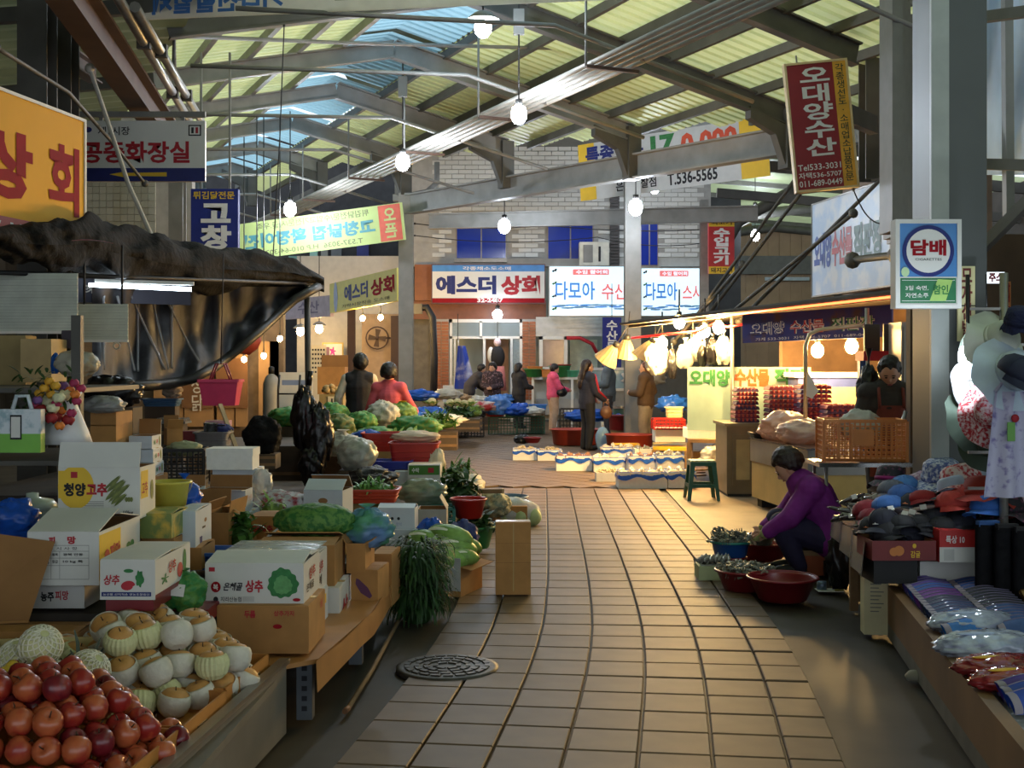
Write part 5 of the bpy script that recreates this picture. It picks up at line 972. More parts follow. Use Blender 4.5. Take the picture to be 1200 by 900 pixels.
# ---------------------------------------------------------------- awning and shop details on the left
NET = mat('black_shade_net', (17, 16, 16), .85, rgb2=(32, 29, 27), scale=16, mid=.6, bump=.7, spec=.2)
aw = T('net_awning', 'bunched black shade-net awning with a torn edge over the shop', 'awning')
xs = [-40, 0, 50, 100, 150, 200, 250, 300, 345, 380]; yt = [262, 264, 262, 256, 270, 282, 288, 294, 304, 326]; yb = [298, 302, 312, 318, 330, 338, 342, 340, 336, 334]; ds = [8.1, 8.5, 9.0, 9.6, 10.3, 11, 11.8, 12.6, 13.3, 13.8]
def ip(a, u): f = u * (len(a) - 1); i = min(len(a) - 2, int(f)); return a[i] + (a[i + 1] - a[i]) * (f - i)
def awf(u, v):
    t = 2 * PI * v; y0, y1, d = ip(yt, u), ip(yb, u), ip(ds, u); k = 1 + .34 * nz((u * 16, math.cos(t) * 1.2, math.sin(t) * 1.2)) + .42 * (.3 - abs(nz((u * 8 + v * 4, v * 8 - u * 5, 1)))) + .2 * (.2 - abs(nz((u * 14 - v * 4, v * 15, 4)))) + .06 * nz((u * 60, v * 14, 1))
    return W(ip(xs, u), (y0 + y1) / 2 - math.sin(t) * (y1 - y0) / 2 * k, d + .3 - math.cos(t) * .34 * k)
B().grid(awf, 150, 36).build('net_roll', NET, aw)
B().grid(lambda u, v: W(ip(xs, u), ip(yt, u) + 14 - 6 * v, ip(ds, u) + .3 + 2.2 * v) + Vector((0, 0, .12 * nz((u * 14, v * 3, 0)))), 50, 6).build('net_roof', NET, aw)
b = B(); leaf_card(b, W(84, 282, 9.1), .3, .08, .2, .1, .4); b.build('pink_rag', mat('pink_rag', (176, 84, 100), .7), aw)
B().tube([W(-40, 318, 8.5), W(378, 333, 14.0)], .018, 6).build('edge_rail', BLACK, aw)
t = T('awning_pole', 'thin black pole holding up the end of the net awning', 'pole', XD(363, 13.6)); B().tube([(0, 0, 0), (-.03, 0, 2.45)], .035, 8).build('pole', DSTEEL, t); B().lathe([(.09, 0), (.08, .04), (.035, .05)], 12).build('foot', DSTEEL, t)
CUR = mat('smoky_plastic_curtain', (66, 66, 70), .55, spec=.35, rgb2=(38, 38, 40), scale=3, mid=.5, bump=.3); cu = T('plastic_curtain', 'smoky plastic rain curtain sagging under the net awning', 'curtain')
yb2 = [448, 452, 452, 450, 444, 428, 405, 380, 352, 336]
def cuf(u, v):
    x = 108 + 265 * u; d = 10.2 + 3.4 * u; fold = .1 * math.sin(26 * u + 5 * v) * (.3 + .7 * v) + .05 * math.sin(61 * u + 2)
    return W(x - 0 * v, 336 + (ip(yb2, u) - 336) * v, d + fold + .25 * math.sin(PI * v))
B().grid(cuf, 60, 16).build('sheet', CUR, cu); B().tube([cuf(i / 20, 1) for i in range(21)], .05, 6).build('sagging_hem', mat('curtain_hem', (40, 39, 38), .5), cu)
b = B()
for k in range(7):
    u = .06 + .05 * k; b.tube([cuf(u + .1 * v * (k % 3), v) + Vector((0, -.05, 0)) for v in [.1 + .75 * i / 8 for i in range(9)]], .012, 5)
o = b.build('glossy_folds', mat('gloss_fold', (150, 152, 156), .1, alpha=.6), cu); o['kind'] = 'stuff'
BLI = mat('white_blind', (206, 212, 200), .5, transl=.2)
for x0, x1, y0, y1, d, lb in ((-30, 91, 320, 388, 9.1, 'wide white ribbed roller blind under the net awning'), (92, 150, 356, 398, 9.7, 'small white roller blind with a pull ring')):
    t = T('roller_blind', lb, 'blind', W((x0 + x1) / 2, y1, d)); w = (x1 - x0) * d / F; h = (y1 - y0) * d / F
    b = B(); n = int(h / .022)
    for k in range(n): b.bx(-w / 2, w / 2, -.006 * (k % 2), .008, h * k / n, h * (k + .94) / n)
    b.build('ribbed_fabric', BLI, t); B().bx(-w / 2, w / 2, -.01, .015, -.02, 0).build('bottom_bar', WHITE, t)
    if 'ring' in lb: B().tube([(.28 * w + .025 * math.cos(a), -.01, -.05 + .025 * math.sin(a)) for a in [2 * PI * i / 12 for i in range(13)]], .006, 5).build('pull_ring', MILKY, t)
carton('large kraft carton on the shelf under the blinds', 24, 60, 398, 448, 8.6, .3, 0, mat('pale_kraft', (186, 160, 112), .7), None, ('x', 0, 0)); carton('flat olive carton panel next to the large kraft carton', -30, 30, 394, 452, 8.8, .2, 0, mat('olive_card', (0, 0, 0)), None, ('x', 0, 0)); carton('small dark printed box hanging under the small blind', 72, 90, 388, 408, 8.9, .12, 0, mat('dark_print_box', (52, 40, 52), .5), None, ('x', 0, 0))
rk = T('shop_rack', 'dim steel shop rack behind the bouquet and pepper cartons', 'rack', (0, 0, 0))
for z in (.98, 1.44): B().bx(-4.9, -2.72, 7.7, 8.9, z - .03, z).build('rack_shelf', DSTEEL, rk)
for x in (-4.85, -2.76): B().bx(x - .03, x + .03, 7.72, 7.78, 0, 1.9).build('rack_post', DSTEEL, rk)
bag('clear plastic bag of bread on the rack end', W(90, 441, 8.0), (.14, .1, .09), mat('bread_bag', (190, 186, 170), .25, rgb2=(196, 160, 110), scale=8, mid=.6, alpha=.9, bump=.4), 71, 0); bag('blue cloth scrap beside the bread bag', W(65, 438, 8.1), (.03, .03, .07), BLUEP, 72, 0, name='cloth_scrap', cat='cloth')
# bouquet
bq = T('flower_bouquet', 'bouquet of yellow, cream and magenta flowers wrapped in white paper', 'flowers', W(88, 518, 6.9)); b = B()
for (px, py), c in zip(((58, 447), (65, 452), (52, 455), (60, 462), (46, 461), (88, 462), (82, 457), (90, 470), (66, 473), (56, 470), (62, 478), (69, 466), (76, 463), (42, 475), (48, 480), (60, 490), (66, 488), (80, 492), (72, 481), (84, 484), (75, 452), (95, 455), (70, 499), (44, 469), (87, 449)), 'yyyyyoommccccmrrrrompmopm'):
    cc = {'y': (226, 170, 50), 'o': (226, 130, 50), 'm': (170, 50, 90), 'c': (222, 222, 180), 'r': (156, 36, 40), 'p': (120, 80, 140)}[c]; p = W(px, py, 6.6 + rnd.uniform(-.05, .08)) - Vector(bq.location); r = .036 if c in 'cr' else .028
    f = B(); f.ell((p.x, p.y, p.z), (r, r, r * .8), 10, 7, None, 0, lambda d: 1 + .2 * math.cos(6 * math.atan2(d.z, d.x))); f.build('flower', mat('petal_' + c, cc, .6, var=.2, scale=60), bq)
b = B()
for k in range(130): leaf_card(b, Vector((-.09, -.27, .28)) + Vector((rnd.uniform(-.16, .14), rnd.uniform(0, .1), rnd.uniform(-.14, .12))), .08, .02, rnd.random() * 6, rnd.uniform(-.4, 1), .6)
o = b.build('foliage', DLEAF, bq); o['kind'] = 'stuff'
B().lathe([(.15, 0), (.13, .06), (.085, .17), (.06, .23), (.1, .29)], 11, (-.02, -.1, 0)).build('paper_wrap', mat('white_wrap', (222, 226, 232), .5, bump=.2), bq)
sb = T('shopping_bag', 'white and lime green shopping bag with a price card, hanging on a rail', 'bag', W(26, 530, 6.5)); B().bx(-.11, .11, -.03, .03, 0, .1).build('lime_base', mat('lime_bag', (120, 190, 60), .4), sb); B().bx(-.11, .11, -.03, .03, .1, .23).build('white_top', mat('bag_white', (214, 224, 230), .4, rgb2=(150, 180, 190), scale=16, mid=.6), sb); B().bx(-.05, .01, -.036, -.032, .07, .2).build('price_card', INK, sb); B().bx(-.044, .004, -.038, -.036, .08, .19).build('card_face', WHITE, sb); B().tube([(-.05, 0, .23), (-.03, 0, .3), (.03, 0, .3), (.05, 0, .23)], .012, 5).build('handle', mat('bag_white', (0, 0, 0)), sb)
carton('upper kraft carton of a pair beside the white-wrapped bouquet', 106, 136, 484, 499, 8.1, .35, 0, CARD, None, ('x', 0, 0)); carton('lower kraft carton of a pair beside the white-wrapped bouquet', 106, 136, 499, 522, 8.1, .35, 0, CARD, None, ('x', 0, 0))
bag('grey crumpled plastic bag on the kraft carton pair', W(122, 484, 8.1), (.14, .12, .06), mat('grey_film2', (150, 150, 146), .3, bump=.6), 74, 0); far_bag(132, 478, 9.5, (.22, .15, .13), BLKBAG, 75, 'heap of black bags behind the grey plastic bag')
for k in range(3):
    q = carton(['bottom white carton of a three-high stack with green and red marks', 'middle white carton of a three-high stack with green and red marks', 'top open white carton of a three-high stack with green and red marks'][k], 152 + 1 - k, 178 + 1.5 * (2 - k), 543 - 16 * k, 559 - 16 * k, 8.3, .22, 0, BWCARD, CARDIN, ('x', 0, 0) if k < 2 else ('x', None, 95), name='carton'); ct(q, '상', .15, .35, .3, .65, GREENINK, .04, 'R'); ct(q, '추', .42, .6, .3, .65, RED, .04, 'R'); cd(q, .8, .45, .08, .35, CHI, 'R')
carton('kraft carton under the three-high white stack', 150, 182, 559, 592, 8.3, .3, 0, CARD); carton('open kraft carton tipped behind the white stack', 196, 214, 502, 522, 9.6, .2, .4, CARD, CARDIN, ('x', 130, 100))
crate('black crate with a bag of cabbage behind the open cartons', W(217, 566, 9.4), .32, .28, .26, BP, .1, 8, 5); bag('netted cabbage bag in the black crate', W(216, 534, 9.5), (.13, .1, .06), mat('pale_mesh', (160, 166, 130), .6, var=.2), 76, 0, name='mesh_sack', cat='sack')
tub('grey plastic tub under the steel pot', W(250, 530, 10.5), .28, .24, .18, mat('grey_tub', (112, 112, 116), .5)); t = T('steel_pot', 'small shiny steel pot on the grey tub', 'pot', W(247, 507, 10.5)); B().lathe([(.06, 0), (.062, .08), (.068, .085), (.06, .085), (.055, .01), (.001, .01)], 18).build('pan', mat('bright_steel', (190, 190, 190), .15, .95), t); B().bar((.06, 0, .06), (.13, -.02, .065), .012, .01).build('handle', BLACK, t)
carton('dark red carton behind the grey tub', 214, 238, 506, 520, 10.9, .25, 0, MAROON, None, ('x', 0, 0)); bag('folded blue cloth beside the steel pot', W(262, 510, 10.6), (.08, .07, .05), mat('indigo_cloth', (48, 56, 110), .7, bump=.5), 77, 0, name='folded_cloth', cat='cloth'); carton('pinkish flat carton behind the steel pot', 240, 266, 494, 500, 11.5, .2, 0, mat('pink_card', (190, 140, 150), .7), None, ('x', 0, 0))
t = T('egg_tray', 'empty grey pulp egg tray on the shop counter', 'tray', W(203, 496, 12)); b = B(); b.bx(-.15, .15, -.12, .12, 0, .02)
for i in range(6):
    for j in range(4): b.lathe([(.024, .02), (.008, .055), (.001, .057)], 6, (-.125 + .05 * i, -.09 + .06 * j, 0))
b.build('pulp_tray', mat('grey_pulp', (130, 128, 122), .8), t)
t = T('wire_basket', 'pink plastic shopping basket with red handles, hanging from a cord', 'basket', W(259, 475, 11.6)); P = mat('pink_plastic', (212, 60, 100), .4); b = B()
w0, w1, h = .15, .185, .235
b.add([(-w0, -.09, 0), (w0, -.09, 0), (w0, .09, 0), (-w0, .09, 0), (-w1, -.12, h), (w1, -.12, h), (w1, .12, h), (-w1, .12, h)], [(0, 3, 2, 1), (0, 1, 5, 4), (1, 2, 6, 5), (2, 3, 7, 6), (3, 0, 4, 7)]); b.build('basket_shell', P, t); c = B(); c.bar((-w1, -.125, h), (w1, -.125, h), .02, .025); c.bar((-w1, .125, h), (w1, .125, h), .02, .025); c.bar((-w1, -.125, h), (-w1, .125, h), .02, .025); c.bar((w1, -.125, h), (w1, .125, h), .02, .025); c.build('rim', P, t)
for s_ in (-.05, .04): B().tube([(-.1, s_, h), (-.04, s_, h + .16), (.04, s_, h + .16), (.1, s_, h)], .009, 6).build('handle', mat('maroon_handle', (130, 30, 60), .4), t)
B().tube([(0, 0, h + .16), (.0, .1, 1.45)], .006, 5).build('hanging_cord', BLACK, t)
t = T('timber_batten', 'pale timber batten leaning among the shop clutter', 'batten', W(278, 528, 10.4)); B().bar((0, 0, 0), Vector(W(258, 474, 10.8)) - Vector(t.location), .035, .02).build('plank', PALEWOOD, t); B().bx(-.05, .05, -.04, .04, -.01, .01).build('foot_block', WOOD, t)
bag('bulky black net sack on the shop counter', W(308, 532, 11.4), (.17, .15, .18), NET, 79, 0, name='net_sack', cat='sack', lump=.25)
tub('shallow blue tray on the far shop counter', W(190, 476, 12.4), .36, .2, .08, mat('slate_blue_tray', (70, 110, 150), .5)); bag('beige bag resting on the shallow blue tray', W(202, 466, 12.4), (.1, .08, .07), mat('beige_cloth', (176, 160, 140), .7, bump=.4), 80, .06)
# hand truck, gas cylinder, boards
t = T('hand_truck', 'black hand truck loaded with red egg trays', 'hand truck', XD(338, 17.6, .3)); 
for s_ in (-.15, .15): B().tube([(s_, 0, 0), (s_, .02, .9), (s_ * 1.0, .12, 1.12)], .016, 6).build('rail', BLACK, t)
for z in (.2, .5, .85): B().tube([(-.15, .01, z), (.15, .01, z)], .012, 6).build('cross_bar', BLACK, t)
B().bx(-.17, .17, -.25, 0, 0, .02).build('toe_plate', BLACK, t)
for s_ in (-.2, .2): B().lathe([(.02, -.02), (.09, -.02), (.09, .02), (.02, .02)], 14, M=Matrix.Translation((s_, .05, .0)) @ Matrix.Rotation(PI / 2, 4, 'Y')).build('wheel', BLACK, t)
t = T('gas_cylinder', 'grey gas cylinder beside the white board', 'cylinder', XD(318, 20, 0)); B().lathe([(.12, 0), (.14, .03), (.14, 1.25), (.1, 1.36), (.04, 1.42)], 16).build('tank', STEEL, t); B().lathe([(.05, 1.42), (.05, 1.52), (.02, 1.54)], 8).build('valve', BLACK, t)
t = T('board_sign', 'large white board leaning with faint blue writing', 'board', XD(347, 19, 0)); B().bx(-.26, .26, 0, .02, .55, 1.45).build('board', WHITE, t); B().bx(-.22, .22, -.003, 0, 1.25, 1.33).build('writing_strip', mat('pale_blue_ink', (0, 0, 0)), t); B().bx(-.02, .02, .02, .3, 0, .6).build('prop', WOOD, t)
carton('big brown carton standing behind the potato box', 372, 404, 430, 462, 20, .4, 0, CARD, CARDIN, ('x', None, 90)); carton('tan box of potatoes with a price card in front of the man in the vest', 374, 402, 462, 484, 18.2, .4, 0, mat('olive_card', (0, 0, 0)), CARDIN, None); t = T('price_card', 'cream price card propped on the potato box', 'card', W(389, 478, 18.188)); B().bx(-.06, .06, 0, .01, 0, .17).build('card', mat('cream_card', (222, 210, 180), .6), t); B().bx(-.01, .01, -.003, 0, .03, .14).build('brush_mark', INK, t)
POT = mat('potato_skin', (176, 150, 100), .7, var=.15); pm = B().ell((0, 0, 0), (.05, .04, .035), 9, 6).mesh('potato', POT); eye_ = B().ell((.02, -.035, .01), (.004, .004, .004), 5, 4).mesh('eye', CARDIN)
for i in range(22): a = link('potato', pm, None, W(378 + 22 * rnd.random(), 460, 18.25) + Vector((0, rnd.uniform(0, .3), rnd.uniform(0, .09))), (rnd.random() * 3, rnd.random() * 3, 0)); tag(a, 'small tan potato in the tan box by the vest man', 'potato', 'potatoes in the tan box'); link('eye', eye_, a)
ppb = T('pole_bags', 'cluster of black plastic bags tied to the awning pole', 'bags', W(364, 548, 12.6)); 
for i, (x, z, rx, rz_) in enumerate(((-.07, .6, .12, .3), (.09, .42, .14, .32), (.02, .1, .11, .17))): B().ell((x, -.06 * i, z), (rx, .11, rz_), 44, 28, None, 0, lambda d: (1 - .3 * d.z) * (1 + .3 * nz(d, 2.4, i * 5) + .5 * (.25 - abs(nz((d.x * 3, d.y * 3, d.z * .9), 1.6, i * 5 + 2))) + .2 * (.2 - abs(nz(d, 7, i))))).build('black_bag', BLKBAG, ppb)
B().tube([(-.02, 0, .85), (.0, 0, 1.0)], .03, 6).build('knot', BLKBAG, ppb)
# crockery and odds beside the pepper cartons
t = T('tureen', 'pale enamel tureen with a lid behind the pepper cartons', 'pot', W(38, 620, 6.1)); EN = mat('pale_enamel', (186, 200, 186), .2, var=.05); B().lathe([(.06, 0), (.12, .05), (.135, .1), (.128, .1), (.11, .05), (.001, .01)], 22).build('pot_body', EN, t); B().lathe([(.135, .1), (.1, .145), (.03, .16), (.03, .18), (.001, .185)], 22).build('lid', EN, t)
bag('rumpled blue plastic bag beside the enamel tureen', W(14, 632, 5.9), (.13, .1, .1), BLUEF, 81, 0)
t = T('card_flap', 'brown cardboard sheet leaning at the end of the fruit stand', 'cardboard', (-2.05, 5.12, .5)); B().add([(-.32, 0, 0), (.03, -.02, .02), (.11, .06, .34), (-.32, .06, .4)], [(0, 1, 2, 3)]).build('sheet', CARDIN, t); B().bar((-.32, .0, 0), (.03, -.02, .02), .01, .01).build('folded_edge', CARD, t)
tub('bright blue tray edge under the leaf-print carton', W(262, 664, 6.3), .3, .25, .09, BLUEP)
# restaurant-side posters, fan
t = T('wall_fan', 'bronze wall fan above the tan panel by the corner shop', 'fan', W(442, 396, 33.2)); B().tube([(.3 * math.cos(a), 0, .3 * math.sin(a)) for a in [2 * PI * i / 20 for i in range(21)]], .02, 5).build('guard_ring', BSTEEL, t)
for k in range(4): B().prism([(.03, -.03), (.22, -.1), (.25, .05), (.05, .04)], 0, .02, 0, Matrix.Rotation(k * PI / 2, 4, 'Y')).build('blade', BSTEEL, t)
B().ell((0, 0, 0), (.06, .06, .06), 8, 6).build('hub', BSTEEL, t); B().bar((0, .02, 0), (.35, .2, 0), .05, .05).build('wall_arm', BSTEEL, t)
t = T('wall_calendar', 'cream number calendar pinned on the white recess wall', 'calendar', W(373, 424, 33)); B().bx(-.22, .22, 0, .02, -.45, .45).build('sheet', mat('cream_card', (0, 0, 0)), t)
for i in range(5):
    for j in range(6): B().bx(-.17 + .075 * i, -.125 + .075 * i, -.004, 0, .3 - .12 * j, .35 - .12 * j).build('number', INK, t)
B().bx(.22, .3, 0, .02, -.45, .4).build('pink_strip', mat('pink_card', (0, 0, 0)), t); t2 = T('flower_picture', 'pale wall picture with a magenta flower', 'picture', W(390, 418, 34.4)); B().bx(-.3, .3, 0, .04, -.4, .4).build('frame', mat('gold_frame', (206, 176, 90), .5), t2); B().bx(-.26, .26, -.01, 0, -.36, .36).build('print', WHITE, t2); disc(t2, Matrix.Translation((0, -.012, .15)) @ FR, 0, 0, .1, .14, mat('magenta_flower', (210, 50, 160), .6), 0, 20, 'flower_print', lambda t_: .7 + .3 * math.cos(30 * t_))
# ================================================================ SEAFOOD SIDE
CLAM = mat('shellfish', (206, 186, 146), .5, var=.3, scale=20, rnd=.1); FISHM = mat('silver_fish', (150, 148, 142), .25, .2, var=.3, scale=14); FISHB = mat('brown_fish', (146, 104, 76), .3, var=.3, scale=12); SQUID = mat('pale_squid', (220, 206, 186), .3, var=.12, scale=12)
def fish_mesh(m, L=.24, name='fish'):
    b = B(); b.ell((0, 0, 0), (L / 2, L * .1, L * .14), 12, 8, None, 0, lambda d: 1 - .25 * max(0, -d.x)); b.prism([(-L * .42, 0), (-L * .62, L * .12), (-L * .56, 0), (-L * .62, -L * .12)], -.004, .004); b.prism([(-.05 * L, .12 * L), (.12 * L, .19 * L), (.2 * L, .1 * L)], -.003, .003)
    b.lathe([(.001, -.003), (L * .03, 0), (.001, .003)], 8, M=Matrix.Translation((L * .36, -L * .075, L * .03)) @ Matrix.Rotation(PI / 2, 4, 'X')); return b.mesh(name, m)
FM = [fish_mesh(FISHM), fish_mesh(FISHB), fish_mesh(SQUID)]
def foam_tray(label, x0, x1, base, d, l, h, kind, blue=True, seed=1, z=None):
    p = W((x0 + x1) / 2, base, d); p.z = max(0, p.z) if z is None else z; w = (x1 - x0) * d / F; t = T('foam_box', label, 'box', p + Vector((0, l / 2, 0))); k = .02
    b = B(); b.bx(-w / 2, w / 2, -l / 2, -l / 2 + k, 0, h); b.bx(-w / 2, w / 2, l / 2 - k, l / 2, 0, h); b.bx(-w / 2, -w / 2 + k, -l / 2 + k, l / 2 - k, 0, h); b.bx(w / 2 - k, w / 2, -l / 2 + k, l / 2 - k, 0, h); b.bx(-w / 2 + k, w / 2 - k, -l / 2 + k, l / 2 - k, 0, h * .5); b.build('tub_body', FOAM, t); rg = random.Random(seed)
    if blue:
        b = B(); n = 26; P = [(-w / 2, -l / 2), (w / 2, -l / 2), (w / 2, l / 2), (-w / 2, l / 2), (-w / 2, -l / 2)]; top, low = [], []
        for i in range(4):
            for j in range(n // 2): f = j / (n // 2); x = P[i][0] + (P[i + 1][0] - P[i][0]) * f; y = P[i][1] + (P[i + 1][1] - P[i][1]) * f; q = h * .5 * (.75 + .25 * math.sin(i * 2 + j * .9)); top.append((x * .97, y * .97, h + .008)); low.append((x * (1.02 + .02 * rg.random()), y * (1.03 + .02 * rg.random()), h - q))
        m = len(top); b.add(top + low, [(i, (i + 1) % m, (i + 1) % m + m, i + m) for i in range(m)], 0, True); b.build('blue_liner', BLUEF, t)
    if kind == 'clam':
        b = B()
        for i in range(int(w * l * 420)): x, y = rg.uniform(-.44, .44) * w, rg.uniform(-.44, .44) * l; b.ell((x, y, h * .75 + .06 * (1 - (x / w * 2) ** 2) * rg.random() + .02), (.03, .022, .014), 6, 4, Matrix.Rotation(rg.random() * 3, 3, (rg.random(), rg.random(), 1)))
        o = b.build('shellfish_layer', CLAM, t); o['kind'] = 'stuff'
    B().bx(-w / 2 + k, w / 2 - k, -l / 2 + k, l / 2 - k, h * .5, h * .8).build('crushed_ice', mat('crushed_ice', (206, 210, 206), .3, bump=.8, scale=40), t)
    if kind in (0, 1, 2):
        n = max(3, int(w / .11)); 
        for i in range(n):
            for j in range(2): a = link('fish', FM[kind], None, t.location + Vector((-w / 2 + .06 + (w - .12) * i / max(1, n - 1), (-.22 + .44 * j) * l, h * .8 + .035 + .012 * ((i + j) % 3))), (rg.uniform(-.3, .3), rg.uniform(-.1, .1), 1.2 + rg.uniform(-.5, .5)), rg.uniform(.8, 1.15)); tag(a, ['silver-grey fish laid on ice in a white foam box', 'brown flatfish laid on ice in a white foam box', 'pale squid laid on ice in a white foam box'][kind], 'fish', ['silver fish on ice', 'brown fish on ice', 'squid on ice'][kind])
    return t
for a in (('white foam box of clams, outermost at the far end of the seafood row', 601, 629, 540, 20, .4, .18, 'clam', True, 1), ('white foam box of clams beside the outermost clam box', 630, 659, 541, 19.9, .4, .17, 'clam', True, 2), ('white foam box of brown fish with blue liner in front of the red-sleeved woman', 652, 694, 552, 18, .42, .22, 1, True, 3), ('white foam box of squid next to the brown fish box', 696, 733, 553, 17.8, .42, .2, 2, True, 4), ('small white foam box of clams without a liner', 699, 728, 566, 16.4, .3, .12, 'clam', False, 5), ('wide white foam box of squid with blue liner closest to the tiles', 725, 782, 573, 15.5, .45, .2, 2, True, 6), ('white foam box of squid next to the green stool', 783, 816, 572, 15.5, .45, .2, 2, True, 7), ('white foam box of brown fish behind the wide squid box', 737, 768, 553, 17.4, .45, .22, 1, True, 8), ('white foam box of silver fish behind the green stool', 770, 802, 553, 17.2, .5, .23, 0, True, 9), ('white foam box of squid behind the brown fish', 706, 742, 538, 19.6, .4, .18, 2, True, 10), ('far white foam box of silver fish by the grey column', 744, 800, 541, 19.2, .4, .2, 0, False, 11)): foam_tray(*a)
BRT = mat('brick_red_tub', (168, 62, 44), .45, var=.08)
basin('huge brick-red round tub behind the clam boxes', W(675, 521, 23.7), .5, .3, BRT, sy=.8, taper=.88); basin('second huge brick-red tub half hidden by the yellow tray', W(738, 529, 21.6), .44, .3, BRT, sy=.8, taper=.88)
tub('yellow plastic tray in front of the second red tub', W(733, 531, 20.6), .44, .34, .16, YELP); basin('small red bowl of mussels on the wet floor', W(624, 519, 23.2), .17, .1, MAROON); far_bag(612, 520, 23.4, (.15, .13, .09), BLKBAG, 91, 'small black bag by the mussel bowl')
t = T('clear_bag', 'clear water bag tied between the red tubs', 'bag', W(706, 527, 22)); B().ell((0, 0, .2), (.13, .12, .22), 14, 10, None, 0, lambda d: 1 + .12 * nz(d, 3, 2)).build('filled_bag', mat('blue_clear', (150, 190, 220), .15, alpha=.6), t); B().tube([(0, 0, .4), (0, 0, .5)], .03, 6).build('tied_neck', CLEAR, t)
tb = platform('yellow-topped timber fish table under the red crate', [tuple(W(765, 0, 18.6).xy), tuple(W(806, 0, 18.4).xy), tuple(W(806, 0, 19.6).xy), tuple(W(765, 0, 19.6).xy)], .32, YELP, 'fish_table', .05, True, None, WOOD)
carton('white foam chest standing on the yellow fish table', 768, 803, 502, 518, 18.7, .4, 0, FOAM, None, ('x', 0, 0), name='foam_chest', tape=False); crate('red plastic crate of fish on the foam chest', W(783, 503, 18.7), .47, .3, .16, REDP, 0, 8, 3); tub('yellow foam lid box behind the red crate', W(790, 492, 19.0), .26, .2, .2, mat('cream_foam', (230, 214, 160), .7))
tb2 = platform('timber fish table with a white foam top beside the egg cabinet', [tuple(W(806, 0, 16.8).xy), tuple(W(847, 0, 16.6).xy), tuple(W(849, 0, 17.6).xy), tuple(W(808, 0, 17.8).xy)], .55, WOOD, 'fish_table', .05, True, None, WOOD)
foam_tray('white foam box on the timber table beneath the bleached banner', 806, 846, 510, 16.9, .5, .14, 2, False, 21, .55); t = T('umbrella', 'folded navy umbrella with a red band on the foam box', 'umbrella', W(822, 482, 16.8)); B().tube([(-.2, 0, 0), (.2, .05, .05)], [.02, .045], 8).build('canopy', NAVY, t); B().tube([(.0, .02, .025), (.05, .03, .03)], .05, 8).build('red_band', RED, t)
bag('white plastic sack and tools under the timber fish table', W(838, 548, 16.7), (.2, .15, .16), MILKY, 95, 0); carton('small kraft box under the timber fish table', 812, 830, 530, 546, 17, .25, 0, CARD, None, ('x', 0, 0)); tub('shallow yellow basket under the fish table edge', W(842, 553, 16.4), .2, .3, .08, YELP)
# green stool
st_ = T('plastic_stool', 'green plastic stool with a worn pale seat at the edge of the tiles', 'stool', GZ(822, 585)); B().bx(-.145, .145, -.145, .145, .44, .462).build('seat', mat('worn_seat', (176, 188, 160), .5, rgb2=(60, 130, 100), scale=12, mid=.62), st_); B().bx(-.15, .15, -.15, .15, .4, .442).build('seat_skirt', DGREENP, st_)
for sx in (-1, 1):
    for sy in (-1, 1): B().add([(sx * (.15 + .04 * f), sy * (.15 + .04 * f) , z) for f, z in ((0, .4), (1, 0))] + [(sx * (.095 + .055 * f), sy * (.15 + .04 * f), z) for f, z in ((0, .4), (1, 0))] + [(sx * (.15 + .04 * f), sy * (.095 + .055 * f), z) for f, z in ((0, .4), (1, 0))], [(0, 1, 3, 2), (0, 4, 5, 1), (2, 3, 5, 4), (0, 2, 4), (1, 5, 3)]).build('leg', DGREENP, st_)
for a in ((-.17, .17, -.172, -.158), (-.17, .17, .158, .172), (-.172, -.158, -.17, .17), (.158, .172, -.17, .17)): B().bx(*a, .15, .19).build('stretcher', DGREENP, st_)
# egg cabinet and counter
cb = T('egg_cabinet', 'olive panelled cabinet carrying stacked egg trays', 'cabinet', XD(863, 14.9)); CABM = mat('olive_cabinet', (112, 100, 78), .45, var=.12); B().bx(-.17, .2, -.3, .5, .03, .84).build('body', CABM, cb); B().bx(-.1, .14, -.312, -.3, .14, .74).build('door', CABM, cb); B().bx(-.06, .1, -.32, -.312, .2, .68).build('door_panel', mat('tan_panel', (176, 158, 116), .5), cb); B().bx(-.2, .23, -.33, .52, .84, .875).build('top', mat('olive_top', (120, 108, 86), .4), cb); B().bx(-.16, .19, -.29, .49, 0, .03).build('plinth', BLACK, cb)
p0, p1 = XD(881, 13.7), XD(948, 11.9); ct_ = T('steel_counter', 'stainless counter with cream front panel piled with bagged meat', 'counter', p0, math.atan2(p1.y - p0.y, p1.x - p0.x)); L = (p1 - p0).length
B().bx(0, L, .0, .75, .1, .5).build('cream_panel', mat('cream_metal', (196, 166, 100), .5, var=.15, scale=3), ct_); B().bx(-.01, L + .01, -.015, .76, .5, .745).build('steel_front', mat('brushed_steel', (140, 138, 134), .35, .7, var=.12, scale=3), ct_); B().bx(-.03, L + .02, -.03, .78, .745, .765).build('steel_top', mat('bright_steel', (190, 190, 190), .15, .95), ct_)
for x in (.05, L - .2): B().bx(x, x + .15, .05, .7, 0, .1).build('foot', BLACK, ct_)
for px, py, d, r, sd, lb in ((922, 518, 13.2, (.27, .2, .16), 101, 'puffed clear bag of chicken on the steel counter'), (942, 522, 12.6, (.28, .2, .13), 102, 'pinkish clear bag of meat at the counter end'), (905, 512, 13.4, (.15, .12, .1), 103, 'small clear bag of meat behind the puffed bag')): bag(lb, Vector((W(px, py, d).x, d, .765)), r, mat('meat_bag', (226, 200, 186), .3, rgb2=(214, 170, 150), scale=6, mid=.6, transl=.2, bump=.5), sd, 0)
tub('shallow black tray of offal at the counter corner', Vector((W(891, 0, 13.6).x, 13.6, .765)), .2, .3, .06, BLACK)
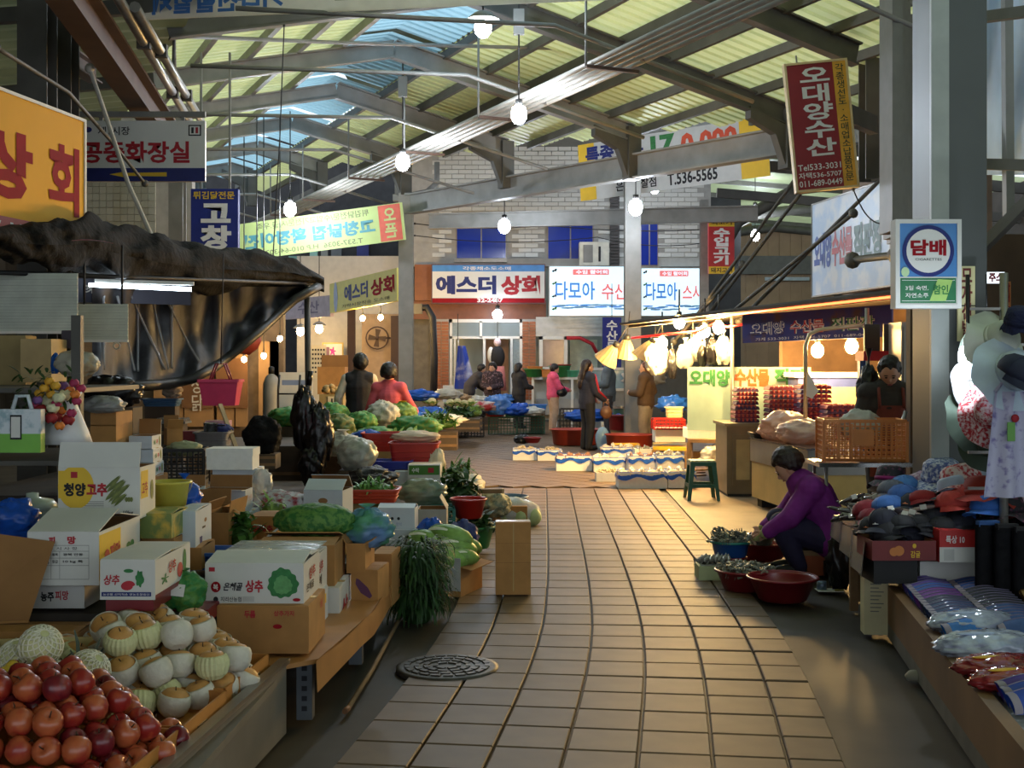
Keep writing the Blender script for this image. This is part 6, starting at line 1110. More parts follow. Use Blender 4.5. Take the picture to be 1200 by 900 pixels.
EGGP = mat('purple_pulp', (120, 44, 66), .8, var=.12); EGGR = mat('brown_egg', (176, 70, 60), .5, var=.15); EGGD = mat('violet_pulp', (76, 50, 84), .8)
def egg_stack(label, p, n, m, w=.3, rz=0):
    t = T('egg_stack', label, 'eggs', p, rz)
    for k in range(n):
        b = B(); z = k * .052; b.bx(-w / 2, w / 2, -w / 2, w / 2, z, z + .012)
        for i in range(6):
            b.prism([(-w / 2 + w * i / 6, z + .012), (-w / 2 + w * (i + 1) / 6, z + .012), (-w / 2 + w * (i + .75) / 6, z + .04), (-w / 2 + w * (i + .25) / 6, z + .04)], -w / 2, w / 2)
        r = b.build('egg_tray', m if k % 3 else EGGD, t); e = B()
        for i in range(5):
            for y in ((-w * .46, ) if k < n - 1 else (-w * .4, -w * .2, 0, w * .2, w * .4)): e.ell((-w / 2 + w * (i + 1) / 6, y, z + .034), (.021, .021, .026), 7, 5)
        e.build('egg_row', EGGR, r)
    return t
for px, d, z, n, w, lb in ((873, 14.9, .875, 4, .3, 'lower pile of red egg trays on the olive cabinet'), (873.5, 14.92, 1.09, 4, .27, 'upper pile of red egg trays on the olive cabinet'), (914, 14.6, .7, 12, .33, 'tall stack of purple egg trays behind the meat bags'), (952, 14.2, .62, 14, .36, 'tallest stack of red egg trays behind the bent pipe'), (983, 13.7, .72, 8, .36, 'wide low stack of red egg trays by the tan panel')): egg_stack(lb, Vector((XD(px, d).x, d, z)), n, EGGP, w)
bt = platform('back stall bench carrying the tall egg stacks', [tuple(XD(895, 14.9).xy), (4.5, 13.3), (4.8, 14.6), tuple(XD(900, 15.4).xy)], .62, WOOD, 'stall_bench')
egg_stack('red egg trays loaded on the hand truck', Vector((XD(338, 17.4).x, 17.45, .32)), 8, EGGP, .3)
bb_ = T('chest_freezer', 'blue chest freezer with a tan front panel behind the egg stacks', 'freezer', XD(978, 15.0)); B().bx(-.45, .5, 0, .6, .3, 1.42).build('body', mat('freezer_blue', (52, 66, 130), .5), bb_); B().bx(-.25, .42, -.01, 0, .55, 1.3).build('tan_front', mat('tan_panel', (0, 0, 0)), bb_); B().bx(-.5, .55, -.03, .62, 1.42, 1.48).build('lid', WHITE, bb_)
# canopy, poles, rope light
cn_ = T('stall_canopy', 'dark slatted canopy over the seafood stall with rope light along its edge', 'canopy'); A0, A1 = W(738, 380, 17.2), W(1056, 344, 13.2)
for k in range(9): o = Vector((.24, .42, .02)) * k; B().bar(A0 + o, A1 + o, .36, .03).build('roof_slat', mat('canopy_slat', (70, 60, 50), .6, var=.2), cn_)
B().bar(A0, A1, .05, .1).build('edge_beam', DSTEEL, cn_); B().tube([A0.lerp(A1, .34) + Vector((0, -.05, -.02)), A1 + Vector((0, -.05, -.02))], .02, 6).build('rope_light', mat('rope_glow', (255, 110, 60), .4, emit=5), cn_)
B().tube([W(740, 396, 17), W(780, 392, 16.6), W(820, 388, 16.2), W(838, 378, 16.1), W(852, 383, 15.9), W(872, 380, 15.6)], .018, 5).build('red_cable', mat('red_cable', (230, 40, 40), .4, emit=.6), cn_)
for px, d, z1 in ((1016, 13.4, 2.2), (858, 15.9, 2.2)): B().tube([XD(px, d, 0), XD(px, d, z1)], .025, 8).build('canopy_post', GALV, cn_)
t = T('bent_pipe', 'bent galvanised pipe rising from the meat counter', 'pipe', XD(944, 12.9)); B().tube([(0, 0, .7), (0, 0, 1.78), (.04, 0, 1.9), (.15, .02, 1.95), (.62, .1, 2.0)], .022, 8).build('pipe', mat('warm_galv', (196, 180, 150), .35, .4), t); B().cbx((0, 0, .8), (.08, .08, .06)).build('clamp', STEEL, t); B().add([(.01, -.03, 1.52), (.13, -.03, 1.3), (.06, -.03, 1.22), (.0, -.03, 1.25)], [(0, 1, 2, 3)]).build('hanging_paper', WHITE, t)
for k, (px, py, d) in enumerate(((796, 378, 16.3), (826, 388, 16.5), (812, 404, 16.9), (842, 384, 15.8), (776, 402, 17.2), (958, 411, 14.6), (998, 406, 14.2), (768, 412, 18.4))):
    bulb(px, py, d, ['glaring warm bulb at the middle of the seafood canopy', 'glaring warm bulb beside the dark blue banner', 'warm bulb hung low among white bags', 'warm bulb tight under the rope light', 'warm bulb beside the fluted shades', 'bare warm bulb over the tall egg stack', 'bare warm bulb behind the apron man', 'warm bulb glowing inside a fluted shade'][k], WARM, .075, .3, cyl=False)
FLU = mat('fluted_shade', (216, 190, 130), .5, transl=.35)
for px, py, d, rot, lb in ((714, 416, 18.8, (.3, .55, 0), 'cream fluted lamp shade at the end of the row, tilted'), (733, 410, 18.9, (.2, .1, 0), 'cream fluted lamp shade between two others'), (758, 412, 18.2, (.2, .5, 0), 'largest cream fluted lamp shade above the brown jacket')):
    t = T('lamp_shade', lb, 'lamp shade', W(px, py, d)); t.rotation_euler = rot; b = B(); n = 32; vs = [((r + (.006 if j % 2 else 0)) * math.cos(2 * PI * j / n), (r + (.006 if j % 2 else 0)) * math.sin(2 * PI * j / n), z) for r, z in ((.05, .16), (.09, .1), (.19, -.12)) for j in range(n)]; b.add(vs, [(i * n + j, i * n + (j + 1) % n, (i + 1) * n + (j + 1) % n, (i + 1) * n + j) for i in range(2) for j in range(n)]); b.build('fluted_cone', FLU, t); B().lathe([(.05, .16), (.05, .24), (.001, .25)], 10).build('socket', SOCK, t); B().tube([(0, 0, .24), (0, .05, .6)], .008, 5).build('cord', SOCK, t)
for k, (px, py, d, r, m) in enumerate(((803, 432, 16.9, (.12, .08, .18), MILKY), (818, 424, 16.6, (.1, .08, .2), MILKY), (848, 428, 16.1, (.1, .07, .2), MILKY), (836, 428, 16.2, (.09, .06, .18), BLKBAG), (823, 430, 16.4, (.07, .06, .15), BLKBAG), (770, 440, 17.6, (.17, .1, .24), MILKY), (788, 444, 17.4, (.07, .06, .22), BLKBAG))): bag(['hanging white bag bundle under the warm bulbs', 'second hanging white bag bundle beside a black one', 'hanging white bag bundle by the dark blue banner', 'hanging black bag bundle before the dark blue banner', 'hanging black bag bundle between white ones', 'big hanging white bag bundle above the red crate', 'hanging dark bag next to the big white bundle'][k], W(px, py, d), r, m, 110 + k, .12)
# back clutter behind seafood people
t = T('fish_tank', 'pale blue framed fish tank behind the man in gloves', 'tank', XD(727, 29.4)); B().bx(-.9, .6, 0, .5, .0, .95).build('stand', mat('grey_chest', (0, 0, 0)), t); B().bx(-.9, .6, 0, .5, .95, 1.45).build('glass_box', mat('tank_glass', (150, 186, 200), .1, alpha=.8), t)
for z in (.95, 1.45): B().bx(-.93, .63, -.03, .53, z - .03, z + .03).build('frame', WHITE, t)
bnr = sign('cloth_banner', 'vertical royal blue banner with white marks behind the cap-wearing person', 'banner', 706, 372, 728, 440, 31, None, mat('royal_cloth', (30, 40, 130), .6), .03); st(bnr, '수산물', .2, .8, .05, .6, WLET, .03, vert=True)
t = T('green_scale', 'dark green market scale behind the gloved person', 'scale', W(736, 494, 26)); B().bx(-.3, .3, -.15, .15, 0, .28).build('body', DGREENP, t); B().bx(-.34, .34, -.2, .2, .28, .34).build('pan', mat('bright_steel', (0, 0, 0)), t)
carton('kraft box under the green market scale', 728, 746, 494, 512, 26, .3, 0, CARD); crate('black crate behind the pink-jacket woman', W(668, 508, 27.2), .44, .4, .55, BP, 0, 6, 6); basin('white bowl of vegetables on the black crate', W(672, 489, 27.2), .2, .14, WHITE)
for px, py, d, r, m, sd, lb in ((690, 494, 27, (.5, .3, .14), BLUEF, 121, 'blue liner sheet over boxes behind the dark-haired woman'), (726, 502, 25.5, (.2, .2, .15), BLUEF, 122, 'blue liner bundle beside the maroon pot'), (788, 483, 20, (.25, .2, .14), BLUEF, 123, 'blue liner sheet behind the red crate'), (755, 452, 29, (.5, .3, .2), MILKY, 124, 'pale bundle on the tank edge')): far_bag(px, py, d, r, m, sd, lb)
basin('maroon pot with a white hose beside the gloved person', W(726, 504, 25), .22, .3, MAROON, taper=.95)
# ================================================================ FLOOR BASINS by the purple-clad vendor
fr_ = GZ(917, 703); basin('wide empty maroon basin on the floor', fr_, .232, .155, MAROON, taper=.7); basin('maroon basin of small crabs beside the wide empty one', GZ(872, 691), .2, .14, MAROON); basin('broad maroon basin with water behind the crab basin', GZ(893, 655), .23, .14, MAROON)
basin('blue plastic bowl heaped with crabs', Vector((GZ(856, 668).x, GZ(856, 668).y, .1)), .15, .12, BLUEP, taper=.8); B().tube([(.155 * math.cos(2 * PI * i / 24), .155 * math.sin(2 * PI * i / 24), .122) for i in range(25)], .01, 5, cap=False).build('teal_rim', mat('teal_plastic', (0, 0, 0)), bpy.data.objects[[o.name for o in bpy.data.objects if o.get('label') == 'blue plastic bowl heaped with crabs'][0]])
basin('upturned small basin under the blue crab bowl', GZ(856, 668), .12, .1, MAROON); basin('shiny steel bowl beside the blue crab bowl', Vector((GZ(893, 662).x, GZ(893, 662).y, .16)), .11, .08, mat('bright_steel', (0, 0, 0))); basin('white tub behind the steel bowl', GZ(918, 652, .02), .09, .13, FOAM)
CRAB = mat('crab_shell', (146, 140, 116), .4, rgb2=(96, 106, 100), scale=30, mid=.5); cr_ = B(); cr_.ell((0, 0, 0), (.04, .03, .015), 10, 6)
for s_ in (-1, 1):
    for k in range(4): cr_.tube([(s_ * .03, -.02 + .014 * k, 0), (s_ * .055, -.028 + .018 * k, .012), (s_ * .075, -.03 + .02 * k, -.006)], [.005, .004, .002], 5)
crm = cr_.mesh('crab', CRAB); clw = B()
for s_ in (-1, 1): clw.tube([(s_ * .03, -.02, 0), (s_ * .05, -.05, .008), (s_ * .025, -.068, .006)], [.006, .011, .004], 6)
clm = clw.mesh('claws', CRAB)
def crabs(cx, cy, z, r, n, label, grp):
    for i in range(n):
        a, f = rnd.random() * 6.3, math.sqrt(rnd.random()); c = link('crab', crm, None, (cx + r * f * math.cos(a), cy + r * f * math.sin(a), z + .07 * (1 - f * f) * rnd.random() + .01), (rnd.uniform(-.7, .7), rnd.uniform(-.7, .7), rnd.random() * 6)); tag(c, label, 'crab', grp); link('claws', clm, c)
p = GZ(856, 668); crabs(p.x, p.y, .22, .13, 34, 'small grey crab in the blue bowl', 'crabs in the blue bowl'); p = GZ(872, 691); crabs(p.x, p.y, .13, .16, 34, 'small grey crab in the maroon basin', 'crabs in the maroon basin')
t = T('foam_box', 'pale green foam tray of grey fish on the floor', 'box', GZ(840, 680) + Vector((0, .12, 0))); B().bx(-.13, .14, -.12, .12, 0, .1).build('tub_body', mat('greenish_foam', (176, 186, 140), .7), t); B().bx(-.11, .12, -.1, .1, .1, .112).build('wet_lining', FISHM, t)
for i in range(9): a = link('fish', FM[0], None, t.location + Vector((-.1 + .026 * i, rnd.uniform(-.05, .05), .135 + .01 * (i % 2))), (rnd.uniform(-.3, .3), 0, 1.2 + rnd.uniform(-.5, .5)), .8); tag(a, 'grey fish in the pale green foam tray', 'fish', 'fish in the green foam tray')
t = T('crate_seat', 'orange-brown plastic box the purple-clad woman sits on', 'seat', GZ(963, 674)); B().bx(-.15, .14, -.02, .26, 0, .17).build('box', mat('rust_plastic', (150, 74, 40), .5), t); B().bx(-.16, .15, -.03, .27, .15, .19).build('timber_lid', WOOD, t)
t = T('work_gloves', 'pair of yellow-cuffed work gloves and tin on a white sheet', 'gloves', GZ(972, 692)); B().bx(-.09, .09, -.06, .06, 0, .005).build('sheet', WHITE, t); B().lathe([(.035, .005), (.035, .06), (.001, .062)], 14, (-.05, .02, 0)).build('tin', mat('tin_blue', (120, 140, 170), .3, .4), t)
for k in range(4): B().tube([(.03 + .012 * k, .03, .02), (.035 + .014 * k, -.03, .03), (.03 + .016 * k, -.06, .01)], .009, 6).build('glove_finger', mat('glove_yellow', (170, 160, 80), .7), t)
# ================================================================ HAT TABLE
platform('hat table draped with a grey plastic cloth', [(2.03, 6.95), (2.2, 8.35), (2.54, 8.35), (2.54, 7.54), (2.99, 7.54), (2.99, 8.35), (4.2, 8.35), (4.2, 6.95)], .56, mat('grey_plastic_cloth', (120, 118, 114), .25, bump=.3), 'hat_table', .03, False)
ht = bpy.data.objects['hat_table']
for x, y in ((2.3, 7.15), (2.35, 8.2), (4.1, 7.1), (4.1, 8.2)): B().bx(x - .03, x + .03, y - .03, y + .03, 0, .53).build('leg', WOOD, ht)
B().grid(lambda u, v: Vector((2.0 + .2 * u + .015 * math.sin(19 * u), 6.92 + 1.45 * u, .575 - (.2 - .06 * u) * v)) + Vector((-.02 * v, 0, 0)), 12, 4).build('cloth_skirt', mat('grey_plastic_cloth', (0, 0, 0)), ht)
t = T('timber_board', 'timber board propping the corner of the hat table', 'board', GZ(1002, 716)); B().bx(-.03, .02, 0, .03, 0, .42).build('plank', WOOD, t); B().bx(-.035, .025, -.002, .032, .42, .43).build('cut_end', PALEWOOD, t)
far_bag(975 + 10, 690, 8.5, (.09, .08, .2), BLKBAG, 130, 'black bag under the hat table corner')
q = carton('tall cream carton with faint print standing at the end of the sock platform', 1013, 1041, 668, 744, 7.15, .12, -.1, mat('cream_carton', (214, 204, 160), .6))
for k in range(9): cp(q, .25, .8 - .1 * (k % 3), .15 + .06 * k, .165 + .06 * k, FL)
q = carton('black carton under the maroon tangerine carton', 1024, 1075, 657, 684, 6.9, .3, 0, BLACK, None, ('x', 0, 0), tape=False)
q = carton('maroon tangerine carton with orange fruit picture, filled with caps', 1022, 1097, 634, 657, 6.85, .3, 0, mat('maroon_carton', (120, 40, 40), .5), CARDIN, None); cd(q, .42, .5, .08, .26, ORP); cd(q, .34, .55, .07, .22, ORP, z=.003); ct(q, '감귤', .6, .75, .5, .85, YEL, .02); cd(q, .66, .25, .03, .12, YEL)
q = carton('red and white carton beside the tangerine carton', 1101, 1150, 622, 659, 6.85, .25, 0, mat('red_carton', (190, 40, 36), .5), None, ('x', 0, 0)); cp(q, 0, 1, .52, 1, WCARD); cp(q, .1, .35, .58, .95, mat('pale_grey_print', (0, 0, 0)), z=.003); ct(q, '특상 10', .15, .6, .15, .4, WLET, .02)
carton('plain carton under the red and white carton', 1078, 1150, 659, 690, 7.0, .25, 0, WCARD, None, ('x', 0, 0))
def cap(label, p, c, rz=0, rx=0, ry=0, s=1., logo=None, m=None, name='cap', group=None):
    t = T(name, label, 'cap', p, rz, group); t.rotation_euler = (rx, ry, rz); t.scale = (s, s, s * rnd.uniform(.72, 1.0)); m = m or mat('felt_%d_%d_%d' % c, c, .75, var=.12, scale=30)
    B().lathe([(.088, 0), (.09, .03), (.08, .07), (.055, .098), (.02, .11), (.001, .111)], 20, sy=1.12).build('crown', m, t); b = B()
    b.grid(lambda u, v: Vector((.085 * math.cos(PI * u) * (1 + .02 * v), -.085 * math.sin(PI * u) * 1.1 - .075 * v * math.sin(PI * u) ** .6, .012 - .025 * v - .02 * v * math.cos(PI * u) ** 2)), 14, 4); b.build('visor', m, t)
    B().ell((0, 0, .112), (.008, .008, .005), 7, 4).build('button', m, t); c_ = B()
    for k in range(6): a = k * PI / 3; c_.tube([(.0895 * f * math.cos(a), .1 * f * math.sin(a), z) for f, z in ((.99, .01), (1.0, .03), (.9, .07), (.62, .099), (.2, .112))], .0016, 4)
    c_.build('panel_seams', m, t)
    if logo: B().grid(lambda u, v: Vector((.06 * (u - .5) * 1.2, -.103 + .014 * v + .02 * (2 * u - 1) ** 2, .025 + .04 * v)), 4, 2).build('badge', logo, t)
    return t
def sunhat(label, p, m, rz=0, rx=0, ry=0, s=1., brim=.19, seed=0, name='sun_hat', band=None):
    t = T(name, label, 'hat', p, rz); t.rotation_euler = (rx, ry, rz); t.scale = (s,) * 3
    B().lathe([(.095, 0), (.09, .04), (.08, .085), (.06, .1), (.001, .104)], 22, sy=1.1).build('crown', m, t); b = B()
    b.grid(lambda u, v: Vector(((.093 + (brim - .093) * v) * math.cos(2 * PI * u), 1.08 * (.093 + (brim - .093) * v) * math.sin(2 * PI * u), .004 - .05 * v + .03 * v * nz((math.cos(2 * PI * u) * 1.6, math.sin(2 * PI * u) * 1.6, seed)) * 2)), 32, 5); b.build('brim', m, t)
    B().lathe([(.097, .006), (.096, .03), (.09, .03)], 22, sy=1.1).build('hat_band', band or m, t); return t
FLB = mat('blue_floral', (88, 104, 166), .7, rgb2=(206, 212, 226), scale=60, mid=.52); FLR = mat('red_floral', (186, 46, 56), .7, rgb2=(226, 206, 204), scale=55, mid=.5); FLP = mat('pink_floral', (226, 206, 210), .7, rgb2=(190, 120, 140), scale=40, mid=.6); PBL = mat('pale_blue_cloth', (178, 192, 220), .7); DKF = mat('dark_floral', (30, 28, 36), .7, rgb2=(120, 60, 90), scale=40, mid=.62)
HZ = lambda px, py, d: W(px, py, d)
for px, py, d, m, rz, s_, lb in ((1104, 562, 7.5, FLB, .3, 1.25, 'wide blue floral sun hat at the back of the hat pile'), (1086, 574, 7.65, mat('mauve_floral', (150, 110, 140), .7, rgb2=(200, 180, 196), scale=50, mid=.5), 1, 1.15, 'mauve floral sun hat beside the blue floral one'), (1128, 570, 7.25, FLR, .8, 1.25, 'red and white floral sun hat before the column'), (1140, 562, 7.42, PBL, 2, .9, 'pale blue sun hat leaning on the column'), (1120, 578, 7.2, PBL, 1.4, 1., 'pale blue floppy hat under the red floral hat'), (1176, 584, 7.1, FLP, .2, 1.2, 'pink-flowered white sun hat next to the blue cap'), (1192, 570, 7.2, FLP, 2.2, 1.1, 'second pink-flowered hat at the end of the table'), (1070, 580, 7.7, PBL, .5, .9, 'pale blue hat under the lilac cap'), (1110, 588, 7.3, FLB, 1, .8, 'small blue floral hat behind the beige cap')): sunhat(lb, HZ(px, py, d), m, rz, rnd.uniform(-.3, .1), rnd.uniform(-.25, .25), s_, seed=px * .1)
sunhat('rust-red bucket hat on top of the hat pile', HZ(1152, 584, 7.0), mat('rust_cloth', (158, 44, 30), .75), .4, -.2, .2, 1.2, .15)
sunhat('dark floral bucket hat with magenta brim', HZ(1043, 564, 7.9), DKF, .2, -.1, .1, 1.0, .14, band=mat('magenta_band', (140, 30, 100), .7)); sunhat('black patterned hat below the pink-flowered hat', HZ(1180, 603, 6.95), DKF, 0, -.2, 0, 1.1, .17)
CAPS = [(1084, 572, 7.75, (134, 110, 180), .2, 'lilac cap in front of the mauve floral hat'), (1105, 572, 7.55, (176, 164, 134), 1.8, 'beige cap lying behind the red cap'), (1046, 580, 7.55, (84, 88, 98), -.3, 'dark grey cap with a flat visor'), (1059, 590, 7.4, (56, 96, 160), .8, 'mid-blue cap beside the dark grey cap'), (1082, 592, 7.2, (150, 34, 36), .3, 'dark red cap next to the mid-blue cap'), (1060, 577, 7.6, (70, 120, 180), 2.4, 'sky-blue cap tucked behind others'), (1134, 592, 7.05, (190, 66, 62), 1., 'coral red cap in front of the rust bucket hat'), (1116, 596, 7.05, (200, 70, 64), .4, 'coral cap with drooping visor'), (1158, 600, 6.9, (50, 100, 176), -1.1, 'big bright blue cap near the table edge'), (1100, 594, 7.2, (34, 34, 38), .9, 'black cap under the beige cap'), (1018, 604, 7.4, (130, 30, 44), .3, 'maroon cap at the corner of the table'), (1024, 612, 7.3, (120, 26, 40), -.4, 'second maroon cap by the corner'), (1041, 598, 7.3, (64, 110, 180), .6, 'light blue cap half buried among black caps')]
for px, py, d, c, rz, lb in CAPS: cap(lb, HZ(px, py, d), c, rz, rnd.uniform(-.35, .1), rnd.uniform(-.3, .3), 1.05)
WL = mat('white_badge', (206, 206, 206), .6); OLG = mat('orange_badge', (220, 130, 80), .6)
for i, (px, py, d, lg) in enumerate(((1036, 618, 7.1, WL), (1055, 622, 7.05, None), (1078, 618, 7.1, None), (1098, 612, 7.1, None), (1070, 600, 7.25, OLG), (1090, 600, 7.25, None), (1112, 604, 7.15, None), (1128, 606, 7.1, WL), (1040, 632, 7.05, None), (1062, 634, 7.05, None), (1086, 630, 7.05, None), (1105, 626, 7.0, None), (1124, 620, 7.0, None), (1025, 624, 7.15, OLG))):
    cap('black cap with a white badge in the tangerine carton heap' if lg is WL else 'black cap with an orange badge in the dark cap heap' if lg else 'plain black cap in the dark cap heap', HZ(px, py, d), (32, 32, 38) if i % 3 else (26, 28, 44), rnd.uniform(-.9, .9), rnd.uniform(-.4, .1), rnd.uniform(-.3, .3), 1.02, lg, group='black caps, ' + ('white badge' if lg is WL else 'orange badge' if lg else 'plain'))
# stocking packs with shiny film on the table end
PK = [mat('stocking_pack_%d' % k, c, .15, var=.4, scale=18, bump=.5, coat=.6) for k, c in enumerate(((70, 62, 66), (120, 104, 100), (150, 130, 120), (54, 52, 62)))]
pk = [B().ell((0, 0, 0), (.11, .055, .018), 14, 8, None, 0, lambda d: 1 + .1 * nz(d, 4, k)).mesh('pack', PK[k]) for k in range(4)]; bd = B().bx(-.02, .02, -.057, .057, -.012, .02).mesh('paper_band', MILKY)
for i in range(64):
    r, c = divmod(i % 32, 4); a = link('stocking_pack', pk[i % 4], None, Vector((2.14 + .1 * c + .03 * (r % 2) + .06 * (i > 31), 7.12 + .13 * r, .6 + .03 * (i % 3) + .03 * c + .06 * (i > 31))), (rnd.uniform(-.9, .2), rnd.uniform(-.4, .3), rnd.uniform(-.8, .8)), .9); tag(a, 'shiny film-wrapped stocking pack at the cloth-draped table end', 'pack', 'stocking packs on the hat table'); link('paper_band', bd, a)
# ================================================================ SOCK PLATFORM
sk = T('sock_platform', 'low timber sock platform with a worn front board', 'table'); TB = mat('worn_board', (128, 96, 62), .65, var=.25, scale=2.2); gl = lambda d: 1.07 + .1577 * d
B().add([(gl(3.6), 3.6, .27), (gl(7.12), 7.12, .27), (4.2, 7.12, .27), (4.2, 3.6, .27)], [(0, 1, 2, 3)]).build('top_sheet', mat('steel_sheet', (150, 150, 150), .4, .4), sk)
def vb(x0, d0, d1, z0, z1, t): return [(gl(d) + o, d, z) for o in (0, t) for d, z in ((d0, z0), (d1, z0), (d1, z1), (d0, z1))]
QF = [(0, 1, 2, 3), (4, 7, 6, 5), (0, 4, 5, 1), (1, 5, 6, 2), (2, 6, 7, 3), (3, 7, 4, 0)]
B().add(vb(0, 3.6, 7.12, .08, .29, .025), QF).build('front_board', TB, sk); B().add(vb(0, 3.6, 7.12, .29, .3, .06), QF).build('top_edge', TB, sk); B().add(vb(0, 3.6, 7.12, .0, .08, .03), QF).build('base_board', mat('grey_base', (112, 108, 98), .7, var=.2), sk)
for d in (4.2, 5.7, 6.9): B().bx(gl(d) + .04, gl(d) + .1, d, d + .06, 0, .27).build('leg', WOOD, sk)
B().lathe([(.04, 0), (.05, .02), (.03, .045), (.001, .05)], 12, GZ(1072, 797)).build('pale_foot', mat('foot_pale', (150, 146, 132), .7), sk)
def sock(c, k):
    m = mat('sock_%d_%d_%d' % c, c, .6, var=.15, scale=30, coat=.3); b = B(); b.grid(lambda u, v: Vector(((u - .5) * .26, (v - .5) * (.085 + .02 * math.sin(PI * u)), .016 * math.sin(PI * v) ** .5 * (1 - .3 * abs(2 * u - 1) ** 3) + .02 * math.sin(PI * u) ** 2)), 14, 6); b.grid(lambda u, v: Vector(((u - .5) * .26, (v - .5) * (.085 + .02 * math.sin(PI * u)), .018 * math.sin(PI * u) ** 2)), 8, 1); return b.mesh('foot_fabric', m)
cuff = B().grid(lambda u, v: Vector((-.132 + .035 * u, (v - .5) * .088, .019 * math.sin(PI * v) ** .5 + .004)), 3, 6).mesh('cuff', mat('sock_cuff_highlight', (150, 140, 150), .6)); SOCKS = {}; edge = B().tube([((u - .5) * .26, .5 * (.085 + .02 * math.sin(PI * u)), .02 * math.sin(PI * u) ** 2 + .002) for u in [i / 10 for i in range(11)]], .0024, 5).mesh('film_edge_glint', mat('sock_film_glint', (128, 120, 150), .25, spec=.6))  # pale cuffs and film edges carry highlights in their colour
def lay_sock(c, x, d, z, rz, label, grp):
    if c not in SOCKS: SOCKS[c] = sock(c, 0)
    t = T('sock', label, 'sock', (x, d, z), rz, grp); t.rotation_euler = (.85, -.06, rz); link('foot_fabric', SOCKS[c], t); link('cuff', cuff, t); link('film_edge_glint', edge, t)
seq = [((84, 66, 150), 'purple'), ((84, 66, 150), 'purple'), ((84, 66, 150), 'purple'), ((48, 92, 176), 'cobalt'), ((48, 92, 176), 'cobalt'), ((120, 56, 150), 'violet'), ((120, 56, 150), 'violet'), ((120, 56, 150), 'violet'), ((56, 62, 86), 'slate'), ((56, 62, 86), 'slate'), ((44, 66, 108), 'denim'), ((44, 66, 108), 'denim'), ((44, 66, 108), 'denim'), ((48, 118, 196), 'bright blue'), ((48, 118, 196), 'bright blue'), ((48, 118, 196), 'bright blue'), ((48, 118, 196), 'bright blue')]
d = 6.98
for i, (c, n) in enumerate(seq):
    lay_sock(c, gl(d) + .19, d, .325, .16 + rnd.uniform(-.05, .05), f'{n} sock in the overlapping row along the board edge', f'{n} socks along the edge'); d -= .072
d = 6.95
for i in range(17):
    c, n = [((40, 78, 150), 'navy-blue'), ((34, 36, 52), 'dark navy'), ((46, 80, 140), 'steel-blue')][0 if i < 4 else 1 if i < 11 else 2]; lay_sock(c, gl(d) + .46, d, .325, .05 + rnd.uniform(-.08, .08), f'{n} sock in the inner row of the sock platform', f'{n} socks, inner row'); d -= .07
BK = mat('glossy_black_pack', (20, 20, 22), .2, var=.3, coat=.5, bump=.4, scale=14); bk = B().grid(lambda u, v: Vector(((u - .5) * .3, (v - .5) * .1, .022 * math.sin(PI * v) + .012 * math.sin(PI * u))), 10, 5).mesh('black_fabric', BK); clip = B().bx(-.15, -.12, -.05, .05, .0, .026).mesh('gold_clip', mat('gold_clip', (176, 140, 90), .25, .7))
edge2 = B().tube([((u - .5) * .3, .05, .012 * math.sin(PI * u) + .001) for u in [i / 10 for i in range(11)]], .003, 5).mesh('film_edge_glint', mat('pack_film_glint', (120, 112, 104), .15, spec=.8))  # pale film edge with a painted highlight along each black pack
d = 7.0
for i in range(20):
    for k in range(2):
        t = T('sock', 'glossy black sock pack with gold clip in the dark rows', 'sock', (gl(d) + .78 + .33 * k, d, .335 + .02 * k), .2, 'black sock packs'); t.rotation_euler = (.85, -.1, .25 + rnd.uniform(-.1, .1)); link('black_fabric', bk, t); link('gold_clip', clip, t); link('film_edge_glint', edge2, t)
    d -= .075
WPK = mat('clear_sock_pack', (186, 196, 212), .12, rgb2=(150, 158, 180), scale=9, mid=.5, bump=.7, coat=.7); RPK = mat('red_sock_pack', (150, 40, 46), .12, rgb2=(110, 30, 40), scale=9, mid=.5, bump=.7, coat=.7)
def pack(label, px, py, r, m, rz):
    p = GZ(px, py, .3); t = T('sock_pack', label, 'pack', p, rz); B().ell((0, 0, .035), r, 60, 30, None, 0, lambda d: 1 + .12 * nz(d, 4, px) + .12 * (.3 - abs(nz(d, 7, px))) + .06 * nz(d, 15, px)).build('film_bag', m, t); B().ell((-r[0] * .3, -r[1] * .2, r[2] + .03), (r[0] * .4, r[1] * .15, .006), 10, 5).build('paper_label', PBL if m is WPK else YELP, t)
pack('big clear-wrapped bundle of white socks, farther of two', 1140, 738, (.23, .13, .06), WPK, .2); pack('big clear-wrapped bundle of white socks, nearer the red pack', 1158, 765, (.25, .13, .065), WPK, .15); pack('film-wrapped bundle of red socks', 1170, 790, (.2, .1, .05), RPK, .2); pack('second film-wrapped bundle of red socks', 1190, 806, (.2, .09, .05), RPK, .2)
d = 4.86
for i, (c, n) in enumerate((((70, 40, 140), 'deep purple'), ((70, 40, 140), 'deep purple'), ((30, 70, 170), 'royal blue'), ((30, 70, 170), 'royal blue'))): lay_sock(c, gl(d) + .2, d, .325, .2, f'{n} sock near the bare steel end of the platform', f'{n} socks near the end'); d -= .085
LG = mat('black_leggings', (10, 10, 15), .6, var=.4, scale=10, bump=.6, spec=.15)
for i in range(9):
    t = T('legging_pack', 'upright black legging pack with blue header card', 'pack', (2.62 + .085 * i, 6.72 - .05 * i, .31), rnd.uniform(-.15, .15), 'black legging packs'); h = .4 - .01 * i; B().grid(lambda u, v: Vector((.075 * math.cos(2 * PI * u), .03 * math.sin(2 * PI * u) * (1 + .2 * nz((u * 5, v * 4, i))), h * v)), 16, 8).build('leggings', LG, t); B().bx(-.06, .06, -.02, .02, h - .01, h + .02).build('header_card', mat('blue_header', (44, 90, 150), .5) if i % 3 == 0 else BLACK, t)
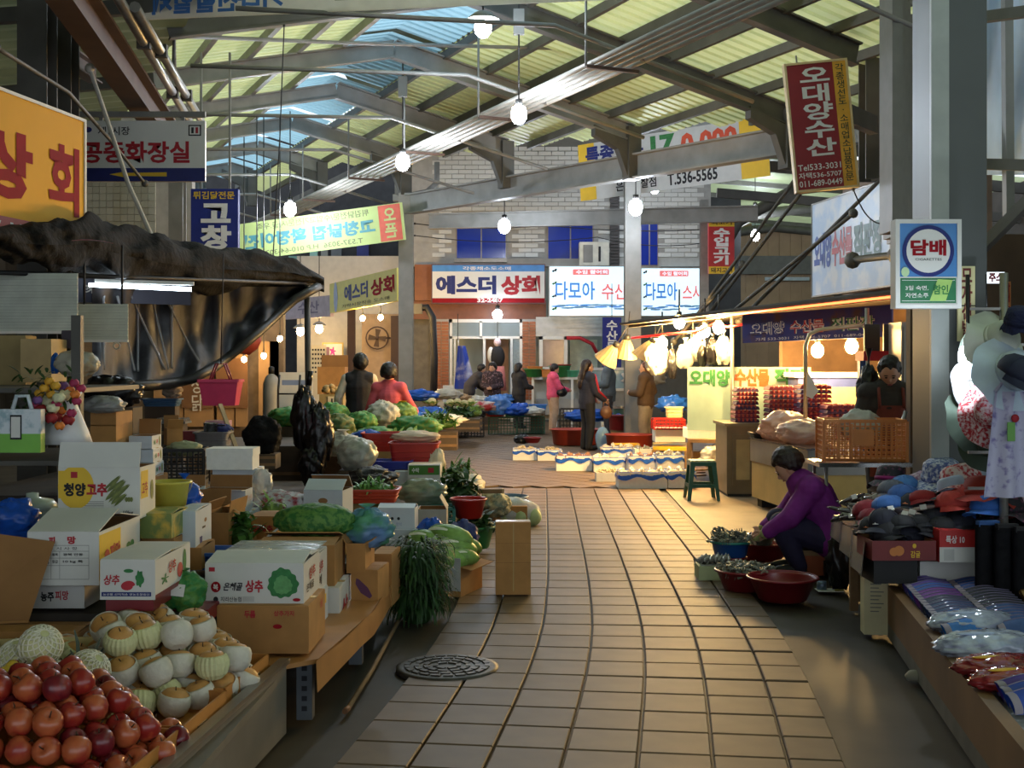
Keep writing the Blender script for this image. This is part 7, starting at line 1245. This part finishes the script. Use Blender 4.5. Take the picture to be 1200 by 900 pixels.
# ================================================================ HAT STAND at the edge, cart, crate
hs = T('hat_pole', 'pole hung with sun hats beside the square column', 'pole', XD(1185, 6.7)); B().tube([(0, .1, .0), (0, .1, 2.1)], .025, 8).build('shaft', GALV, hs); B().lathe([(.16, 0), (.15, .03), (.03, .05)], 14, (0, .1, 0)).build('foot', DSTEEL, hs)
for k in range(6): B().bar((-.2, .1, .9 + .2 * k), (.2, .1, .9 + .2 * k), .015, .015).build('peg_rail', GALV, hs)
for px, py, d, m, s_, rx, rz, lb in ((1170, 400, 6.7, mat('ivory_cloth', (214, 220, 204), .7), 1.0, 1.1, .3, 'ivory sun hat hung high on the pole'), (1160, 408, 7.0, mat('sage_cloth', (180, 194, 180), .7), .9, 1.2, -.4, 'sage sun hat hung behind the ivory one'), (1152, 452, 6.9, mat('grey_white_cloth', (176, 180, 182), .7), .9, 1.2, .2, 'grey-white sun hat under the bright lamp'), (1186, 436, 6.5, mat('icy_cloth', (206, 224, 240), .6), 1.05, 1.2, .2, 'icy white-blue sun hat hung in front of the pole'), (1146, 490, 6.9, mat('bottle_cloth', (66, 82, 68), .75), 1.0, 1.2, .4, 'bottle-green sun hat hung beside the column'), (1162, 482, 6.6, FLR, .95, 1.25, -.5, 'red floral hat hung under the icy hat'), (1158, 518, 6.9, mat('bottle_cloth', (0, 0, 0)), .85, 1.2, -.3, 'second bottle-green sun hat hung lowest')): sunhat(lb, W(px, py, d), m, rz, rx, 0, s_, seed=px * .3)
cap('navy striped visor cap hung on the icy hat', W(1192, 442, 6.3), (36, 42, 66), .6, .5, .2, 1.2); sunhat('tufted navy winter hat at the top of the pole', W(1196, 380, 6.5), mat('navy_wool', (34, 40, 76), .9, bump=.8, scale=40), 0, .3, 0, .9, .11)
t = T('hanging_dress', 'lilac floral apron dress hanging from the hat pole', 'dress', W(1186, 583, 6.45)); FLL = mat('lilac_floral', (206, 204, 230), .7, rgb2=(140, 130, 190), scale=22, mid=.6); B().grid(lambda u, v: Vector(((u - .5) * (.3 - .12 * v), .03 * math.sin(11 * u) * (1 - v * .6), .56 * v)), 20, 10).build('skirt', FLL, t); B().bx(-.04, 0, -.04, -.035, .3, .4).build('price_tag', mat('tag_green', (120, 180, 90), .6), t); B().ell((.0, -.04, .42), (.022, .008, .022), 8, 6).build('rosette', RED, t); B().tube([(-.09, 0, .56), (0, .02, .66), (.09, 0, .56)], .01, 5).build('strap', FLL, t)
for px, py, lb in ((1157, 372, 'yellow clothes peg hook, upper of two'), (1175, 384, 'yellow clothes peg hook, lower of two')):
    t = T('peg_hook', lb, 'hook', W(px, py, 7.0)); 
    for s_ in (-1, 1): B().tube([(s_ * .02, 0, .03), (s_ * .006, 0, 0), (s_ * .022, 0, -.04)], .006, 5).build('prong', YELP, t)
    B().tube([(0, 0, .0), (0, .02, .25)], .004, 4).build('cord', BLACK, t)
ctt = T('hand_cart', 'steel hand cart carrying the orange crate', 'cart', XD(1008, 9.3)); B().bx(-.36, .34, -.2, .25, .82, .85).build('deck', mat('bright_steel', (0, 0, 0)), ctt)
for x in (-.3, .28):
    for y in (-.16, .2): B().tube([(x, y, .08), (x, y, .82)], .014, 6).build('leg', GALV, ctt); B().lathe([(.03, -.015), (.06, -.015), (.06, .015), (.03, .015)], 12, M=Matrix.Translation((x, y, .06)) @ Matrix.Rotation(PI / 2, 4, 'Y')).build('wheel', BLACK, ctt)
B().tube([(.34, .2, .5), (.37, .2, 1.1), (.42, .22, 1.22)], .016, 6).build('push_handle', GALV, ctt)
crate('orange lattice plastic crate on the steel hand cart', W(1009, 539, 9.2), .6, .36, .3, ORP, -.1, 16, 8, bw=.011); oc = [o for o in bpy.data.objects if o.get('label', '').startswith('orange lattice')][0]
B().bx(-.09, .06, -.19, -.178, .12, .24).build('blank_label_plate', ORP, oc)
for x in (-.2, -.1, .08, .19): B().bx(x - .008, x + .008, -.192, -.178, .02, .28).build('rib', ORP, oc)
bag('rumpled white bag in the orange crate', W(1008, 500, 9.4) - Vector((0, 0, .1)), (.16, .1, .12), MILKY, 141, 0); bag('black hanging coat and bags on the vertical pipe', W(1018, 486, 10.6), (.1, .1, .22), BLKBAG, 142, .2, name='hanging_coat', cat='coat')
t = T('step_ladder', 'blue step ladder with a silver box behind the column', 'ladder', XD(1078, 10.6)); LBM = mat('ladder_blue', (40, 84, 160), .4)
for x in (-.16, .16):
    B().tube([(x, -.2, 0), (x * .8, 0, 1.2)], .022, 6).build('rail', LBM, t); B().tube([(x, .25, 0), (x * .8, .03, 1.2)], .02, 6).build('rear_rail', LBM, t)
for k in range(4): B().bx(-.15, .15, -.18 + .05 * k, -.1 + .05 * k, .25 + .27 * k, .28 + .27 * k).build('step', LBM, t)
B().bx(-.2, .2, -.05, .25, 1.2, 1.38).build('silver_box', mat('silver_box', (150, 150, 146), .3, .6), t)
t = T('red_shelf', 'red wall shelf with dark picture frames behind the apron man', 'shelf', XD(1046, 12.6)); B().bx(-.3, .3, 0, .3, 1.62, 1.72).build('shelf_board', RED, t)
for k in range(3): B().bx(-.26 + .2 * k, -.1 + .2 * k, .1, .14, 1.72, 2.0).build('frame', mat('dark_frame', (60, 46, 40), .5), t)
B().bx(-.28, -.22, .2, .3, 0, 1.62).build('post', mat('ladder_blue', (0, 0, 0)), t); B().bx(.22, .28, .2, .3, 0, 1.62).build('post', mat('ladder_blue', (0, 0, 0)), t)
t = T('metal_locker', 'dull grey metal locker between the apron man and the column', 'locker', XD(1080, 12.0)); B().bx(-.2, .3, 0, .4, 0, 2.0).build('body', mat('dull_metal', (130, 122, 112), .4, .4), t); B().bx(-.18, .28, -.012, 0, .08, 1.95).build('door', mat('dull_metal', (0, 0, 0)), t); B().bx(-.14, -.1, -.03, -.012, 1.0, 1.1).build('handle', BLACK, t)
# ================================================================ PEOPLE
def limb(b, p, q, r0, r1, n=12):
    p, q = Vector(p), Vector(q); b.tube([p, p.lerp(q, .5), q], [r0, (r0 + r1) / 2 * 1.02, r1], n); b.ell(p, (r0,) * 3, n, 8); b.ell(q, (r1,) * 3, n, 8)
def skinned(b, name, m, parent, vox):
    o = b.build(name, m, parent); r = o.modifiers.new('fuse', 'REMESH'); r.mode = 'VOXEL'; r.voxel_size = vox; r.use_smooth_shade = True
    s = o.modifiers.new('soften', 'SMOOTH'); s.iterations = 4; s.factor = .5; return o
def person(label, loc, rz, h, top, legs, hair=('bob', None), pose=None, shoes=None, vox=.013, skin=None, gloves=None, vest=None, hem=.0, sleeves=None, collar=None, feet=True, build=1.):
    s = h / 1.62; t = T('person', label, 'person', loc, rz); t.scale = (s,) * 3; k = build
    J = dict(pelvis=(0, 0, .88), waist=(0, 0, 1.02), chest=(0, .0, 1.2), neck=(0, .0, 1.36), head=(0, .02, 1.495), face=(0, 1, 0), up=(0, 0, 1),
             sl=(-.165, 0, 1.31), sr=(.165, 0, 1.31), el=(-.225, -.02, 1.06), er=(.225, -.02, 1.06), wl=(-.22, .08, .83), wr=(.22, .08, .83),
             hl=(-.085, 0, .86), hr=(.085, 0, .86), kl=(-.09, .03, .47), kr=(.09, .03, .47), al=(-.095, -.02, .07), ar=(.095, -.02, .07))
    J.update(pose or {}); V = {a: Vector(c) for a, c in J.items()}; fw = V['face'].normalized(); up = (V['up'] - fw * V['up'].dot(fw)).normalized(); sd = fw.cross(up)
    HM = Matrix((sd, fw, up)).transposed()
    def torso(b, e):
        for a, c, r0, r1 in (('pelvis', 'waist', .15, .135), ('waist', 'chest', .135, .15), ('chest', 'neck', .15, .09)):
            p, q = V[a], V[c]
            for i in range(5):
                f = i / 4; r = (r0 + (r1 - r0) * f + e) * k; ax = (V['sr'] - V['sl']).normalized() if a != 'pelvis' else Vector((1, 0, 0)); c_ = p.lerp(q, f); d_ = (q - p).normalized(); R = Matrix((ax, d_.cross(ax), d_)).transposed()
                b.ell(c_, (r * 1.12, r * .8, r * .75), 14, 10, R)
        g_ = .72 if (sleeves and e > .02) else 1; m_ = (V['sl'] + V['sr']) / 2; limb(b, m_.lerp(V['sl'], g_), m_.lerp(V['sr'], g_), (.068 + e) * k, (.068 + e) * k)
    def arm(b, x, e, end=1.):
        S_, E_, W_ = V['s' + x], V['e' + x], V['w' + x]; limb(b, S_, E_, (.056 + e) * k, (.044 + e) * k); limb(b, E_, E_.lerp(W_, end), (.044 + e) * k, (.03 + e) * (1.1 if end < 1 else 1))
    def leg(b, x, e): limb(b, V['h' + x], V['k' + x], (.088 + e) * k, (.06 + e) * k); limb(b, V['k' + x], V['a' + x], (.06 + e) * k, .042 + e)
    b = B(); torso(b, 0)
    for x in 'lr':
        arm(b, x, 0); leg(b, x, 0)
        a = V['a' + x]; 
        if feet: b.ell(a + Vector((0, .07, -.025)), (.042, .115, .04), 12, 8)
        E_, W_ = V['e' + x], V['w' + x]; d_ = (W_ - E_).normalized(); hd = W_ + d_ * .05; sx = -1 if x == 'l' else 1; n_ = Vector((1, 0, 0)) - d_ * d_.x; n_ = n_.normalized() if n_.length > .1 else Vector((0, 1, 0)); w_ = d_.cross(n_).normalized()
        b.ell(hd, (.026, .038, .05), 12, 8, Matrix((n_, w_, d_)).transposed())
        for i, L in enumerate((.062, .072, .068, .05)):
            r_ = hd + w_ * (-.027 + .018 * i) + d_ * .035; b.tube([r_, r_ + d_ * L * .55 + n_ * (-sx * .008), r_ + d_ * L - n_ * (sx * .028)], [.0098, .0092, .007], 7)
        r_ = hd + w_ * -.03; b.tube([r_, r_ - w_ * .022 + d_ * .02, r_ - w_ * .028 + d_ * .05], [.011, .0105, .008], 7)
    limb(b, V['neck'], V['head'] - up * .05, .052, .05)
    H = V['head']; b.ell(H, (.075, .092, .115), 16, 12, HM); b.ell(H + fw * .035 - up * .05, (.055, .055, .06), 12, 9, HM)
    b.ell(H + fw * .098 - up * .018, (.013, .018, .022), 8, 6, HM)
    for x in (-1, 1): b.ell(H + sd * .078 * x - up * .015, (.012, .02, .03), 8, 6, HM)
    body = skinned(b, 'body', skin or SKIN, t, vox * .85)
    f = B()
    for x in (-1, 1): f.ell(H + fw * .088 + sd * .03 * x + up * .008, (.013, .006, .006), 8, 5, HM); f.ell(H + fw * .09 + sd * .031 * x + up * .03, (.019, .006, .004), 8, 5, HM)
    f.build('eyes', HAIR, body); f = B(); f.ell(H + fw * .09 - up * .06, (.024, .007, .007), 8, 5, HM); f.build('mouth', mat('lips', (150, 80, 76), .5), body)
    # hair
    hk, hm = hair; hm = hm or HAIR; b = B(); b.ell(H + up * .018 - fw * .018, (.09, .104, .118), 18, 12, HM)
    nb, br, bo = (70, .034, .098) if hk == 'curly' else (60, .022, .092)
    for i in range(nb):
        z = 1 - 1.55 * (i + .5) / nb; a = i * 2.39996; r = math.sqrt(max(0, 1 - z * z)); x_, y_ = r * math.cos(a), r * math.sin(a)
        if y_ > .25 and z < .5 - .1 * (i % 2): continue
        b.ell(H + sd * (bo * .95 * x_) + fw * (bo * 1.05 * y_ - .012) + up * (bo * 1.18 * z + .012), (br,) * 3, 7, 5)
    if hk in ('bob', 'long'): b.ell(H - fw * .045 - up * .04, (.1, .075, .12), 16, 10, HM)
    if hk == 'long': b.ell(H - fw * .07 - up * .16, (.1, .06, .17), 16, 10, HM); b.ell(H - fw * .085 - up * .3, (.08, .05, .13), 14, 9, HM)
    ho = skinned(b, 'hair', hm, t, vox)
    # cut the face free by pushing the hair back from it: fringe only
    ho.location = Vector((0, 0, 0)) - fw * .022 + up * .012
    if hk == 'cap': q = B(); q.lathe([(.1, 0), (.102, .03), (.085, .08), (.04, .105), (.001, .108)], 18, M=Matrix.Translation(H + up * .04 - fw * .012) @ HM.to_4x4()); q.grid(lambda u, v: H + up * (.045 - .02 * v) + HM @ Vector((.09 * math.cos(PI * u), .09 * math.sin(PI * u) + .07 * v * math.sin(PI * u), 0)), 10, 3); q.build('knit_cap', mat('dark_knit', (46, 50, 60), .8, bump=.4, scale=40), t)
    # clothes
    b = B(); torso(b, .03)
    for x in 'lr':
        if not sleeves: arm(b, x, .024, .97)
    if hem: b.lathe([(.165 * k, -hem), (.172 * k, -hem * .5), (.165 * k, .02)], 18, V['pelvis'], sy=.78)
    skinned(b, 'vest' if sleeves else 'jacket', top, t, vox)
    if sleeves:
        b = B()
        for x in 'lr': arm(b, x, .014, .96)
        limb(b, V['sl'], V['sr'], .075 * k, .075 * k); skinned(b, 'shirt', sleeves, t, vox)
    b = B()
    for x in 'lr': leg(b, x, .022)
    b.ell(V['pelvis'], (.165 * k, .12 * k, .12), 16, 10); skinned(b, 'trousers', legs, t, vox)
    if feet:
        for x in 'lr': a = V['a' + x]; q = B(); q.ell(a + Vector((0, .07, -.028)), (.05, .135, .045), 14, 8); q.v = [(x_, y_, max(z_, .0)) for x_, y_, z_ in q.v]; q.build('shoe', shoes or BLACK, t)
    if gloves:
        for x in 'lr':
            E_, W_ = V['e' + x], V['w' + x]; d_ = (W_ - E_).normalized(); q = B(); limb(q, W_ - d_ * .08, W_ + d_ * .03, .042, .045)
            for i in range(4): q.tube([W_ + d_ * .04 + Vector((0, -.027 + .018 * i, 0)) , W_ + d_ * .12 + Vector((0, -.027 + .018 * i, -.012))], [.014, .011], 6)
            q.tube([W_ + d_ * .02, W_ + d_ * .06 + Vector((0, -.05, 0))], [.016, .012], 6); skinned(q, 'glove', gloves, t, .009)
    if collar: B().tube([V['neck'] + Vector((.07 * math.cos(a), .065 * math.sin(a), -.02 + .01 * math.sin(a))) for a in [2 * PI * i / 14 for i in range(15)]], .025, 7, cap=False).build('collar', collar, t)
    return t, V
def cl(n, c, **k): return mat('cloth_' + n, c, .8, var=.12, scale=14, bump=.25, **k)
BLK = cl('black', (28, 28, 32)); NVY = cl('navy', (40, 42, 58)); PINKJ = cl('coral_pink', (216, 92, 106)); HOTP = cl('hot_pink', (222, 84, 120)); BEI = cl('beige', (196, 166, 140)); BRN = cl('dark_brown', (74, 56, 40)); GRYT = cl('grey_trousers', (138, 128, 114)); TEALJ = cl('blue_grey', (84, 96, 106)); PURP = cl('purple', (122, 34, 128)); FLD = mat('cloth_dark_floral', (46, 32, 40), .8, rgb2=(150, 120, 130), scale=26, mid=.62); CHAR = cl('charcoal', (58, 56, 60)); SHIRT = cl('cream_shirt', (206, 192, 168))
t, V = person('man in a black vest and cream shirt sleeves, seen from behind', XD(421, 16.4), .12, 1.71, BLK, BLK, ('short', None), dict(face=(-.5, .85, -.15), el=(-.27, -.02, 1.06), wl=(-.27, .06, .82), er=(.26, .05, 1.07), wr=(.16, .26, 1.0)), sleeves=SHIRT, hem=.08, build=.92)
bag('black carrier bag held by the man in the vest', t.matrix_basis @ (V['wl'] + Vector((0, .05, -.42))), (.1, .07, .13), BLKBAG, 151, .14)
person('woman in a coral pink jacket with curly black hair, seen from behind', XD(456, 16.0), -.08, 1.57, PINKJ, BLK, ('curly', None), dict(el=(-.25, .0, 1.08), wl=(-.34, .1, .86), er=(.27, .06, 1.1), wr=(.3, .3, .98), face=(.1, 1, -.2)), hem=.12, build=.88)
person('woman in a charcoal jacket bending over vegetables by the shop door', XD(550, 31), -1.3, 1.6, CHAR, BLK, ('short', None), dict(chest=(0, .16, 1.17), neck=(0, .26, 1.31), head=(0, .34, 1.44), sl=(-.165, .22, 1.27), sr=(.165, .22, 1.27), el=(-.2, .3, 1.02), er=(.2, .3, 1.02), wl=(-.12, .46, .9), wr=(.12, .46, .9), face=(0, .9, -.4)), collar=RED, build=1.1)
person('woman in a dark floral blouse facing the aisle with hands together', XD(577, 30.6), 2.9, 1.58, FLD, BLK, ('curly', None), dict(el=(-.24, .02, 1.06), er=(.24, .02, 1.06), wl=(-.05, .22, 1.0), wr=(.05, .22, 1.0), face=(.1, 1, -.15)), hem=.16, build=1.15)
person('woman with bobbed hair in a long black coat beside the fish shelf', XD(608, 29.6), -1.0, 1.58, BLK, BLK, ('bob', None), dict(el=(-.22, .08, 1.05), er=(.22, .08, 1.05), wl=(-.1, .3, 1.02), wr=(.12, .3, 1.02), face=(0, 1, -.2)), hem=.3, build=1.1)
t, V = person('woman in a hot pink jacket and beige trousers with a shoulder bag', XD(648, 28.4), -1.35, 1.56, HOTP, BEI, ('short', None), dict(el=(-.23, .1, 1.06), er=(.23, .1, 1.06), wl=(-.1, .34, 1.0), wr=(.1, .34, 1.0), head=(0, .05, 1.49), face=(0, .9, -.45)), hem=.1, shoes=BEI, build=1.1)
hb = T('shoulder_bag', 'black shoulder bag worn by the hot pink jacket woman', 'bag', t.matrix_basis @ Vector((.25, .16, .86))); hb.rotation_euler = (0, 0, -1.35); B().ell((0, 0, .08), (.05, .13, .1), 12, 8).build('pouch', BLKBAG, hb); B().tube([(0, .08, .15), (-.1, -.1, .45), (-.24, -.12, .58), (-.42, -.05, .42)], .014, 6).build('strap', BLACK, hb)
t, V = person('long-haired woman in a black jacket with red sleeves stripe', XD(688, 22.3), -1.15, 1.64, NVY, BLK, ('long', mat('dark_brown_hair', (44, 28, 22), .45, var=.3, scale=30, bump=.4)), dict(el=(-.22, .02, 1.05), er=(.23, .06, 1.05), wl=(-.15, .2, .92), wr=(.2, .24, .92), face=(.1, 1, -.15)), hem=.14)
B().tube([V['sr'] + Vector((.05, .04, .06)), V['er'] + Vector((.05, .03, .02)), V['wr'] + Vector((.03, .02, .02))], .026, 8).build('red_stripe', RED, t); B().tube([V['neck'] + Vector((.07, .07, -.06)), V['chest'] + Vector((.06, .13, -.1)), V['pelvis'] + Vector((.05, .14, 0))], .02, 7).build('red_facing', RED, t)
hb = T('handbag', 'brown handbag carried by the long-haired woman', 'bag', t.matrix_basis @ Vector((.24, .26, .6))); B().ell((0, 0, .09), (.11, .07, .12), 14, 9, None, 0, lambda d: 1 + .1 * nz(d, 3, 1)).build('pouch', mat('brown_leather', (110, 74, 48), .45), hb); B().tube([(-.06, 0, .18), (-.03, 0, .3), (.03, 0, .3), (.06, 0, .18)], .01, 6).build('handle', mat('brown_leather', (0, 0, 0)), hb)
person('person in a blue-grey coat, knit cap and bright pink gloves', XD(713, 26.6), 1.45, 1.74, TEALJ, CHAR, ('cap', None), dict(el=(-.24, .04, 1.06), er=(.24, .04, 1.06), wl=(-.12, .3, 1.02), wr=(.14, .28, 1.0), face=(0, .95, -.3)), gloves=mat('pink_rubber', (226, 110, 160), .4), hem=.18, collar=cl('pink_scarf', (220, 100, 140)), build=1.12)
person('brown-haired woman in a dark brown jacket and grey trousers', XD(757, 22.1), 1.2, 1.62, BRN, GRYT, ('bob', mat('chestnut_hair', (88, 50, 30), .45, var=.25, scale=30, bump=.4)), dict(el=(-.26, .05, 1.05), wl=(-.08, .26, 1.05), er=(.3, -.06, 1.08), wr=(.2, .06, .93), face=(-.1, 1, 0)), collar=RED, hem=.06, build=1.12)
t, V = person('man in a dark jumper and brown apron looking down behind the crate', XD(1041, 10.5), PI - .1, 1.64, cl('dark_jumper', (52, 46, 42)), CHAR, ('short', None), dict(el=(-.25, .06, 1.05), er=(.25, .06, 1.05), wl=(-.14, .26, .95), wr=(.16, .26, .93), head=(.0, .05, 1.49), face=(.15, .85, -.5)), vox=.01, build=1.1)
AP = cl('brown_apron', (126, 62, 50)); B().grid(lambda u, v: Vector(((u - .5) * (.34 - .1 * max(0, v - .55)), .165 + .012 * math.sin(9 * u) - .16 * (2 * u - 1) ** 2 * .5, .62 + .6 * v)), 14, 12).build('apron', AP, t)
for x in (-.1, .1): B().tube([(x, .155, 1.2), (x * 1.0, .1, 1.36), (x * .7, .0, 1.385)], .014, 6).build('apron_strap', AP, t)
B().bx(-.07, .07, .1, .14, .98, .99).build('apron_seam', mat('seam_brown', (96, 46, 38), .8), t)
# seated vendor in purple
t, V = person('vendor in a purple jumper sitting low and bending to a basin', GZ(968, 672), 1.45, 1.56, PURP, cl('indigo', (36, 30, 62)), ('curly', mat('brown_black_hair', (40, 26, 22), .5, var=.3, scale=30, bump=.5)), dict(pelvis=(0, -.02, .28), waist=(0, -.0, .42), chest=(0, .1, .6), neck=(0, .2, .72), head=(0, .3, .83), face=(0, .8, -.7), sl=(-.165, .14, .67), sr=(.165, .14, .67), el=(-.22, .3, .46), er=(.22, .28, .46), wl=(-.14, .46, .34), wr=(.12, .46, .34), hl=(-.09, 0, .28), hr=(.09, 0, .28), kl=(-.14, .36, .4), kr=(.14, .36, .4), al=(-.12, .22, .07), ar=(.12, .22, .07)), gloves=cl('olive_glove', (150, 150, 96)), vox=.01, build=1.2)
# hanging clothes at the doorway
t = T('hanging_outfit', 'black vest over a white shirt with a pink skirt hanging in the doorway', 'clothes', W(583, 462, 32.6)); B().ell((0, 0, 1.0), (.2, .12, .3), 14, 10).build('vest', BLK, t); B().ell((-.18, .02, 1.05), (.09, .08, .22), 10, 8).build('white_sleeve', WHITE, t); B().lathe([(.24, .1), (.22, .4), (.18, .75)], 14, sy=.5).build('skirt', cl('dusty_pink', (196, 120, 116)), t); B().ell((0, 0, 1.38), (.1, .1, .12), 10, 8).build('hat', FLP, t); B().tube([(0, 0, 1.3), (0, 0, 2.3)], .01, 5).build('hanger_cord', BLACK, t)
t = T('hanging_apron', 'blue and white vendor apron hung by the brick pier', 'apron', W(541, 456, 32.4)); B().grid(lambda u, v: Vector(((u - .5) * (.6 - .4 * v) + .1 * (1 - v), .05 * math.sin(8 * u), 1.15 * v)), 12, 10).build('apron_cloth', mat('blue_white_apron', (30, 60, 160), .6, rgb2=(214, 218, 224), scale=1.6, mid=.56), t); B().tube([(-.08, 0, 1.15), (-.1, .02, 1.35)], .012, 5).build('neck_loop', WHITE, t)
t = T('hanging_bundle', 'orange-red sack hanging at the mouth of the restaurant', 'sack', W(285, 412, 20)); B().ell((0, 0, .18), (.3, .2, .22), 16, 10, None, 0, lambda d: 1 + .2 * nz(d, 2.4, 6)).build('sack', mat('rust_sack', (140, 52, 34), .6), t); B().tube([(0, 0, .38), (0, 0, .9)], .01, 5).build('cord', BLACK, t)
# ================================================================ CABLES and braces
def cable(label, pts, r=.012, m=None, sag=0., name='cable', cat='cable'):
    t = T(name, label, cat); out = []
    P = [W(*p) for p in pts]
    for a, b_ in zip(P, P[1:]):
        for i in range(8): f = i / 8; v = a.lerp(b_, f); v.z -= sag * 4 * f * (1 - f); out.append(v)
    out.append(P[-1]); B().tube(out, r, 5).build('line', m or BLACK, t)
    for q in (out[0], out[-1]): B().ell(q, (r * 2.2,) * 3, 6, 5).build('tie', m or BLACK, t)
cable('black cable strung across the blue windows', [(486, 262, 31), (640, 264, 31), (840, 268, 31)], .014, sag=.1); cable('lower black cable under the blue windows', [(486, 276, 31.5), (700, 278, 31.5), (830, 284, 31)], .012, sag=.15)
PALER = mat('pale_rope', (190, 186, 176), .7)
cable('pale rope hanging past the toilet sign to the awning', [(105, 80, 11.5), (122, 130, 11.4), (150, 215, 11.2), (180, 282, 11)], .022, PALER); cable('dark cable from the yellow sign across the toilet sign', [(-5, 55, 8.6), (80, 108, 10), (130, 165, 12), (170, 215, 12.6)], .018, mat('grey_cable', (96, 94, 88), .6)); cable('black cord dropping beside the pale banner letters', [(333, 30, 15), (328, 160, 15), (320, 300, 15)], .008, sag=0)
for k, (a, b_) in enumerate((((800, 392, 20), (935, 205, 18)), ((815, 388, 20), (985, 165, 17)), ((840, 380, 19), (1000, 250, 16)), ((866, 376, 18.5), (1046, 196, 16)), ((790, 400, 20), (870, 310, 19)))):
    cable(['steel guy bar rising to the red sign', 'long steel guy bar passing the meat sign', 'steel guy bar below the faded signboard', 'steel guy bar crossing the faded signboard', 'short steel guy bar above the fluted shades'][k], [a, b_], .03, DSTEEL, name='brace_bar', cat='bar')
cable('looping wire in front of the faded signboard', [(1000, 222, 14), (1014, 250, 14), (1030, 262, 14), (1052, 252, 14)], .008, sag=.02); cable('grey strap bracket across the faded signboard', [(999, 305, 15.5), (1050, 299, 14.5)], .05, DSTEEL, name='brace_bar', cat='bar')
for k, x in enumerate((862, 868, 880)): pass
cable('tangle of black wires beside the locker', [(1060, 355, 10.5), (1072, 380, 10.4), (1066, 410, 10.3), (1078, 440, 10.3), (1070, 470, 10.4)], .012); cable('second black wire beside the locker', [(1085, 357, 10), (1076, 395, 10), (1088, 420, 10), (1080, 452, 10)], .01)
t = T('drain_pipe', 'grey elbowed drain pipe beside the corner column', 'pipe'); B().tube([W(466, 190, 27.5), W(466, 232, 27.5), W(500, 225, 29), W(512, 214, 30), W(512, 190, 30)], .07, 8).build('pipe', STEEL, t); B().cbx(W(466, 232, 27.5), (.2, .2, .14)).build('elbow_joint', STEEL, t)
t = T('black_hose', 'thick black flexible duct curving down the shop corner', 'duct'); B().tube([W(490, 362, 30), W(500, 360, 30), W(507, 372, 30), (W(509, 420, 30)), W(508, 480, 30)], .09, 8).build('duct', BLACK, t); B().cbx(W(489, 362, 30), (.25, .2, .25)).build('duct_collar', DSTEEL, t)
# ================================================================ SUPPORTS: boxes under piled goods, brackets and cords for hung things
PROPS = {'basin.001': 0.12, 'basin.013': 0.22, 'carton.030': 0.2, 'carton.039': 0.09, 'carton.047': 0.68, 'carton.058': 0.26, 'carton.059': 0.38, 'carton.060': 0.8, 'carton.061': 0.57, 'plastic_crate.006': 0.05, 'hand_truck': 0.21, 'cauliflower.003': 0.52, 'plastic_sack': 0.24, 'seaweed_heap': 0.13, 'mesh_sack.003': 0.06, 'mesh_sack.006': 0.08, 'mesh_sack.008': 0.76, 'mesh_sack.010': 0.77, 'plastic_bag.007': 0.4, 'plastic_bag.021': 0.63, 'net_sack': 0.13, 'plastic_bag.037': 0.23, 'greens_heap.001': 0.25, 'greens_heap.003': 0.18, 'greens_heap.007': 0.27, 'greens_heap.008': 0.22, 'greens_heap.009': 0.24, 'egg_tray': 0.38, 'tub.005': 0.51, 'tub.007': 0.44, 'tub.010': 0.21, 'tub.011': 0.54}
def find(lb): return next(o for o in bpy.data.objects if o.get('label', '').startswith(lb))
for lb, y in (('square blue cigarette', .28), ('cream vertical hat', .12), ('small red and yellow imported', 1.0), ('glowing sea-blue lightbox sign on the far', .5), ('blue vertical restaurant', .0)):
    o = find(lb); b = B()
    if y: b.bar((0, .03, .05), (0, y, .05), .05, .05)
    else: b.bar((-.2, .0, .5), (-.2, 0, 2.4), .03, .03); b.bar((.2, .0, .5), (.2, 0, 2.4), .03, .03)
    b.build('mounting_bracket', STEEL, o) if y else [B().bar((x, 0, .5), (x, 0, 2.5), .03, .03).build('hanger_rod', STEEL, o) for x in (-.2, .2)]
for lb, x, z0, z1 in (('small white roller blind', .15, .28, .75), ('small white roller blind', -.15, .28, .75), ('blue and white vendor apron', -.1, 1.3, 2.0), ('vertical royal blue banner', 0, .7, 1.6)):
    B().tube([(x, 0, z0), (x, 0, z1)], .01, 5).build('hanging_cord', BLACK, find(lb))
def prop(o, gap):
    bpy.context.view_layer.update(); P = [c.matrix_world @ Vector(v) for c in ([o] + list(o.children)) if c.type == 'MESH' for v in c.bound_box]; x0, x1 = min(p.x for p in P), max(p.x for p in P); y0, y1 = min(p.y for p in P), max(p.y for p in P); z = min(p.z for p in P)
    cx, cy, w, l = (x0 + x1) / 2, (y0 + y1) / 2, (x1 - x0) * .78, (y1 - y0) * .72
    t = T('packing_box', ' '.join(('shadowed packing box under the ' + o['label']).split()[:15]), 'box', (cx, cy, z - gap + .002)); B().bx(-w / 2, w / 2, -l / 2, l / 2, 0, gap + .004).build('box_body', DT, t)
    for k in (.2, .7): B().bx(-w / 2 - .004, w / 2 + .004, -l / 2 - .004, -l / 2, gap * k, gap * k + min(.04, gap * .2)).build('side_slat', WOOD, t)
for nm, g in PROPS.items():
    if nm in bpy.data.objects: prop(bpy.data.objects[nm], g)
